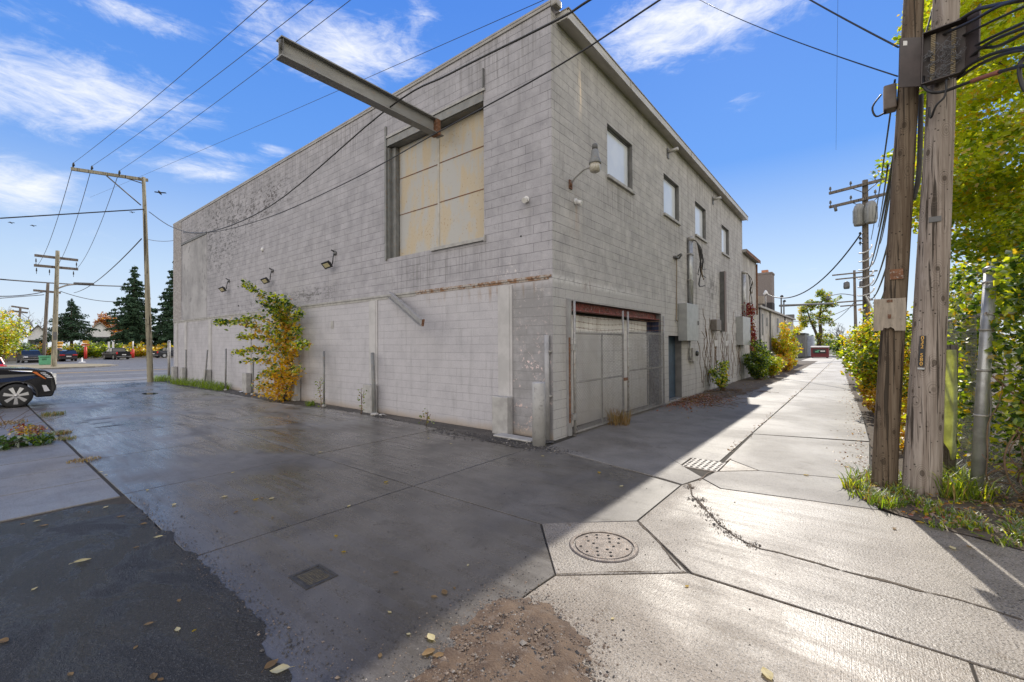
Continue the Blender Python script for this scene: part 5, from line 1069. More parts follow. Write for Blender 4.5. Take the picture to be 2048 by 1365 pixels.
def crossarm(mb, c, d, half, w=0.09, h=0.12): mb.bar(Vector(c) - Vector(d) * half, Vector(c) + Vector(d) * half, w, h)
def insul(mb, p, h=0.16): mb.lathe(p, [(0.02, 0), (0.02, h * 0.4), (0.06, h * 0.45), (0.045, h * 0.7), (0.05, h * 0.8), (0.02, h)], 10)
# transformer pole up the alley
TD = 28.0; tb = at(1727, 600, TD); tb = Vector((tb.x + 0.1, tb.y, 0)); tz = at(1735, 360, TD).z; tt = Vector((at(1730, 360, TD).x, tb.y, tz))
pT = upole('utility_pole', 'alley utility pole carrying a grey transformer and two crossarms', tb, tt, 0.165, 0.12, pole_far)
mb = MB(); z1, z2 = at(1725, 372, TD).z, at(1725, 401, TD).z; dv = Vector((1, -0.35, 0.0)).normalized()
for z in (z1, z2): mb = MB(); mb.bar(Vector((tt.x, tt.y - 0.2, z)) - dv * 1.55, Vector((tt.x, tt.y - 0.2, z)) + dv * 1.35, 0.11, 0.13); mb.build('crossarm', pole_far, pT)
mb = MB()
for z in (z1, z2):
    for s_ in (-1.5, -0.6, 0.4, 1.25): insul(mb, Vector((tt.x, tt.y - 0.2, z + 0.06)) + dv * s_, 0.28)
    for s_ in (-0.6, 0.6): mb.tube([Vector((tt.x, tt.y - 0.2, z)) + dv * s_, (tt.x, tt.y - 0.2, z - 0.45)], 0.02, 5)
mb.tube([Vector((tt.x, tt.y - 0.25, z2)) - dv * 1.3, Vector((tt.x, tt.y - 0.3, z2 - 0.3)) - dv * 1.25], 0.07, 6)
mb.build('insulator', steel_dk, pT)
mb = MB(); zt_, zb_ = at(1730, 412, TD).z, at(1730, 452, TD).z
for s_ in (-0.24, 0.24):
    c = Vector((tt.x - 0.02, tt.y - 0.3 - 0.1 * s_, 0)) + dv * s_; mb.lathe((c.x, c.y, zb_), [(0.20, 0), (0.23, 0.08), (0.23, zt_ - zb_ - 0.15), (0.19, zt_ - zb_), (0.08, zt_ - zb_ + 0.1)], 16)
    for k in range(10): t = k * 0.628; mb.box(c.x + 0.245 * math.cos(t) - 0.012, c.x + 0.245 * math.cos(t) + 0.012, c.y + 0.245 * math.sin(t) - 0.012, c.y + 0.245 * math.sin(t) + 0.012, zb_ + 0.15, zt_ - 0.2)
mb.build('transformer', gm('transformer_grey', (0.30, 0.30, 0.285), (0.22, 0.22, 0.21), 4, 0.55), pT)
mb = MB(); zs = [at(1728, y, TD).z for y in (468, 478, 487)]
for z in zs: insul(mb, (tt.x - 0.22, tt.y - 0.1, z - 0.1), 0.2); mb.tube([(tt.x - 0.25, tt.y - 0.1, z), (tt.x + 0.1, tt.y - 0.1, z)], 0.03, 6)
mb.build('rack', black_m, pT)
rr = random.Random(2)
for k in range(6):                                    # white cable loops wound down the pole
    z = at(1735, 505 + k * 17, TD).z; mb = MB(); pts = []
    for j in range(13):
        t = math.pi * (1.0 + j / 12.0); pts.append((tb.x + 0.25 * math.cos(t) * (1 + 0.06 * k), tb.y + 0.30 * math.sin(t), z + 0.35 * (j / 12.0) - 0.2 * math.sin(math.pi * j / 12)))
    mb.tube(pts, 0.032, 6); mb.build('cable_loop', cable_w, pT)
mb = MB(); mb.tube(smooth_path([(tb.x - 0.05, tb.y - 0.26, at(1733, 590, TD).z), (tb.x + 0.15, tb.y - 0.3, at(1738, 610, TD).z), (tb.x + 0.3, tb.y - 0.3, at(1741, 632, TD).z)], 4), 0.04, 6); mb.build('cable_loop', cable_w, pT)
# farther alley poles
FD = 62.0; fb = at(1712, 640, FD); fb = Vector((fb.x, fb.y, 0)); ft = at(1710, 541, FD); ft = Vector((fb.x - 0.1, fb.y, ft.z))
pF = upole('utility_pole', 'far alley pole with lamp arm seen over the bushes', fb, ft, 0.17, 0.12, pole_far)
mb = MB()
for y_, hw_ in ((547, 2.0), (556, 1.7), (603, 1.6), (611, 1.3)):
    z = at(1710, y_, FD).z; mb = MB(); mb.bar((ft.x - hw_, ft.y - 0.2, z - 0.05), (ft.x + hw_, ft.y - 0.2, z + 0.05), 0.12, 0.14); mb.build('crossarm', pole_far, pF)
mb = MB(); z = at(1710, 570, FD).z
for s_ in (-0.7, 0.7): mb.lathe((ft.x + s_, ft.y, z - 0.4), [(0.25, 0), (0.3, 0.2), (0.28, 0.7), (0.1, 0.85)], 10)
mb.build('transformer', steel_dk, pF)
mb = MB(); z = at(1700, 592, FD).z; mb.tube(smooth_path([(ft.x, ft.y, z), (ft.x - 1.2, ft.y - 0.3, z + 0.25), (ft.x - 2.3, ft.y - 0.5, z + 0.05)], 4), 0.04, 6); mb.lathe((ft.x - 2.4, ft.y - 0.5, z - 0.35), [(0.22, 0), (0.18, 0.2), (0.08, 0.45)], 10); mb.build('lamp_arm', steel_dk, pF)

# tall slim pole at the street with its one-sided arm
b0 = ground(301, 764); b0.z = 0; t0 = at(287, 355, math.hypot(b0.x, b0.y)); 
pS = upole('utility_pole', 'tall tan street pole with one sided crossarm beside the wall end', b0, t0, 0.15, 0.085, pole_tan)
a0 = at(142, 338, 32.4); a1 = at(296, 361, 32.9)
mb = MB(); mb.bar(a0, a1, 0.12, 0.16); mb.build('crossarm', pole_tan, pS)
mb = MB(); mb.tube([at(213, 352, 32.6), at(282, 411, 32.9)], 0.035, 6); mb.tube([at(250, 356, 32.8), at(284, 367, 32.9)], 0.03, 6); mb.build('brace', steel_dk, pS)
INS = []
mb = MB()
for px, py in ((147, 337), (184, 343), (239, 352)): p = at(px, py, 32.5); insul(mb, p, 0.3); INS.append(p + Vector((0, 0, 0.28)))
mb.build('insulator', black_m, pS)
# double arm pole with a cobra lamp across the street
b1 = ground(108, 735); b1.z = 0; D1_ = math.hypot(b1.x, b1.y); t1 = at(115, 502, D1_)
pC = upole('utility_pole', 'thick tan pole with double crossarms and street lamp across the road', b1, t1, 0.22, 0.15, pole_tan)
mb = MB(); mb.bar(at(69, 511, D1_), at(156, 521, D1_ + 0.5), 0.2, 0.24); mb.build('crossarm', pole_far, pC); mb = MB(); mb.bar(at(68, 531, D1_), at(156, 539, D1_ + 0.5), 0.2, 0.24); mb.build('crossarm', pole_far, pC)
mb = MB(); 
for px, py in ((73, 533), (99, 536), (147, 540), (72, 514), (153, 522)): p = at(px, py, D1_ - 0.2); insul(mb, p - Vector((0, 0, 0.75)), 0.6)
mb.build('insulator', black_m, pC)
mb = MB(); mb.tube(smooth_path([at(116, 577, D1_), at(134, 571, D1_ - .5), at(152, 569, D1_ - 1), at(164, 568, D1_ - 1)], 4), 0.08, 6); arm = mb.build('lamp_arm', galv_d, pC)
p = at(168, 568, D1_ - 1); mb = MB(); mb.obox(p, Vector((0.15, 0.75, 0.03)), Vector((0.3, -0.06, 0)), Vector((0, 0, 0.10))); mb.build('lamp_head', steel_dk, arm, bevel=0.08)
mb = MB(); p, d = on_pole(b1, t1, at(112, 672, D1_).z, 0.22, 0.15, off=0.03); mb.obox(p, Vector((d.y, -d.x, 0)) * 0.12, Vector((0, 0, 0.4)), d * 0.05); mb.build('terminal_box', steel_dk, pC)
for (pxb, pyb, pxt, pyt, D, label, arms) in ((87, 690, 96, 567, 95.0, 'brown pole with a single low crossarm behind the tan one', [(67, 581, 121, 586)]), (32, 660, 41, 615, 130.0, 'distant leaning pole above the yellow tree and bare branches', [(23, 613, 57, 618), (22, 622, 55, 626)])):
    tb_ = at(pxt, pyt, D); bb_ = at(pxb, pyb, D); bb_ = Vector((bb_.x, bb_.y, 0)); po = upole('utility_pole', label, bb_, tb_, 0.23, 0.17, pole_far)
    mb = MB()
    for a in arms: mb = MB(); mb.bar(at(a[0], a[1], D), at(a[2], a[3], D + 1), 0.25, 0.3); mb.build('crossarm', pole_far, po)

# ------------------------------------------------------------------ overhead cables
def cable(p0, p1, sag, rad, label, group=None, m=None, n=22, name='overhead_cable'):
    p0, p1 = Vector(p0), Vector(p1); pts = [p0.lerp(p1, i / n) - Vector((0, 0, sag * 4 * (i / n) * (1 - i / n))) for i in range(n + 1)]
    mb = MB(); mb.tube(pts, rad, 6); return tag(mb.build(name, m or cable_m, origin=p0), label, 'cable', group)
def extend(a, b, k): return a + (b - a) * k
GP = 'power lines from the street pole arm'
for i, ((px, py), d) in enumerate(zip(((517, 0), (606, 0), (680, 0)), (13.4, 13.0, 12.6))):
    e = at(px, py, 14.0); e = at(px, py, 14.0 * (INS[i].z - CAM_H - 0.6) / (e.z - CAM_H))
    cable(INS[i], extend(INS[i], e, 1.5), 0.25, 0.009, ['power line from the outer tip of the street pole arm', 'power line from the middle of the street pole arm', 'power line passing behind the hoist beam to the street pole arm'][i], GP)
    e2 = at((73, 110, 150)[i], (533, 537, 541)[i], D1_); cable(INS[i], e2, 0.9, 0.014, ['power line dropping from outer arm tip to the far double arm pole', 'power line dropping from mid arm to the far double arm pole', 'power line dropping from inner arm to the far double arm pole'][i], GP)
# service cables that swing along the front wall
sA = at(298, 424, 32.7); cat = [sA, on_y(345, 455, 6.9), on_y(410, 466, 6.8), on_y(540, 413, 6.6), on_y(770, 222, 6.3), on_y(900, 148, 6.1), on_y(1107, 44, 5.9), on_y(1180, 0, 5.8), on_y(1420, -150, 5.6)]
mb = MB(); mb.tube(smooth_path(cat, 6), 0.020, 6); tag(mb.build('overhead_cable', cable_m, origin=sA), 'thick black service cable looping up past the hoist beam', 'cable')
cat = [on_y(365, 465, WY - 0.05), on_y(430, 464, 6.9), on_y(540, 434, 6.5), on_y(700, 362, 6.2), on_y(870, 268, 5.9), on_y(1100, 142, 5.6), on_y(1320, 0, 5.4), on_y(1560, -160, 5.2)]
mb = MB(); mb.tube(smooth_path(cat, 6), 0.013, 6); tag(mb.build('overhead_cable', cable_m, origin=cat[0]), 'thinner black cable crossing the loft door and the corner', 'cable')
cable(on_y(180, 395, 9.5), on_y(1100, -5, 9.2), 0.1, 0.009, 'faint thin wire high above the long roofline')
cable(at(0, 437, 34), at(288, 419, 32.7), 0.0, 0.035, 'black cable running left from the tall street pole')
cable(at(0, 559, 70), at(245, 573, 80), 0.1, 0.07, 'long cable passing behind the double arm pole towards the spruce'); cable(at(0, 593, 85), at(93, 583, 95), 0.2, 0.06, 'low cable left of the brown single arm pole')
cable(at(0, 597, 90), at(88, 590, 95), 0.0, 0.05, 'lowest thin cable at the left edge'); cable(at(283, 478, 33), at(148, 586, 80), 0.6, 0.03, 'drooping cable between street pole and lamp pole')
cable(at(121, 583, 95), at(232, 604, 100), 0.4, 0.05, 'cable from the brown pole to the large spruce'); cable(b0.lerp(t0, 0.70), on_y(350, 481, WY + 0.3), 0.1, 0.014, 'short thin cable from street pole to the wall end')
cable(at(27, 620, 130), at(0, 628, 131), 0.1, 0.06, 'stub of wire left of the distant leaning pole')
# right-hand bundle
cable(at(1797, 95, 8.0), extend(at(1797, 95, 8.0), at(1630, 0, 8.9), 2.4), 0.05, 0.012, 'dark guy cable rising left from the brown pole'); cable(at(1795, 153, 8.0), extend(at(1795, 153, 8.0), at(1540, 53, 11.0), 2.5), 0.12, 0.010, 'thinner wire below it running left from the brown pole')
cable((tt.x - 0.2, tt.y, zs[0]), MAST, 1.4, 0.035, 'thick service drop from transformer pole to the pale roof mast'); cable(fb.lerp(ft, 0.62), at(1560, 640, 60), 0.8, 0.03, 'sagging service cable from the far lamp pole')
cable(fb.lerp(ft, 0.66), (-4.0, 70, 4.6), 0.9, 0.03, 'second sagging cable from the far lamp pole')
GB = 'cables strung from the transformer pole to the near poles'
for i, (x0, y0, x1, y1, d1) in enumerate(((1756, 455, 1776, 330, 9.0), (1742, 480, 1790, 160, 8.3), (1758, 490, 1784, 360, 8.6), (1735, 545, 1790, 300, 8.3), (1745, 530, 1800, 250, 8.3), (1740, 570, 1800, 390, 8.3), (1736, 592, 1800, 440, 8.3), (1748, 590, 1790, 500, 8.6))):
    cable(at(x0, y0, TD - 0.4), at(x1, y1, d1), 0.10 + 0.07 * i, 0.013 if i < 3 else 0.017, 'dark cable sloping from transformer pole to the brown near pole', GB)
GC = 'bundle of black cables sweeping off the grey pole over the fence'
pz = lambda px, py, d=8.2: at(px, py, d)
for i, (pts, rad) in enumerate((([(1905, 50, 8.1), (1950, 22, 7.6), (1985, 12, 7.2), (2060, -2, 6.6)], 0.022), ([(1885, 70, 8.0), (1945, 42, 7.4), (2000, 12, 6.9), (2070, -10, 6.4)], 0.017), ([(1925, 72, 8.0), (1980, 45, 7.3), (2060, 8, 6.6)], 0.013),
        ([(1936, 100, 8.0), (1990, 72, 7.4), (2070, 36, 6.6)], 0.016), ([(1936, 120, 8.0), (1962, 97, 7.6), (2000, 75, 7.2), (2070, 48, 6.6)], 0.018), ([(1955, 96, 7.8), (1990, 94, 7.4), (2020, 82, 7.0), (2070, 54, 6.6)], 0.018),
        ([(1915, 152, 8.0), (1945, 127, 7.6), (1995, 105, 7.2), (2070, 92, 6.6)], 0.019), ([(1915, 158, 8.0), (1955, 132, 7.6), (2010, 108, 7.0), (2070, 97, 6.6)], 0.018))):
    P = smooth_path([at(*p) for p in pts], 6); mb = MB(); mb.tube(P, rad, 6); tag(mb.build('overhead_cable', cable_m, origin=P[0]), 'black cable in the bundle leaving the grey pole cabinet', 'cable', GC)
P = smooth_path([at(*p) for p in ((1848, 150, 8.0), (1846, 170, 7.9), (1860, 184, 7.85), (1885, 184, 7.85), (1930, 168, 7.6), (1975, 152, 7.3), (2025, 137, 7.0), (2070, 128, 6.7))], 6)
mb = MB(); mb.tube(P, 0.02, 6); cb_ = mb.build('overhead_cable', cable_m, origin=P[0]); tag(cb_, 'black cable with orange sleeve looping below the terminal cabinet', 'cable')
mb = MB(); mb.tube(P[26:34], 0.026, 8); mb.build('sleeve', orange_d, cb_)
P = smooth_path([at(*p) for p in ((1858, 215, 7.9), (1862, 236, 7.9), (1872, 212, 7.8), (1890, 192, 7.8), (1893, 160, 7.8))], 5); mb = MB(); mb.tube(P, 0.013, 6); tag(mb.build('overhead_cable', cable_m, origin=P[0]), 'short black cable curling down the face of the grey pole', 'cable')
P = smooth_path([at(*p) for p in ((2060, 108, 6.9), (2042, 125, 6.9), (2039, 148, 6.9), (2048, 178, 6.9), (2064, 190, 6.9))], 5); mb = MB(); mb.tube(P, 0.02, 6); tag(mb.build('overhead_cable', cable_m, origin=P[0]), 'hanging coil of black cable at the right edge', 'cable')
cable(at(1846, 60, 8.6), at(1822, 190, 8.6), 0.03, 0.012, 'thin cable strung between the two near poles'); cable(at(1868, 8, 8.8), at(1842, 100, 8.6), 0.02, 0.012, 'thin wire rising behind the grey pole')
P = smooth_path([at(*p) for p in ((1842, 190, 8.35), (1840, 300, 8.35), (1836, 360, 8.35), (1826, 400, 8.35))], 5); mb = MB(); mb.tube(P, 0.03, 8); tag(mb.build('conduit_pipe', steel_dk, origin=P[0]), 'dark conduit running down between the two near poles', 'pipe')
cable(at(1676, -20, 40), at(1672, 300, 60), 0, 0.01, 'faint hair thin wire in the open sky over the alley'); 

# ------------------------------------------------------------------ fence by the near poles
fb0 = ground(1951, 992); fb0.z = 0; ft0 = at(1981, 543, math.hypot(fb0.x, fb0.y) + 0.1); ft0.z = ft0.z
fn = thing('chain_link_fence', 'ivy covered chain link fence with tall leaning galvanised corner post', 'fence', fb0)
mb = MB(); mb.tube([fb0 + Vector((0, 0, -0.1)), ft0], 0.066, 16); mb.lathe(ft0, [(0.075, -0.02), (0.075, 0.04), (0.03, 0.07)], 16); mb.build('corner_post', galv, fn)
FH = 2.42
fp = MB(); ys = [11.5, 14.6, 17.7, 20.8, 23.9, 27.0, 30.1]
for y in ys: fp.tube([(1.25, y, 0), (1.25, y, FH)], 0.035, 8)
fp.build('line_post', galv_d, fn)
mb = MB(); mb.tube([(fb0.x + .12, fb0.y, FH), (1.25, 11.5, FH), (1.25, 31, FH)], 0.025, 8); mb.tube([(fb0.x + .12, fb0.y, FH), (5.5, 9.3, FH)], 0.025, 8); mb.build('rail', galv_d, fn)
mb = MB(); chainlink(mb, lambda u, z: Vector((1.27, u, z)), fb0.y + 0.05, 20.0, 0.05, FH, 0.085, 0.0028); mb.build('wire_mesh', galv_d, fn)
mb = MB(); dv = Vector((5.5 - fb0.x, 9.3 - fb0.y, 0)).normalized(); chainlink(mb, lambda u, z: fb0 + dv * u + Vector((0.05, 0.03, z)), 0.05, 4.0, 0.05, FH, 0.085, 0.0028); mb.build('wire_mesh', galv_d, fn)
mb = MB()
axp = (ft0 - fb0).normalized()
for t in (0.36, 0.56, 0.74, 0.95): c = fb0.lerp(ft0, t); mb.lathe(c, [(0.074, -0.015), (0.078, 0), (0.074, 0.015)], 16)
mb.build('tension_band', galv_d, fn)
mb = MB(); mb.tube([fb0 + Vector((0.10, 0.03, 0.3)), fb0 + Vector((0.16, 0.05, 1.2)), fb0 + Vector((0.13, 0.05, 2.5))], 0.012, 6); mb.build('tension_bar', galv_d, fn)
# strip of green plastic caught on the fence
P = [at(1903, 800, 8.62), at(1912, 820, 8.6)]; mb = MB(); vs = []
for i in range(13):
    t = i / 12; y_ = 700 + (920 - 700) * t; w = 14 * (1 - 0.75 * max(0, (t - 0.8) / 0.2)); cx_ = 1899 + 4 * math.sin(t * 3) - 4 * t + (10 if t > 0.9 else 0)
    for s_ in (-1, -0.3, 0.3, 1): vs.append(at(cx_ + s_ * w, y_, 8.45 + 0.03 * math.sin(s_ * 4 + t * 5)))
mb.add(vs, [(i * 4 + j, i * 4 + j + 1, (i + 1) * 4 + j + 1, (i + 1) * 4 + j) for i in range(12) for j in range(3)], True); o = mb.build('plastic_strip', poly_m, origin=vs[-1]); tag(o, 'torn strip of translucent green plastic hanging behind grey pole', 'plastic strip')
md = o.modifiers.new('thick', 'SOLIDIFY'); md.thickness = 0.004
# timber stub behind the plastic
b = at(1897, 925, 8.7); b.z = 0; t = at(1903, 690, 8.75); mb = MB(); mb.tube([b, t], 0.07, 8); tag(mb.build('wooden_post', pole_far, origin=b), 'dark wooden fence post behind the green plastic strip', 'post')

# ------------------------------------------------------------------ trees and shrubs
def limb(mb, a, b, r0, r1, wob=0.1, k=5, rr=random):
    a, b = Vector(a), Vector(b); L = (b - a).length; pts = [a]
    for i in range(1, k): pts.append(a.lerp(b, i / k) + Vector((rr.uniform(-1, 1), rr.uniform(-1, 1), rr.uniform(-0.5, 1))) * wob * L * 0.3)
    pts.append(b); pts = smooth_path(pts, 3); n = len(pts); mb.tube(pts, [r0 + (r1 - r0) * i / (n - 1) for i in range(n)], 7); return pts
def grow(mb, a, d, L, r, depth, tips, rr, spread=0.55, upb=0.15, shrink=0.72):
    b = a + d * L; pts = limb(mb, a, b, r, r * 0.62, 0.14, 4, rr); tips.append((b, depth))
    if depth <= 0: return
    for _ in range(rr.choice((2, 3, 3))):
        q = Vector((rr.gauss(0, 1), rr.gauss(0, 1), rr.gauss(0, 1))); nd = (d + q * spread + Vector((0, 0, upb))).normalized(); s = pts[rr.randint(len(pts) // 2, len(pts) - 1)]
        grow(mb, s, nd, L * shrink * rr.uniform(0.75, 1.15), r * 0.58, depth - 1, tips, rr, spread, upb, shrink)
def cloud_pts(centres, radii, n, shell=0.55):
    c = np.asarray(centres); k = RNG.choice(len(c), n, p=np.asarray(radii) ** 2 / np.sum(np.asarray(radii) ** 2))
    v = RNG.normal(size=(n, 3)); v /= np.linalg.norm(v, axis=1, keepdims=True); rad = RNG.uniform(shell, 1.0, n) ** 0.6
    return c[k] + v * (rad * np.asarray(radii)[k])[:, None] * np.array([1, 1, 0.75]), k

# the big tree over the fence
bt_ = thing('broadleaf_tree', 'large yellow green tree rising behind the ivy fence and poles', 'tree', (4.6, 13.6, 0))
rr = random.Random(11); mb = MB(); tips = []
limb(mb, (4.6, 13.6, -0.1), (4.3, 13.4, 3.2), 0.34, 0.26, 0.05, 4, rr)
for e in ((3.0, 12.2, 5.8), (3.4, 13.0, 8.6), (4.6, 13.6, 9.5), (6.5, 13.0, 7.0), (4.0, 11.6, 6.8), (3.2, 13.8, 6.8)):
    d = (Vector(e) - Vector((4.3, 13.4, 3.2))); grow(mb, Vector((4.3, 13.4, 3.2)), d.normalized(), d.length * 0.5, 0.15, 2, tips, rr, 0.45, 0.1)
mb.build('trunk', bark, bt_)
cs, rs = [], []
while len(cs) < 760:
    v = Vector((rr.gauss(0, 1), rr.gauss(0, 1), rr.gauss(0, 1))).normalized() * rr.uniform(0.45, 1.0) ** 0.5
    if v.x > 0.1 and rr.random() < 0.65: continue
    c = Vector((4.5, 13.2, 6.9)) + Vector((v.x * 3.7, v.y * 3.6, v.z * 5.4))
    if mnoise.noise((c.x * 0.7, c.y * 0.7, c.z * 0.7)) < -0.30: continue
    if c.z < 3.0 and rr.random() < 0.5: continue
    cs.append(c); rs.append(rr.uniform(0.28, 0.62))
Pts, k = cloud_pts([tuple(c) for c in cs], rs, 125000, 0.2)
clump = RNG.random(760)[k]; hgt = Pts[:, 2]
pk = np.where(clump + RNG.normal(0, 0.25, len(Pts)) > 0.22, 2, np.where(clump + RNG.normal(0, 0.3, len(Pts)) > 0.35, 0, 1)); pk = np.where(RNG.random(len(Pts)) < 0.13, 3, pk)
low = hgt < 4.6; pk = np.where(low & (RNG.random(len(Pts)) < 0.35), 0, pk)
leaves('crown', Pts, 0.10, [L_green, L_green, L_lime, L_yel], pk, bt_, up=0.5, aspect=0.75)

# ivy mass over the fence
iv = thing('ivy', 'dense dark green ivy smothering the corner fence beside the grey pole', 'climbing plant', (2.4, 8.75, 0))
P = []
rr = random.Random(5)
while len(P) < 24000:
    u = rr.uniform(0.12, 4.2); z = rr.uniform(0.25, 2.9 + 0.5 * math.sin(u * 2)); bump_ = 0.35 * mnoise.noise((u * 1.3, z * 1.3, 2.0)); dens = mnoise.noise((u * 2.2, z * 2.2, 9.0)) + (0.35 if z > 0.9 else -0.15) + 0.25
    if dens < rr.uniform(-0.4, 0.12): continue
    if u < 0.35 and rr.random() < 0.6: continue
    base = fb0 + dv * u; nrm = Vector((dv.y, -dv.x, 0)); P.append(tuple(base + nrm * (0.10 + bump_ + rr.uniform(-0.12, 0.25)) + Vector((0, 0, z))))
P = np.array(P); pk = RNG.choice(4, len(P), p=[0.30, 0.38, 0.27, 0.05]); leaves('foliage', P, 0.085, [L_dark, L_green, L_lime, L_yel], pk, iv, up=0.2, aspect=0.8)
mb = MB()
for _ in range(60):
    u = rr.uniform(0.2, 4.0); b_ = fb0 + dv * u; nrm = Vector((dv.y, -dv.x, 0)); pts = [b_ + nrm * rr.uniform(0.05, 0.4)]
    for i in range(5): pts.append(pts[-1] + dv * rr.uniform(-0.25, 0.25) + nrm * rr.uniform(-0.08, 0.08) + Vector((0, 0, rr.uniform(0.2, 0.5))))
    mb.tube(smooth_path(pts, 3), rr.uniform(0.006, 0.014), 5)
mb.build('stem', stem_m, iv)
dt = MB(); 
for _ in range(230):                                  # dry tangle at its foot
    u = rr.uniform(0.25, 3.6); b_ = fb0 + dv * u; nrm = Vector((dv.y, -dv.x, 0)); p0_ = b_ + nrm * rr.uniform(0.0, 0.7) + Vector((0, 0, rr.uniform(0.0, 0.5))); pts = [p0_]; a = rr.uniform(-1, 1)
    for i in range(4): pts.append(pts[-1] + dv * rr.uniform(-0.22, 0.22) + nrm * rr.uniform(-0.02, 0.22) + Vector((0, 0, rr.uniform(-0.16, 0.18))))
    pts = [Vector((p.x, p.y, max(0.02, p.z))) for p in pts]; dt.tube(smooth_path(pts, 3), rr.uniform(0.004, 0.009), 4)
tag(dt.build('dry_brush', stem_m, origin=(2.2, 8.3, 0)), 'tangle of dry brown stems at the foot of the ivy', 'brush')
# overhang of creeper along the fence behind the poles
P = []
while len(P) < 9000:
    y = rr.uniform(8.6, 17); z = rr.uniform(0.3, 3.2); 
    if mnoise.noise((y * 0.9, z * 1.2, 4.0)) + 0.15 < rr.uniform(-0.3, 0.3): continue
    P.append((1.3 + 0.4 * mnoise.noise((y, z, 1.0)) + rr.uniform(-0.1, 0.35), y, z))
P = np.array(P); pk = RNG.choice(4, len(P), p=[0.3, 0.35, 0.25, 0.10]); leaves('foliage', P, 0.085, [L_dark, L_green, L_lime, L_yel], pk, iv, up=0.2, aspect=0.85)

def shrub(label, c, rad, n, mats, w, leaf, cat='shrub', name='shrub', stems=14, zlo=0.05, seed=1, lean=(0, 0), group=None, bottom=None):
    rr = random.Random(seed); c = Vector(c); r = thing(name, label, cat, c, group); mb = MB(); cs, rs = [], []
    for s_ in range(stems):
        a = rr.uniform(0, 6.283); q = math.sqrt(rr.random()); e = c + Vector((rad[0] * q * math.cos(a) + lean[0], rad[1] * q * math.sin(a) + lean[1], rad[2] * (1 - 0.45 * q * q) * rr.uniform(0.7, 1.08)))
        pts = limb(mb, c + Vector((rr.uniform(-.2, .2) * rad[0], rr.uniform(-.2, .2) * rad[1], 0)), e, 0.014 + 0.012 * rad[2] * 0.4, 0.004, 0.25, 4, rr)
        for p in pts[3:]: cs.append(tuple(p)); rs.append(rr.uniform(0.10, 0.22) * (rad[0] + rad[2]) * 0.5)
    mb.build('stem', stem_m, r); P, k = cloud_pts(cs, rs, n, 0.1); P[:, 2] = np.maximum(P[:, 2], zlo)
    pk = RNG.choice(len(mats), n, p=w); cl = np.random.default_rng(seed).integers(0, len(mats), len(cs))[k]; pk = np.where(RNG.random(n) < 0.35, cl, pk)
    if bottom is not None:
        f = (P[:, 2] - c.z) / rad[2]; m_ = RNG.random(n) < np.clip((bottom[0] - f) * 4, 0, 0.85); pk = np.where(m_, bottom[1], pk)
    leaves('foliage', P, leaf, mats, pk, r, up=0.35, aspect=0.62); return r
MIXG = [L_green, L_lime, L_dark, L_yel, L_ora]
shrub('green bush turning orange at its foot just behind the poles', (0.95, 13.2, 0), (0.75, 1.5, 1.9), 6500, MIXG, [0.28, 0.38, 0.10, 0.20, 0.04], 0.11, seed=21, bottom=(0.55, 3), stems=22)
shrub('tall lime green bush leaning over the alley edge', (0.65, 17.2, 0), (1.0, 2.0, 3.4), 10500, MIXG, [0.34, 0.44, 0.12, 0.08, 0.02], 0.12, seed=22, bottom=(0.30, 3), stems=26)
shrub('wide green bush beyond the tall lime bush', (0.75, 21.5, 0), (1.0, 2.2, 3.1), 8000, MIXG, [0.42, 0.36, 0.14, 0.06, 0.02], 0.13, seed=23, stems=22, bottom=(0.25, 3))
shrub('most distant green bush on the fence side of the alley', (0.6, 27.5, 0), (1.3, 3.2, 3.0), 5200, MIXG, [0.45, 0.30, 0.15, 0.08, 0.02], 0.17, seed=24, stems=22)
shrub('low spread of orange and yellow leaves along the alley edge', (0.75, 15.0, 0), (0.75, 2.7, 0.9), 5600, [L_ora, L_yel, L_dry, L_lime], [0.34, 0.40, 0.12, 0.14], 0.11, seed=25, stems=18)
shrub('yellow orange ground bush near the foot of the brown pole', (0.75, 10.9, 0), (0.45, 1.0, 0.7), 1700, [L_ora, L_yel, L_dry, L_lime], [0.30, 0.40, 0.15, 0.15], 0.09, seed=26, stems=12)
# weeds against the alley wall
shrub('straggly green weed bush beside the blue door', (WX + 0.55, 20.3, 0), (0.45, 0.8, 1.45), 1100, [L_green, L_lime, L_dark, L_yel], [0.5, 0.2, 0.2, 0.1], 0.11, seed=31, stems=12)
shrub('dark feathery green bush under the red creeper', (WX + 0.85, 27.6, 0), (0.75, 1.2, 2.1), 4600, [L_dark, L_green, L_lime], [0.62, 0.30, 0.08], 0.13, seed=32, stems=18)
shrub('pale lime shoots right of the dark feathery bush', (WX + 1.2, 29.6, 0), (0.6, 0.9, 1.6), 1500, [L_lime, L_green, L_yel], [0.55, 0.3, 0.15], 0.13, seed=33, stems=9)
shrub('dry brown brush beside the annex wall', (WX + 0.8, 33.5, 0), (0.7, 2.5, 1.2), 3000, [L_dry, L_rust, L_ora], [0.6, 0.25, 0.15], 0.10, seed=34, stems=24)
shrub('yellow green shrub growing at the annex wall end', (WX + 0.9, 38.5, 0), (0.9, 2.2, 3.4), 4200, [L_lime, L_yel, L_green, L_ora], [0.32, 0.36, 0.2, 0.12], 0.20, seed=35, stems=16)
shrub('golden low bush in front of the annex shrub', (WX + 1.2, 36.4, 0), (0.7, 1.5, 1.5), 2200, [L_yel, L_ora, L_lime], [0.5, 0.3, 0.2], 0.15, seed=36, stems=14)
cr = thing('creeper', 'red autumn creeper climbing the annex wall beside the riser', 'climbing plant', (WX + 0.1, 29.6, 1.0)); rr = random.Random(9); P = []
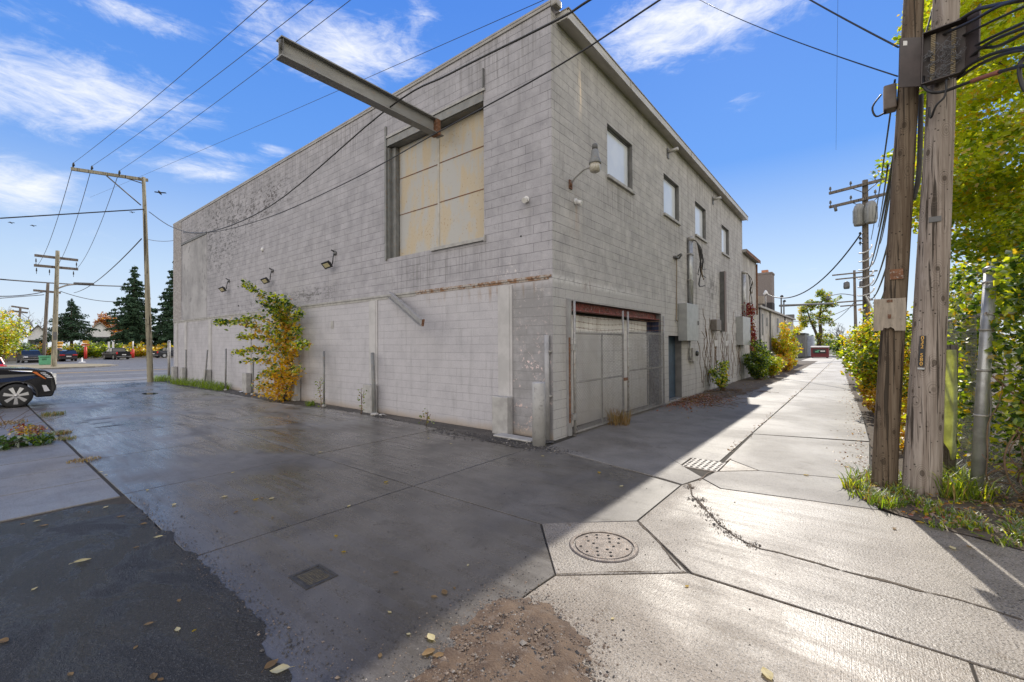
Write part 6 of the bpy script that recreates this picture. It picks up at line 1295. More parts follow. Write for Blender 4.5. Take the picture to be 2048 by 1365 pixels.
for (py, pz_, sy, sz, n) in ((30.4, 2.15, 0.55, 0.55, 900), (29.2, 4.1, 1.3, 0.25, 420), (30.0, 3.3, 0.2, 0.7, 150), (28.0, 3.6, 0.6, 0.3, 130), (30.6, 1.2, 0.4, 0.4, 300)):
    for _ in range(n): P.append((WX + 0.05 + abs(rr.gauss(0, 0.07)), rr.gauss(py, sy * 0.6), rr.gauss(pz_, sz * 0.6)))
P = np.array(P); leaves('foliage', P, 0.13, [L_red, L_rust, L_lime], RNG.choice(3, len(P), p=[0.78, 0.17, 0.05]), cr, up=0.1)
mb = MB()
for _ in range(9): mb.tube(smooth_path([(WX + 0.03, 29.9 + rr.uniform(-.3, .3), 0.1), (WX + 0.03, 30 + rr.uniform(-.3, .3), 1.6), (WX + 0.03, 29.7 + rr.uniform(-.8, .8), 3.0), (WX + 0.03, 29 + rr.uniform(-1.6, 1.4), 4.2)], 4), 0.012, 5)
mb.build('stem', stem_m, cr)
def vine_tracery():                                    # leafless creeper stems on the alley wall
    mb = MB(); rr = random.Random(3)
    for _ in range(34):
        y = rr.uniform(19.0, 27.0); z = rr.uniform(0.1, 1.0); pts = [(WX + 0.008, y, z)]
        for i in range(rr.randint(4, 9)): y += rr.uniform(-0.35, 0.35); z += rr.uniform(0.1, 0.5); pts.append((WX + 0.008, y, min(z, 5.2)))
        mb.tube(smooth_path(pts, 3), 0.009, 4)
    return mb.build('vine', stem_m, origin=(WX, 23, 0))
tag(vine_tracery(), 'leafless creeper stems spreading over the alley wall below the windows', 'climbing plant')

# the sapling on the front wall, green at the tips and golden inside
sb_ = ground(588, 800); sb_.y = WY - 0.45; sb_.z = 0
sp = thing('wall_sapling', 'self sown sapling with green tips and golden leaves against wall', 'tree', sb_)
rr = random.Random(17); mb = MB(); T = on_y(566, 602, WY - 0.6); pts = smooth_path([sb_, on_y(583, 745, WY - 0.35), on_y(577, 690, WY - 0.45), on_y(572, 640, WY - 0.5), T], 5); mb.tube(pts, [0.055 - 0.045 * i / (len(pts) - 1) for i in range(len(pts))], 8)
P, Q = [], []
def shoot(fr_, to, dens, r=0.014, spread=0.10):
    fr_, to = Vector(fr_), Vector(to); L = (to - fr_).length; mid = fr_.lerp(to, 0.5) + Vector((0, 0, 0.10 * L)); path = smooth_path([fr_, mid, to], 8); mb.tube(path, [r * (1 - 0.8 * i / (len(path) - 1)) for i in range(len(path))], 5)
    for _ in range(int(dens * 1.35 * L)):
        t = rr.random() ** 0.85; i = min(len(path) - 2, int(t * (len(path) - 1))); p = path[i].lerp(path[i + 1], rr.random()); P.append(tuple(p + Vector((rr.gauss(0, spread), rr.gauss(0, spread), rr.gauss(-0.04, spread * 0.7))))); Q.append(t)
trk = lambda py: on_y(583 - (745 - py) * 0.09, py, WY - 0.45)
for (px, py, off, fpy, dn) in ((489, 564, 1.4, 655, 105), (483, 637, 1.0, 668, 75), (433, 643, 1.5, 702, 100), (478, 673, 1.2, 705, 80), (470, 703, 1.3, 730, 90), (486, 720, 1.2, 748, 65), (610, 688, 0.9, 712, 120), (600, 622, 0.5, 672, 120), (575, 598, 0.7, 652, 130), (546, 590, 0.9, 650, 130), (525, 742, 0.9, 765, 80),
        (523, 750, 1.0, 765, 70), (512, 776, 0.9, 788, 60), (540, 735, 1.1, 750, 90), (530, 655, 1.0, 690, 110), (535, 690, 1.1, 720, 110), (597, 655, 0.6, 700, 110), (594, 735, 0.7, 760, 90), (545, 620, 1.0, 670, 120), (560, 610, 0.6, 660, 120), (555, 665, 0.9, 700, 120), (520, 602, 1.2, 660, 90)):
    shoot(trk(fpy), on_y(px, py, WY - off), dn)
for _ in range(620):                                   # skirt of gold leaves at the base
    t = rr.random(); P.append((sb_.x - abs(rr.gauss(0, 0.75)) * (1 - 0.4 * t) + 0.25, sb_.y + rr.gauss(-0.15, 0.25), 0.08 + t * 1.0)); Q.append(rr.uniform(-0.35, 0.1))
for _ in range(800):
    t = rr.random(); c = pts[int(t * (len(pts) - 1))]; P.append(tuple(c + Vector((rr.gauss(-0.1, 0.24), rr.gauss(-0.05, 0.18), rr.gauss(0, 0.15))))); Q.append(0.25 + 0.35 * t)
mb.build('branch', bark, sp); P = np.array(P); P[:, 1] = np.minimum(P[:, 1], WY - 0.06); Q = np.array(Q); zf = P[:, 2] / 4.4
s_ = Q * 0.75 + zf * 0.55 + RNG.normal(0, 0.26, len(Q)); pk = np.where(s_ < 0.45, RNG.choice([2, 3], len(Q), p=[0.62, 0.38]), np.where(s_ < 0.72, RNG.choice([0, 2, 1, 3], len(Q), p=[0.15, 0.45, 0.25, 0.15]), np.where(s_ < 0.88, 1, 0)))
pk = np.where((pk == 3) & (RNG.random(len(pk)) < 0.4), 2, np.where((pk == 0) & (RNG.random(len(pk)) < 0.45), 4, pk)); leaves('foliage', P, 0.125, [L_dark, L_green, L_yel, L_ora, L_lime], pk, sp, up=0.5, aspect=0.65, jitter=0.5)

# weeds and grass
def tuft(name, label, spots, mats, cat='weed', kind=None):
    mb = MB(); mb.choices = list(range(len(mats)))
    for (x, y, n, rad, h, spd) in spots: blades(mb, x, y, n, rad, h, spd)
    o = mb.build(name, mats, origin=(spots[0][0], spots[0][1], 0)); return tag(o, label, cat) if kind is None else stuff(o, label)
gs = []
for px in range(352, 470, 6): q = ground(px, 768 + (px - 352) * 0.10); gs.append((q.x, min(q.y, WY - 0.35), 60, 0.35, random.uniform(0.22, 0.5), 0.6))
tuft('grass', 'strip of green weeds along the foot of the wall at its far end', gs, [L_grass, L_green, L_green], kind='stuff')
gs = [(q.x, q.y, 150, 0.5, 0.45, 0.6) for q in (ground(322, 762), ground(330, 763))]; tuft('grass_tuft', 'green grass tuft beside the free standing grey post', gs, [L_green, L_grass])
for (px, py, n, rad, h, lab, ms) in ((622, 812, 90, 0.16, 0.22, 'low green weed between sapling and middle pier', [L_green, L_grass]), (105, 831, 150, 0.28, 0.14, 'tuft of dry grass in the slab joint behind the parked black car', [L_straw, L_grass]), (118, 868, 160, 0.22, 0.09, 'flat dry grass clump along the long slab joint', [L_straw, L_grass, L_dry]),
        (128, 879, 120, 0.2, 0.07, 'second flat dry clump just below the first on the joint', [L_straw, L_grass]), (20, 848, 140, 0.35, 0.10, 'straw coloured grass by the wheel of the black car', [L_straw, L_dry]), (168, 922, 110, 0.22, 0.05, 'thin straw growth where the slab joints cross', [L_straw, L_dry])):
    q = ground(px, py); tuft('grass_tuft', lab, [(q.x, q.y, n, rad, h, 0.9)], ms)
q = ground(60, 863); P = np.array([(q.x + random.gauss(0, 0.5), q.y + random.gauss(0, 0.12), abs(random.gauss(0.03, 0.03))) for _ in range(500)]); stuff(leaves('leaf_heap', P, 0.09, [L_yel, L_rust, L_red, L_grass, L_dry], RNG.choice(5, 500, p=[0.25, 0.25, 0.15, 0.15, 0.2]), origin=q, up=1.0), 'heap of yellow and red fallen leaves on the old slabs')
q = ground(28, 895); br_ = thing('fallen_branch', 'cut leafy green branch lying on the old slabs at left', 'branch', q); mb = MB(); P = []; rr = random.Random(8)
for s_ in range(7):
    a = q + Vector((rr.uniform(-0.5, 0.1), rr.uniform(-0.9, -0.4), 0.03)); b = q + Vector((rr.uniform(-0.2, 0.2), rr.uniform(0.15, 0.6), rr.uniform(0.04, 0.16))); pts = limb(mb, a, b, 0.012, 0.004, 0.15, 4, rr)
    for _ in range(60): p = pts[rr.randint(1, len(pts) - 1)]; P.append((p.x + rr.gauss(0, 0.06), p.y + rr.gauss(0, 0.06), max(0.02, p.z + rr.gauss(0.0, 0.05))))
mb.build('stem', bark, br_); leaves('foliage', np.array(P), 0.13, [L_dark, L_green], RNG.choice(2, len(P), p=[0.75, 0.25]), br_, up=0.3, aspect=0.55)
q = ground(10, 860); mb = MB(); rr = random.Random(12)
for _ in range(22): a = q + Vector((rr.uniform(-1.0, 0.6), rr.uniform(-1.0, 0.5), 0.02)); mb.tube([a, a + Vector((rr.uniform(-.4, .4), rr.uniform(-.4, .7), rr.uniform(0.1, 0.5)))], 0.006, 4)
tag(mb.build('twigs', stem_m, origin=q), 'bare dry twigs poking in at the left edge near the car', 'twigs')
for (px, py, h, n, lab) in ((642, 790, 0.95, 70, 'single upright leafy weed right of the sapling'), (722, 800, 0.8, 40, 'thin wispy weed near the leaning pipe'), (852, 830, 0.35, 24, 'small wispy weed before the wide wall panel')):
    b = on_y(px, 808 if px < 700 else 822, WY - 0.5); b.z = 0; r = thing('weed', lab, 'weed', b); mb = MB(); pts = limb(mb, b, b + Vector((0.1, -0.05, h)), 0.012, 0.004, 0.1, 4, random); 
    for _ in range(4): p = pts[random.randint(4, len(pts) - 2)]; mb.tube([p, p + Vector((random.uniform(-.2, .2), random.uniform(-.15, .1), random.uniform(.1, .3)))], 0.005, 4)
    mb.build('stem', stem_m, r); P = np.array([tuple(pts[random.randint(2, len(pts) - 1)] + Vector((random.gauss(0, .1), random.gauss(0, .08), random.gauss(0, .06)))) for _ in range(n)]); leaves('foliage', P, 0.07, [L_green, L_grass, L_straw], RNG.choice(3, n, p=[0.5, 0.25, 0.25]), r)
gs = []
rr = random.Random(33)
vp = [(-0.14, 7.70), (0.05, 7.25), (0.39, 6.88), (0.67, 6.70), (0.99, 6.56), (1.5, 6.30), (2.6, 5.6), (3.4, 6.2), (3.0, 8.5), (1.4, 8.6), (0.9, 8.9), (0.3, 8.9), (0.0, 8.3)]
while len(gs) < 150:
    x, y = rr.uniform(-0.2, 3.2), rr.uniform(5.6, 8.9)
    if inpoly(x, y, vp) and mnoise.noise((x * 1.6, y * 1.6, 0)) > -0.25: gs.append((x, y, 26, 0.11, rr.uniform(0.07, 0.2) * (1.3 if y > 7.6 else 0.9), 0.9))
for x, y in ((-0.02, 7.75), (0.25, 7.15), (1.05, 8.35), (1.15, 8.1), (0.95, 8.6), (1.0, 8.0), (1.1, 8.7)): gs.append((x, y, 70, 0.16, 0.42 if x > 0.9 else 0.2, 0.7))
tuft('grass', 'green grass and weeds around the feet of the two poles', gs, [L_grass, L_green, L_grass, L_green, L_lime, L_straw], kind='stuff')
P = np.array([(rr.uniform(-0.1, 2.6), rr.uniform(6.3, 8.8), 0) for _ in range(1600)]); P = np.array([p for p in P if inpoly(p[0], p[1], vp)]); P[:, 2] = RNG.uniform(0.012, 0.06, len(P)); stuff(leaves('leaf_litter', P, 0.055, [L_dry, L_rust, L_yel, L_green], RNG.choice(4, len(P), p=[0.45, 0.2, 0.15, 0.2]), up=1.2), 'brown leaf litter among the grass at the pole feet')
P = []
for _ in range(1500):
    t = rr.random(); y = 9 + 45 * t ** 1.4; s_ = rr.random()
    if s_ < 0.45: P.append((0.15 - 0.02 * max(0, y - 12) - abs(rr.gauss(0, 0.22)), y, 0.006))
    elif s_ < 0.75: P.append((-4.4 + abs(rr.gauss(0, 0.45)), rr.uniform(14.6, 45), 0.012))
    else: P.append((rr.gauss(-1.9, 0.05), y, 0.004))
stuff(leaves('leaf_litter', np.array(P), 0.045, [L_dry, L_rust, L_ora, L_yel], RNG.choice(4, len(P), p=[0.5, 0.3, 0.12, 0.08]), up=2.0), 'dry leaf litter drifted along the alley edges and centre joint')
P = []
for _ in range(1900): y = rr.gauss(16.2, 1.1); P.append((WX + 0.15 + abs(rr.gauss(0.35, 0.5)), y, abs(rr.gauss(0.02, 0.035))))
stuff(leaves('leaf_drift', np.array(P), 0.07, [L_rust, L_dry, L_rust], up=1.2), 'drift of brown leaves and twigs before the blue door')
mb = MB()
for _ in range(110):
    a = Vector((WX + rr.uniform(0.1, 2.0), rr.uniform(14.6, 21), rr.uniform(0.015, 0.10))); t = rr.uniform(0, 6.28); L = rr.uniform(0.2, 0.8); mb.tube([a, a + Vector((math.cos(t) * L * 0.5, math.sin(t) * L * 0.5, 0.03)), a + Vector((math.cos(t + 0.2) * L, math.sin(t + 0.2) * L, 0.0))], 0.007, 4)
stuff(mb.build('twig_litter', stem_m), 'broken twigs strewn on the ground before the blue door')
q = ground(1185, 868); tuft('grass_tuft', 'dry straw weed tuft growing through the left gate leaf', [(-4.78, 10.4, 170, 0.30, 0.45, 0.6)], [L_straw, L_dry, L_dry])
# litter of pale scraps near the wall
for (px, py, lab) in ((405, 768, 'white crumpled scrap of paper among the far weeds'), (762, 832, 'white scrap of paper on the rubble strip below the leaning pipe'), (480, 786, 'pale scrap in the weeds left of the sapling')):
    q = ground(px, py); mb = MB(); rr2 = random.Random(px); v = [q + Vector((rr2.uniform(-.12, .12) + (i % 3 - 1) * 0.13, rr2.uniform(-.05, .05) + (i // 3 - 1) * 0.1, abs(rr2.gauss(0.03, 0.03)))) for i in range(9)]
    mb.add(v, [(0, 1, 4, 3), (1, 2, 5, 4), (3, 4, 7, 6), (4, 5, 8, 7)]); tag(mb.build('paper_scrap', white_p, origin=q), lab, 'litter')
q = ground(1010, 880); mb = MB(); mb.prism([(-6.35, 7.3), (-5.3, 7.28), (-5.25, 7.55), (-6.3, 7.6)], 0.004, 0.05); tag(mb.build('concrete_pad', guard_m, origin=(-5.8, 7.4, 0), bevel=0.02), 'pale low concrete pad at the wall foot beside the bollard', 'pad')

# fallen leaves lying singly on the wet ground
FL = [(4,1285),(69,1179),(165,1124),(358,1202),(355,1260),(271,1296),(141,1350),(321,1360),(307,1354),(297,1249),(388,1262),(316,1075),(272,1096),(177,1025),(212,1015),(88,1052),(45,1049),(74,1043),(348,1010),(295,981),(202,945),(212,950),(242,1034),(287,1049),(672,1073),(687,1105),(662,1100),(545,1036),(524,997),(511,1000),(543,998),(449,994),(472,1025),(466,946),(772,965),(698,1013),(868,1195),(889,1186),(909,1177),(862,1276),(857,1307),(877,1312),(760,1312),(543,1331),(560,1342),(779,1225),(792,1146),(817,1269),(936,1131),(857,877),(902,888),(1085,913),(1243,973),(1198,946),(1374,1173),(1534,1350),(1789,1058),(1905,1097),(1938,1094),(1840,1046),(1612,951),(1713,958),(484,813),(1225,1238),(745,832),(640,905)]
big = {(889,1186): 0.085, (862,1276): 0.09, (857,1307): 0.10, (877,1312): 0.08, (543,1331): 0.10, (560,1342): 0.12, (1534,1350): 0.11, (165,1124): 0.13, (4,1285): 0.10, (307,1354): 0.07}
def leaf_obj(q, s, m, seed):
    rr = random.Random(seed); a = rr.uniform(0, 6.28); mb = MB(); out_ = [(0, -0.5), (0.16, -0.36), (0.30, -0.1), (0.27, 0.12), (0.14, 0.33), (0, 0.5), (-0.15, 0.33), (-0.29, 0.1), (-0.28, -0.12), (-0.15, -0.37)]
    c, s_ = math.cos(a), math.sin(a); f = lambda x, y, z: (q.x + s * (c * x - s_ * y), q.y + s * (s_ * x + c * y), q.z + z * s)
    curl = rr.uniform(0.05, 0.35); mid = [f(0, y, 0.06 + 0.02 * rr.random()) for y in (-0.36, -0.1, 0.12, 0.33)]
    vs = [f(x, y, 0.07 + curl * x * x * 3 * rr.uniform(0.5, 1.2) + 0.12 * rr.random() * abs(y)) for x, y in out_]; vs += mid
    mb.add(vs, [(0, 1, 10), (1, 2, 11, 10), (2, 3, 12, 11), (3, 4, 13, 12), (4, 5, 13), (5, 6, 13), (6, 7, 12, 13), (7, 8, 11, 12), (8, 9, 10, 11), (9, 0, 10)])
    mb.tube([f(0, -0.5, 0.07), f(0.03, -0.72, 0.05)], s * 0.012, 3); return mb.build('fallen_leaf', m, origin=q)
for i, (px, py) in enumerate(FL):
    q = ground(px, py, 0.004); dist_ = math.hypot(q.x, q.y); s = big.get((px, py), random.uniform(0.035, 0.062) * (1.4 if dist_ > 6 else 1.0)); m = random.choice([L_pale, L_pale, L_yel, L_dry, L_pale, L_dry])
    tag(leaf_obj(q, s, m, i), 'single fallen autumn leaf lying on the wet ground', 'leaf', 'fallen leaves on the ground')

# conifers and other trees across the street
def spruce(label, base, h, rad, mats, seed, n=5200, clear=1.6, group=None, gap=0.0):
    rr = random.Random(seed); base = Vector(base); r = thing('spruce_tree', label, 'tree', base, group); mb = MB(); mb.tube([base, base + Vector((0, 0, h * 0.6)), base + Vector((0, 0, h))], [h * 0.020 + 0.1, h * 0.012, 0.02], 8)
    P, U = [], []; z = clear
    while z < h * 0.99:
        f = (z - clear) / (h - clear); R_ = rad * (1 - f) ** 0.85 * rr.uniform(0.80, 1.10) + 0.15; nb = max(4, int(9 * (1 - f) + 4))
        for b_ in range(nb):
            a = rr.uniform(0, 6.283); L = R_ * rr.uniform(0.55, 1.12)
            if gap and mnoise.noise((math.cos(a) * 1.5 + seed, math.sin(a) * 1.5, z * 0.5)) < -gap: L *= 0.55
            e = base + Vector((math.cos(a) * L, math.sin(a) * L, z - 0.18 * L + 0.10 * L * f)); s0 = base + Vector((0, 0, z)); mb.tube([s0, s0.lerp(e, 0.5) + Vector((0, 0, 0.03 * L)), e], [0.05, 0.03, 0.01], 4, False)
            m_ = int(n / 42 * L / rad * rr.uniform(0.7, 1.2))
            for _ in range(m_):
                t = rr.uniform(0.15, 1.05); w = 0.30 * L * (1.05 - t) + 0.12; q = s0.lerp(e, t) + Vector((-math.sin(a), math.cos(a), 0)) * rr.uniform(-w, w) + Vector((0, 0, rr.uniform(-0.30, 0.08) - 0.05)); P.append(tuple(q))
        z += h * rr.uniform(0.022, 0.036)
    mb.build('trunk', bark, r); P = np.array(P); sh = RNG.choice(len(mats), len(P), p=[0.6, 0.4] if len(mats) == 2 else None); leaves('crown', P, 0.42 * h / 12, mats, sh, r, up=0.15, aspect=0.38); return r
def place(px, pyb, pyt, D):                             # base and height of an upright at a pixel column
    b = at(px, pyb, D); t = at(px, pyt, D); return Vector((b.x, b.y, 0)), t.z
D = 118.0; b_, h_ = place(268, 700, 530, D); spruce('tallest blue spruce left of the warehouse wall', b_, h_, 5.4, [L_need, L_need2], 41, 5200, 3.2)
b_, h_ = place(350, 700, 522, D - 4); spruce('dark spruce half hidden behind the warehouse wall end', b_, h_, 5.2, [L_need2, L_need], 42, 4600, 2.5)
D = 128.0; b_, h_ = place(143, 700, 597, D); spruce('broad dark pine behind the tan double arm pole', b_, h_, 5.6, [L_need2, L_need], 43, 5200, 4.0, gap=0.05)
def bare(label, base, h, seed, m=bark_g, foliage=None, nf=0, leaf=0.4, spread=0.6):
    r = thing('bare_tree' if not foliage else 'autumn_tree', label, 'tree', base); rr = random.Random(seed); mb = MB(); tips = []
    s0 = Vector(base); s1 = s0 + Vector((rr.uniform(-.4, .4), rr.uniform(-.4, .4), h * 0.28)); limb(mb, s0, s1, h * 0.022, h * 0.017, 0.06, 4, rr)
    for _ in range(6): grow(mb, s1, Vector((rr.gauss(0, 0.55), rr.gauss(0, 0.55), 1)).normalized(), h * 0.27, h * 0.011, 4 if not foliage else 3, tips, rr, spread, 0.25, 0.70)
    mb.build('trunk', m, r)
    if foliage:
        P, _k = cloud_pts([tuple(t[0]) for t in tips], [h * 0.075] * len(tips), nf, 0.1); leaves('crown', P, leaf, foliage, None, r, up=0.3, aspect=0.7)
    return r
b_, h_ = place(62, 700, 612, 165.0); bare('bare grey tree behind the broad pine and distant pole', b_, h_ * 1.05, 51)
b_, h_ = place(12, 700, 640, 110.0); bare('dark bare tree with low arching boughs at the left edge', b_, h_, 53, bark, spread=0.95)
b_, h_ = place(203, 700, 622, 190.0); bare('russet autumn tree above the pale house roof', b_, h_ * 1.05, 52, bark, [L_rust, L_ora, L_rust], 4200, 0.6)
def bushrow(label, px, pyt, D, rad, n, mats, w, seed, leaf=0.4, name='shrub'):
    b_, h_ = place(px, 705, pyt, D); return shrub(label, (b_.x, b_.y, 0), (rad, rad, h_), n, mats, w, leaf, seed=seed, name=name, stems=22)
bushrow('large yellow green bush at the far left edge', -5, 630, 92.0, 4.6, 5200, [L_lime, L_yel, L_green], [0.45, 0.25, 0.3], 61, 0.34)
bushrow('clipped dark green hedge bush left of the parked pale nosed car', 45, 687, 102, 2.6, 2400, [L_dark, L_green], [0.8, 0.2], 62, 0.3)
HX_ = -108.0; hedge_labels = ['yellow green hedge bush behind the dark pine trunk', 'green hedge bush right of the first yellow sign', 'pale green hedge bush by the second red post', 'mixed hedge bush behind the black pickup', 'bright yellow hedge bush right of the pickup', 'golden hedge bush left of the slim street pole', 'golden hedge bush right of the slim street pole', 'yellow hedge bush touching the warehouse edge', 'orange tinged hedge bush left of the parked crossover']
for i, (px, top_, ms, w) in enumerate(((150, 688, [L_green, L_lime, L_yel], [0.4, 0.35, 0.25]), (168, 684, [L_green, L_dark, L_lime], [0.5, 0.25, 0.25]), (190, 684, [L_lime, L_green], [0.6, 0.4]), (216, 683, [L_green, L_dark, L_lime], [0.4, 0.3, 0.3]), (240, 684, [L_yel, L_lime, L_green], [0.35, 0.45, 0.2]), (275, 686, [L_yel, L_lime], [0.7, 0.3]), (303, 689, [L_yel, L_ora, L_lime], [0.65, 0.15, 0.2]), (334, 688, [L_yel, L_lime], [0.75, 0.25]), (95, 690, [L_yel, L_ora, L_green], [0.4, 0.25, 0.35]))):
    q = on_x(px, 700, HX_); D = math.hypot(q.x, q.y); bushrow(hedge_labels[i], px, top_, D, 2.7, 1700, ms, w, 70 + i, 0.36)
# end of the alley
b_, h_ = place(1637, 700, 583, 88.0); r = thing('broadleaf_tree', 'tall two topped tree standing behind the maroon dumpster', 'tree', b_); rr = random.Random(71); mb = MB(); cs, rs = [], []
limb(mb, b_, b_ + Vector((0.5, 0, h_ * 0.85)), 0.4, 0.1, 0.05, 5, rr); limb(mb, b_ + Vector((0, 0, h_ * .25)), b_ + Vector((-1.5, 0, h_ * 0.72)), 0.25, 0.08, 0.08, 5, rr)
for (ox, zf, sx, sz, n) in ((0.9, 0.90, 1.5, 1.1, 16), (0.9, 0.72, 1.4, 1.2, 14), (-1.2, 0.74, 1.3, 1.0, 14), (-1.9, 0.55, 1.3, 1.0, 12), (-3.3, 0.40, 1.3, 0.7, 12), (0.2, 0.5, 1.6, 1.3, 12), (0.6, 0.3, 1.5, 1.0, 10)):
    for _ in range(n): cs.append((b_.x + ox + rr.gauss(0, sx * 0.5), b_.y + rr.gauss(0, 1.0), h_ * zf + rr.gauss(0, sz * 0.6))); rs.append(rr.uniform(0.4, 0.8))
mb.build('trunk', bark, r); P, k = cloud_pts(cs, rs, 9000, 0.15); pk = RNG.choice(4, len(P), p=[0.4, 0.3, 0.15, 0.15]); pk = np.where(P[:, 0] < b_.x - 2.2, RNG.choice([2, 3], len(P)), pk); leaves('crown', P, 0.26, [L_green, L_dark, L_lime, L_yel], pk, r, up=0.4)
b_, h_ = place(1690, 700, 640, 100.0); bare('small bare tree beyond the alley bushes', b_, h_, 55, bark)
shrub('dark undergrowth bush beyond the dumpster', (-1.4, 84, 0), (3.0, 2.0, 3.2), 2500, [L_dark, L_green, L_lime], [0.5, 0.35, 0.15], 0.3, seed=81)
shrub('distant dark hedge closing the far end of the alley', (2.0, 96, 0), (7.0, 2.0, 3.4), 4000, [L_dark, L_green, L_lime], [0.55, 0.3, 0.15], 0.35, seed=82, stems=40)
shrub('distant low trees behind the grey ribbed container', (-12.0, 104, 0), (7.0, 3.0, 4.2), 4000, [L_dark, L_green], [0.6, 0.4], 0.4, seed=83, stems=40)

# ------------------------------------------------------------------ vehicles
def wheel(parent, c, rad, w, name='wheel', side=1, spokes=7, rim=None):
    mb = MB(); c = Vector(c); mb.lathe(c, [(rad * 0.74, -w / 2), (rad * 0.93, -w / 2), (rad, -w * 0.32), (rad, w * 0.32), (rad * 0.93, w / 2), (rad * 0.74, w / 2)], 32, 'x'); ty = mb.build(name, rubber_m, parent)
    mb = MB(); s = side; mb.lathe(c + Vector((s * w * 0.28, 0, 0)), [(rad * 0.76, 0), (rad * 0.76, s * w * 0.215), (rad * 0.70, s * w * 0.215), (rad * 0.67, 0)], 32, 'x'); mb.lathe(c + Vector((s * w * 0.40, 0, 0)), [(rad * 0.17, 0), (rad * 0.15, s * 0.03), (rad * 0.05, s * 0.035)], 16, 'x')
    for k in range(spokes):
        a = 2 * math.pi * k / spokes + 0.2
        for da in (-0.10, 0.10):
            d = Vector((0, math.cos(a + da), math.sin(a + da))); d2 = Vector((0, math.cos(a + da * 0.5), math.sin(a + da * 0.5))); mb.bar(c + Vector((s * w * 0.44, 0, 0)) + d2 * rad * 0.13, c + Vector((s * w * 0.42, 0, 0)) + d * rad * 0.72, 0.05, 0.045, up=(1, 0, 0))
    mb.build('rim', rim or wheel_metal, ty); mb = MB(); mb.lathe(c + Vector((s * w * 0.05, 0, 0)), [(rad * 0.74, 0), (rad * 0.74, s * 0.02)], 24, 'x'); mb.build('hub', black_m, ty)
def arch_profile(top, yf, yr, ra, zb, wz):
    """side outline: top given rear->front, underside with two wheel arches"""
    pts = list(top); L1, L0 = top[-1][0], top[0][0]
    res = pts + [(L1 - 0.03, zb)]
    for yc in (yf, yr):
        a0 = math.asin(max(-1, min(1, (zb - wz) / ra)))
        for k in range(13): t = a0 + (math.pi - 2 * a0) * k / 12; res.append((yc + ra * math.cos(t), wz + ra * math.sin(t)))
    return res + [(L0 + 0.03, zb)]
def car(name, label, loc, rz, paint, W=1.9, kind='suv', nose=True, group=None, wr=0.37):
    r = thing(name, label, 'car' if kind != 'pickup' else 'pickup truck', (0, 0, 0), group)
    if kind == 'suv': L = 4.75; top = [(-2.37, 0.45), (-2.36, 1.0), (-2.3, 1.08), (1.05, 1.08), (2.0, 0.98), (2.33, 0.80), (2.37, 0.45)]; cab = [(-2.25, 1.07), (-2.05, 1.45), (-1.75, 1.66), (0.1, 1.70), (0.45, 1.62), (1.15, 1.07)]; yf, yr = 1.42, -1.45
    elif kind == 'crossover': L = 4.75; top = [(-2.37, 0.5), (-2.38, 0.95), (-2.25, 1.12), (1.0, 1.02), (2.0, 0.93), (2.33, 0.75), (2.37, 0.45)]; cab = [(-2.15, 1.11), (-1.35, 1.55), (-0.4, 1.66), (0.2, 1.60), (1.1, 1.02)]; yf, yr = 1.42, -1.45
    else: L = 5.8; top = [(-2.9, 0.55), (-2.9, 1.30), (1.45, 1.30), (2.6, 1.20), (2.86, 1.05), (2.9, 0.5)]; cab = [(-0.95, 1.29), (-0.85, 1.83), (-0.6, 1.90), (0.6, 1.90), (1.35, 1.29)]; yf, yr = 1.85, -1.75; W = 2.0; wr = 0.41
    mb = MB(); mb.prism(arch_profile(top, yf, yr, wr + 0.06, 0.30, wr), -W / 2, W / 2, lambda u, v, w: (w * (1 - 0.10 * max(0, abs(u) - L * 0.36) / (L * 0.14)), u, v)); mb.build('body', paint, r, bevel=0.05)
    mb = MB(); hw = W / 2; f = lambda u, v, w: (w * (1.0 - 0.20 * (v - 1.05)), u, v); mb.prism(cab, -hw * 0.955, hw * 0.955, f); mb.build('window_glass', glass_d, r, bevel=0.03)
    mb = MB(); zt = max(c[1] for c in cab); t = [c for c in cab if c[1] > zt - 0.12]; mb.prism([(t[0][0] + 0.02, zt - 0.02), (t[-1][0] - 0.02, zt - 0.02), (t[-1][0] - 0.08, zt + 0.03), (t[0][0] + 0.08, zt + 0.03)], -hw * 0.85, hw * 0.85)
    for s in (-1, 1):
        for (ya, za), (yb, zb) in ((cab[0], cab[1]), (cab[-1], cab[-2])): mb.bar(Vector(f(ya, za, s * hw * 0.93)), Vector(f(yb, zb + 0.02, s * hw * 0.95)), 0.07, 0.07)
        ym = (cab[0][0] + cab[-1][0]) / 2 - 0.1; mb.bar(Vector(f(ym, 1.1, s * hw * 0.962)), Vector(f(ym, zt, s * hw * 0.962)), 0.06, 0.02)
    mb.build('roof', paint, r)
    for s in (-1, 1):
        for y in (yf, yr): wheel(r, (s * (W / 2 - 0.13), y, wr), wr, 0.25, side=s)
        mb = MB(); mb.box(s * hw * 0.52, s * hw * 0.93, L / 2 - 0.16, L / 2 - 0.005 + 0.02, 0.72 if kind != 'pickup' else 0.85, 0.86 if kind != 'pickup' else 1.05); mb.build('headlight', lamp_w, r, bevel=0.02)
        mb = MB()
        if kind == 'pickup': mb.box(s * hw * 0.80, s * hw * 1.0, -L / 2 - 0.02, -L / 2 + 0.12, 0.88, 1.24)
        else: mb.box(s * hw * 0.42, s * hw * 0.98, -L / 2 - 0.025, -L / 2 + 0.14, 0.86, 0.99)
        mb.build('tail_light', lamp_r, r, bevel=0.02)
        mb = MB(); mb.box(s * hw * 1.0, s * (hw + 0.2), cab[-1][0] - 0.35, cab[-1][0] - 0.22, 1.06, 1.22); mb.build('mirror', paint, r, bevel=0.03)
    mb = MB(); mb.box(-hw * 0.5, hw * 0.5, L / 2 - 0.06, L / 2 + 0.012, 0.58, 0.82); 
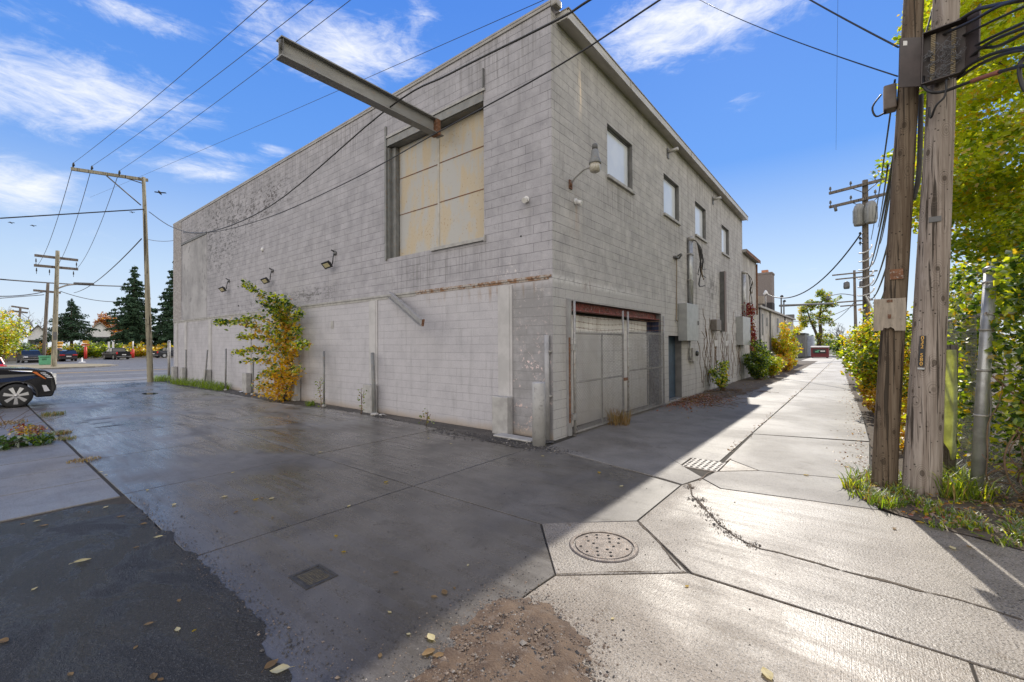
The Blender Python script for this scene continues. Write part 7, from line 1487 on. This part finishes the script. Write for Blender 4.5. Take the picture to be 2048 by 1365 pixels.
    mb.build('grille', black_m, r); mb = MB(); mb.box(-hw * 0.50, hw * 0.50, L / 2 + 0.013, L / 2 + 0.02, 0.69, 0.72); mb.box(-hw * 0.9, hw * 0.9, L / 2 - 0.03, L / 2 + 0.03, 0.40, 0.47); mb.build('chrome_trim', chrome, r)
    mb = MB(); mb.box(-0.26, 0.26, -L / 2 - 0.03, -L / 2 - 0.012, 0.66 if kind != 'pickup' else 0.72, 0.80 if kind != 'pickup' else 0.86); mb.build('number_plate', white_p, r)
    mb = MB(); mb.box(-hw * 0.92, hw * 0.92, -L / 2 - 0.06, -L / 2 + 0.1, 0.38, 0.56); mb.build('bumper', steel_dk if kind == 'pickup' else black_m, r, bevel=0.03)
    if kind == 'pickup':
        mb = MB(); mb.box(-hw * 0.88, hw * 0.88, -2.82, -1.0, 1.301, 1.306); mb.build('cargo_bed', black_m, r)
    r.location = loc; r.rotation_euler = (0, 0, rz); return r
def vdir(px, D): p = at(px, 700, D); return p
q = at(59, 722, 88.0); car('parked_car', 'charcoal car parked facing the street beside the grey wall', (q.x, q.y, -0.04), math.atan2(-q.x, q.y) + math.pi + 0.15, car_gray, kind='suv')
q = at(132, 722, 92.0); car('parked_car', 'dark plum crossover parked tail towards the street', (q.x, q.y, -0.04), math.atan2(-q.x, q.y) + 0.12, car_plum, kind='crossover')
q = at(233, 719, 97.0); car('pickup_truck', 'black pickup truck seen from behind near the yellow hedge', (q.x, q.y, -0.04), math.atan2(-q.x, q.y) + 0.32, car_dull, kind='pickup')
q = at(342, 717, 103.0); car('pickup_truck', 'grey pickup tail cut off by the warehouse wall edge', (q.x, q.y, -0.04), math.atan2(-q.x, q.y) - 1.0, car_gray, kind='pickup')
q = at(-92, 745, 42.0); car('parked_car', 'red vehicle mostly hidden behind the black car bonnet', (q.x, q.y, -0.04), math.atan2(-q.x, q.y) + 0.5, car_red, kind='suv')

# the black sport utility car at the left edge: full size, nose to the right
SX = -22.3; nose = on_x(114, 770, SX + 0.0).y
sv = thing('parked_car', 'large glossy black car with chrome wheels at the left edge', 'car', (0, 0, 0))
L = 5.2; W = 2.04; wr = 0.405; yf = L / 2 - 0.98; yr = -L / 2 + 1.25; hw = W / 2
top = [(-2.6, 0.5), (-2.6, 1.25), (-2.5, 1.34), (0.9, 1.38), (1.25, 1.365), (1.9, 1.32), (2.30, 1.23), (2.45, 1.13), (2.55, 0.92), (2.585, 0.62), (2.52, 0.42)]
mb = MB(); prof = arch_profile(top, yf, yr, wr + 0.055, 0.30, wr); fb_ = lambda u, v, w: (w * (1 - 0.13 * max(0, u - 1.75) ** 1.3 / 0.8) * (1.0 - 0.10 * max(0, v - 0.85)), u, v)
mb.prism(prof, -hw, hw, fb_); mb.build('body', car_black, sv, bevel=0.045)
mb = MB()
for s in (-1, 1):
    for yc in (yf, yr):
        vs = []
        for k in range(17):
            t = -0.18 + (math.pi + 0.36) * k / 16
            for ra_ in (wr + 0.055, wr + 0.10): vs.append((s * (hw + 0.004) * (1 if ra_ < wr + 0.08 else 0.995), yc + ra_ * math.cos(t), max(0.3, wr + ra_ * math.sin(t))))
        mb.add(vs, [(2 * k, 2 * k + 1, 2 * k + 3, 2 * k + 2) for k in range(16)])
mb.build('arch_trim', black_m, sv)
cab = [(-2.5, 1.33), (-2.4, 1.66), (-2.2, 1.88), (-0.2, 1.92), (0.15, 1.85), (1.15, 1.37)]; f = lambda u, v, w: (w * (1.0 - 0.26 * (v - 1.2)), u, v)
mb = MB(); mb.prism(cab, -hw * 0.93, hw * 0.93, f); mb.build('window_glass', glass_d, sv, bevel=0.03)
mb = MB(); mb.prism([(-2.2, 1.88), (0.0, 1.90), (-0.1, 1.95), (-2.1, 1.94)], -hw * 0.8, hw * 0.8)
for s in (-1, 1):
    mb.bar(Vector(f(1.15, 1.24, s * hw * 0.9)), Vector(f(0.1, 1.83, s * hw * 0.92)), 0.08, 0.08); mb.bar(Vector(f(-2.45, 1.22, s * hw * 0.9)), Vector(f(-2.2, 1.84, s * hw * 0.92)), 0.2, 0.1); mb.bar(Vector(f(-0.5, 1.22, s * hw * 0.935)), Vector(f(-0.5, 1.85, s * hw * 0.935)), 0.08, 0.03)
mb.build('roof', car_black, sv)
for s in (-1, 1):
    for y in (yf, yr): wheel(sv, (s * (hw - 0.135), y, wr), wr, 0.28, side=s)
    xo = s * hw
    mb = MB(); mb.prism([(1.98, 1.20), (2.30, 1.19), (2.50, 0.90), (2.34, 0.91)], 0.0, 0.02, lambda u, v, w: (fb_(u, v, xo)[0] + s * (w - 0.006), u, v)); hl = mb.build('headlight', glass_d, sv)
    mb = MB(); mb.prism([(1.98, 1.195), (2.09, 1.19), (2.33, 0.925), (2.27, 0.94)], 0.021, 0.026, lambda u, v, w: (fb_(u, v, xo)[0] + s * (w - 0.006), u, v)); mb.build('marker_lens', amber_m, hl)
    mb = MB()
    for k in range(4): u0 = 2.23 + 0.05 * k; v0 = 1.13 - 0.055 * k; mb.prism([(u0 - 0.05, v0 + 0.03), (u0 + 0.09, v0 + 0.02), (u0 + 0.09, v0 - 0.01), (u0 - 0.03, v0)], 0.021, 0.028, lambda u, v, w: (fb_(u, v, xo)[0] + s * (w - 0.006), u, v))
    mb.build('lamp_strip', lamp_w, hl)
    mb = MB(); mb.prism([(1.45, 1.27), (2.0, 1.225), (1.98, 1.195), (1.75, 1.215)], 0.0, 0.01, lambda u, v, w: (fb_(u, v, xo)[0] + s * w, u, v)); mb.build('chrome_blade', chrome, sv)
    mb = MB(); mb.prism([(2.22, 0.72), (2.32, 0.71), (2.42, 0.50), (2.28, 0.49)], 0.0, 0.016, lambda u, v, w: (fb_(u, v, xo)[0] + s * (w - 0.003), u, v)); mb.build('fog_light', lamp_w, sv)
    mb = MB(); mb.box(s * hw, s * (hw + 0.22), 0.75, 0.9, 1.27, 1.48); mb.build('mirror', car_black, sv, bevel=0.04); mb = MB(); mb.box(s * hw * 0.8, s * hw * 0.96, -2.63, -2.55, 0.8, 1.7); mb.build('tail_light', lamp_r, sv)
mb = MB()
for k in range(6): mb.box(-hw * 0.55, hw * 0.55, 2.50 + 0.012 * (5 - k), 2.60, 0.66 + k * 0.075, 0.69 + k * 0.075)
mb.box(-hw * 0.6, -hw * 0.56, 2.5, 2.6, 0.64, 1.10); mb.box(hw * 0.56, hw * 0.6, 2.5, 2.6, 0.64, 1.10); mb.box(-hw * 0.86, -hw * 0.61, 2.42, 2.575, 0.72, 0.98); mb.box(hw * 0.61, hw * 0.86, 2.42, 2.575, 0.72, 0.98); mb.build('grille', chrome, sv)
mb = MB(); mb.box(-0.3, 0.3, 2.595, 2.63, 0.47, 0.62); mb.build('number_plate', steel_pale, sv)
mb = MB(); mb.prism([(1.95, 0.40), (2.52, 0.44), (2.56, 0.36), (2.40, 0.27), (1.98, 0.25)], -hw * 0.93, hw * 0.93); mb.build('bumper', black_m, sv, bevel=0.03)
sv.location = (SX - hw, nose - 2.58, 0.0); sv.rotation_euler = (0, 0, 0)

# ------------------------------------------------------------------ street furniture and houses
q = at(90, 736, 70.0); q.z = 0.07; gb = thing('utility_cabinet', 'mint green utility cabinet on the kerb beside the tan pole', 'cabinet', q)
rz = math.atan2(-q.x, q.y); fx = Vector((math.cos(rz), math.sin(rz), 0)); fy = Vector((-math.sin(rz), math.cos(rz), 0)); zt = at(90, 713, 70).z
mb = MB(); mb.obox(q + Vector((0, 0, (zt - 0.07) / 2)), fx * 0.46, fy * 0.46, Vector((0, 0, (zt - 0.07) / 2 - 0.05))); mb.obox(q + Vector((0, 0, zt - 0.07)), fx * 0.51, fy * 0.51, Vector((0, 0, 0.06))); mb.build('case', green_p, gb, bevel=0.03)
mb = MB()
for s in (-1, 0, 1, 2): mb.obox(q - fy * 0.47 + fx * (-0.1 + s * 0.09) + Vector((0, 0, zt * 0.62)), fx * 0.03, fy * 0.008, Vector((0, 0, 0.09)))
mb.obox(q - fy * 0.47 + Vector((0, 0, zt * 0.84)), fx * 0.34, fy * 0.008, Vector((0, 0, 0.03))); mb.build('lettering', gm('dark_green_mark', (0.02, 0.10, 0.05), None), gb)
def drivepost(px, ptop, pmid, pbot, D, label, signs):
    b = at(px, pbot, D); b.z = 0.0; r = thing('sign_post', label, 'sign', b); zt, zm = at(px, ptop, D).z, at(px, pmid, D).z; w = 0.20
    mb = MB(); mb.tube([b, (b.x, b.y, zm)], w, 10); mb.build('sleeve', red_post, r)
    mb = MB(); mb.tube([(b.x, b.y, zm), (b.x, b.y, zt)], 0.10, 8); mb.build('post', white_p, r)
    dd = Vector((-b.x, -b.y, 0)).normalized(); sd_ = Vector((-dd.y, dd.x, 0))
    for (sy0, sy1, ww, m) in signs:
        c = Vector((b.x, b.y, (at(px, sy0, D).z + at(px, sy1, D).z) / 2)) + dd * 0.25; mb = MB(); mb.obox(c, sd_ * ww, Vector((0, 0, abs(at(px, sy0, D).z - at(px, sy1, D).z) / 2)), dd * 0.03); sg = mb.build('sign_panel', m, r)
        mb = MB(); mb.obox(c + dd * 0.034, sd_ * ww * 0.8, Vector((0, 0, 0.06)), dd * 0.004); mb.build('sign_mark', black_m, sg)
    return r
drivepost(118, 684, 712, 730, 93.0, 'yellow direction sign post partly behind the tan pole', [(684, 690, 0.42, yellow_s), (691, 696, 0.34, yellow_s), (697, 700, 0.25, blue_s)])
drivepost(171, 683, 694, 716, 104.0, 'red sleeved post with yellow and orange signs by the hedge', [(682, 687, 0.36, yellow_s), (688, 692, 0.5, gm('sign_orange', (0.7, 0.2, 0.05), None))])
drivepost(266, 683, 699, 715, 105.0, 'red sleeved white post in front of the spruce trunk', [])
b = at(222, 697, 104); r = thing('sign_post', 'short white double panel sign behind the pickup', 'sign', (b.x, b.y, 0)); mb = MB(); mb.tube([(b.x, b.y, 0), (b.x, b.y, at(222, 697, 104).z)], 0.08, 8); mb.build('post', white_p, r); zt, zb = at(222, 684, 104).z, at(222, 697, 104).z
mb = MB()
for s in (-0.28, 0.28): mb.box(b.x - 0.05, b.x + 0.05, b.y + s - 0.14, b.y + s + 0.14, zb, zt)
mb.build('sign_panel', white_p, r)
b = at(164, 716, 78); r = thing('kerb_marker', 'small white marker stub at the tip of the kerb plot', 'marker', (b.x, b.y, 0.07)); mb = MB(); mb.lathe((b.x, b.y, 0.07), [(0.4, 0), (0.3, 0.06), (0.10, 0.1), (0.08, 0.55), (0.05, 0.6)], 12); mb.build('stub', white_p, r)
q0, q1 = at(4, 722, 98), at(33, 722, 98); mb = MB(); mb.bar((q0.x, q0.y, 1.1), (q1.x, q1.y, 1.1), 0.4, 2.6); tag(mb.build('garden_wall', conc_old, origin=q0), 'low grey concrete wall at the far left behind the cars', 'wall')
def house(label, px0, px1, pbot, peave, pridge, D, wallm, roofm, seed):
    a, b = at(px0, pbot, D), at(px1, pbot, D); a.z = b.z = 0; u = (b - a).normalized(); n = Vector((u.y, -u.x, 0)); n = n if n.dot(-a) > 0 else -n; Wd = (b - a).length; ze = at((px0 + px1) / 2, peave, D).z; zr = at((px0 + px1) / 2, pridge, D).z; r = thing('house', label, 'house', a)
    P = lambda s, d, z: a + u * s - n * d + Vector((0, 0, z)); mb = MB(); poly = [(0, 0), (Wd, 0), (Wd, ze), (Wd / 2, zr), (0, ze)]; mb.prism(poly, 0, 11, lambda s, z, d: P(s, d, z)); mb.build('wall', wallm, r)
    mb = MB(); t = 0.25; mb.prism([(-0.5, ze - 0.3), (Wd / 2, zr + 0.02), (Wd + 0.5, ze - 0.3), (Wd + 0.5, ze - 0.3 + t), (Wd / 2, zr + 0.02 + t), (-0.5, ze - 0.3 + t)], -0.5, 11.5, lambda s, z, d: P(s, d, z)); mb.build('roof', roofm, r)
    for s_ in (0.22, 0.55, 0.78):
        w = MB(); w.prism([(Wd * s_ - 0.6, ze * 0.45), (Wd * s_ + 0.6, ze * 0.45), (Wd * s_ + 0.6, ze * 0.8), (Wd * s_ - 0.6, ze * 0.8)], -0.05, 0.05, lambda s, z, d: P(s, d, z)); w = w.build('window', glass_d, r)
        f_ = MB(); f_.prism([(Wd * s_ - 0.75, ze * 0.42), (Wd * s_ + 0.75, ze * 0.42), (Wd * s_ + 0.75, ze * 0.45), (Wd * s_ - 0.75, ze * 0.45)], -0.1, 0.05, lambda s, z, d: P(s, d, z)); f_.build('sill', white_p, w)
    return r
house('white sided house with balcony front seen between the conifers', 176, 222, 695, 665, 646, 150, siding_w, roof_b, 1)
house('white gabled house behind the brown pole and pine', 55, 96, 695, 672, 652, 150, siding_w, roof_m, 2)
# dumpster, container and low structures closing the alley
q0, q1 = ground(1622, 716), ground(1658, 716); dz_ = at(1640, 694, math.hypot(q0.x, q0.y)).z; r = thing('dumpster', 'maroon dumpster with dark panel at the end of the alley', 'dumpster', (q0 + q1) / 2)
mb = MB(); mb.prism([(q0.y, 0.08), (q0.y + 1.9, 0.08), (q0.y + 1.9, dz_), (q0.y - 0.15, dz_ - 0.15)], q0.x, q1.x, lambda u, v, w: (w, u, v)); mb.build('body', maroon, r)
mb = MB(); mb.prism([(q0.y - 0.25, dz_ - 0.14), (q0.y + 2.0, dz_ + 0.01), (q0.y + 2.0, dz_ + 0.10), (q0.y - 0.25, dz_ - 0.02)], q0.x - 0.06, q1.x + 0.06, lambda u, v, w: (w, u, v)); mb.build('lid', gm('lid_grey', (0.30, 0.27, 0.27), None), r)
mb = MB(); xm = (q0.x + q1.x) / 2; mb.box(xm - 0.75, xm + 0.7, q0.y - 0.14, q0.y - 0.10, dz_ * 0.42, dz_ * 0.80); pn = mb.build('panel', black_m, r)
mb = MB(); mb.box(xm - 0.5, xm - 0.1, q0.y - 0.16, q0.y - 0.142, dz_ * 0.50, dz_ * 0.62); mb.box(xm - 0.25, xm + 0.0, q0.y - 0.16, q0.y - 0.142, dz_ * 0.625, dz_ * 0.70); mb.build('panel_mark', green_p, pn)
mb = MB(); mb.box(xm + 0.1, xm + 0.6, q0.y - 0.16, q0.y - 0.142, dz_ * 0.56, dz_ * 0.66); mb.build('panel_mark', white_p, pn)
mb = MB()
for s in (q0.x + 0.15, q1.x - 0.15): mb.box(s - 0.1, s + 0.1, q0.y + 0.1, q0.y + 0.4, -0.01, 0.1)
mb.build('skid', steel_dk, r)
r = thing('shed', 'ribbed blue grey container standing behind the dumpster', 'container', (-6.6, 80, 0)); mb = MB()
cx0, cx1 = at(1611, 700, 80).x, at(1626, 700, 80).x
for k in range(8): mb.box(cx0 + k * (cx1 - cx0) / 8, cx0 + (k + 0.6) * (cx1 - cx0) / 8, 80, 82.5, 0.02, 3.1)
mb.box(cx0 - 0.05, cx1 + 0.05, 80.06, 82.6, 0, 3.14); mb.build('shell', cmetal, r)
r = thing('shed', 'dark shed in shadow left of the ribbed container', 'shed', (-9, 76, 0)); mb = MB(); mb.box(-12, at(1610, 700, 76).x, 76, 82, 0, 3.3); mb.build('wall', steel_dk, r); mb = MB(); mb.box(-12.2, at(1611, 700, 76).x, 75.8, 82.2, 3.301, 3.5); mb.build('roof', black_m, r)
# small black birds in the sky
for i, (px, py, D, s) in enumerate(((320, 386, 40, 0.30), (264, 425, 60, 0.20), (22, 446, 120, 0.4), (66, 452, 120, 0.4))):
    c = at(px, py, D); mb = MB(); a = Vector((0.8, -0.5, 0.25)).normalized(); sd_ = a.cross(Vector((0, 0, 1))).normalized(); mb.tube([c - a * s, c - a * s * 0.6, c, c + a * s * 0.6, c + a * s * 0.95], [0.02 * s, 0.14 * s, 0.26 * s, 0.20 * s, 0.03 * s], 8)
    for w in (-1, 1): mb.add([c + a * s * 0.35, c - a * s * 0.2, c - a * s * 0.35 + sd_ * w * s * 1.2 + Vector((0, 0, 0.15 * s)), c + a * s * 0.05 + sd_ * w * s * 1.1 + Vector((0, 0, 0.2 * s))], [(0, 1, 2, 3)])
    tag(mb.build('bird', black_m, origin=c), ['black bird flying right of the slim street pole top', 'small black bird just left of the slim street pole', 'tiny bird low in the sky at the far left', 'tiny bird right of the leftmost bird'][i], 'bird')
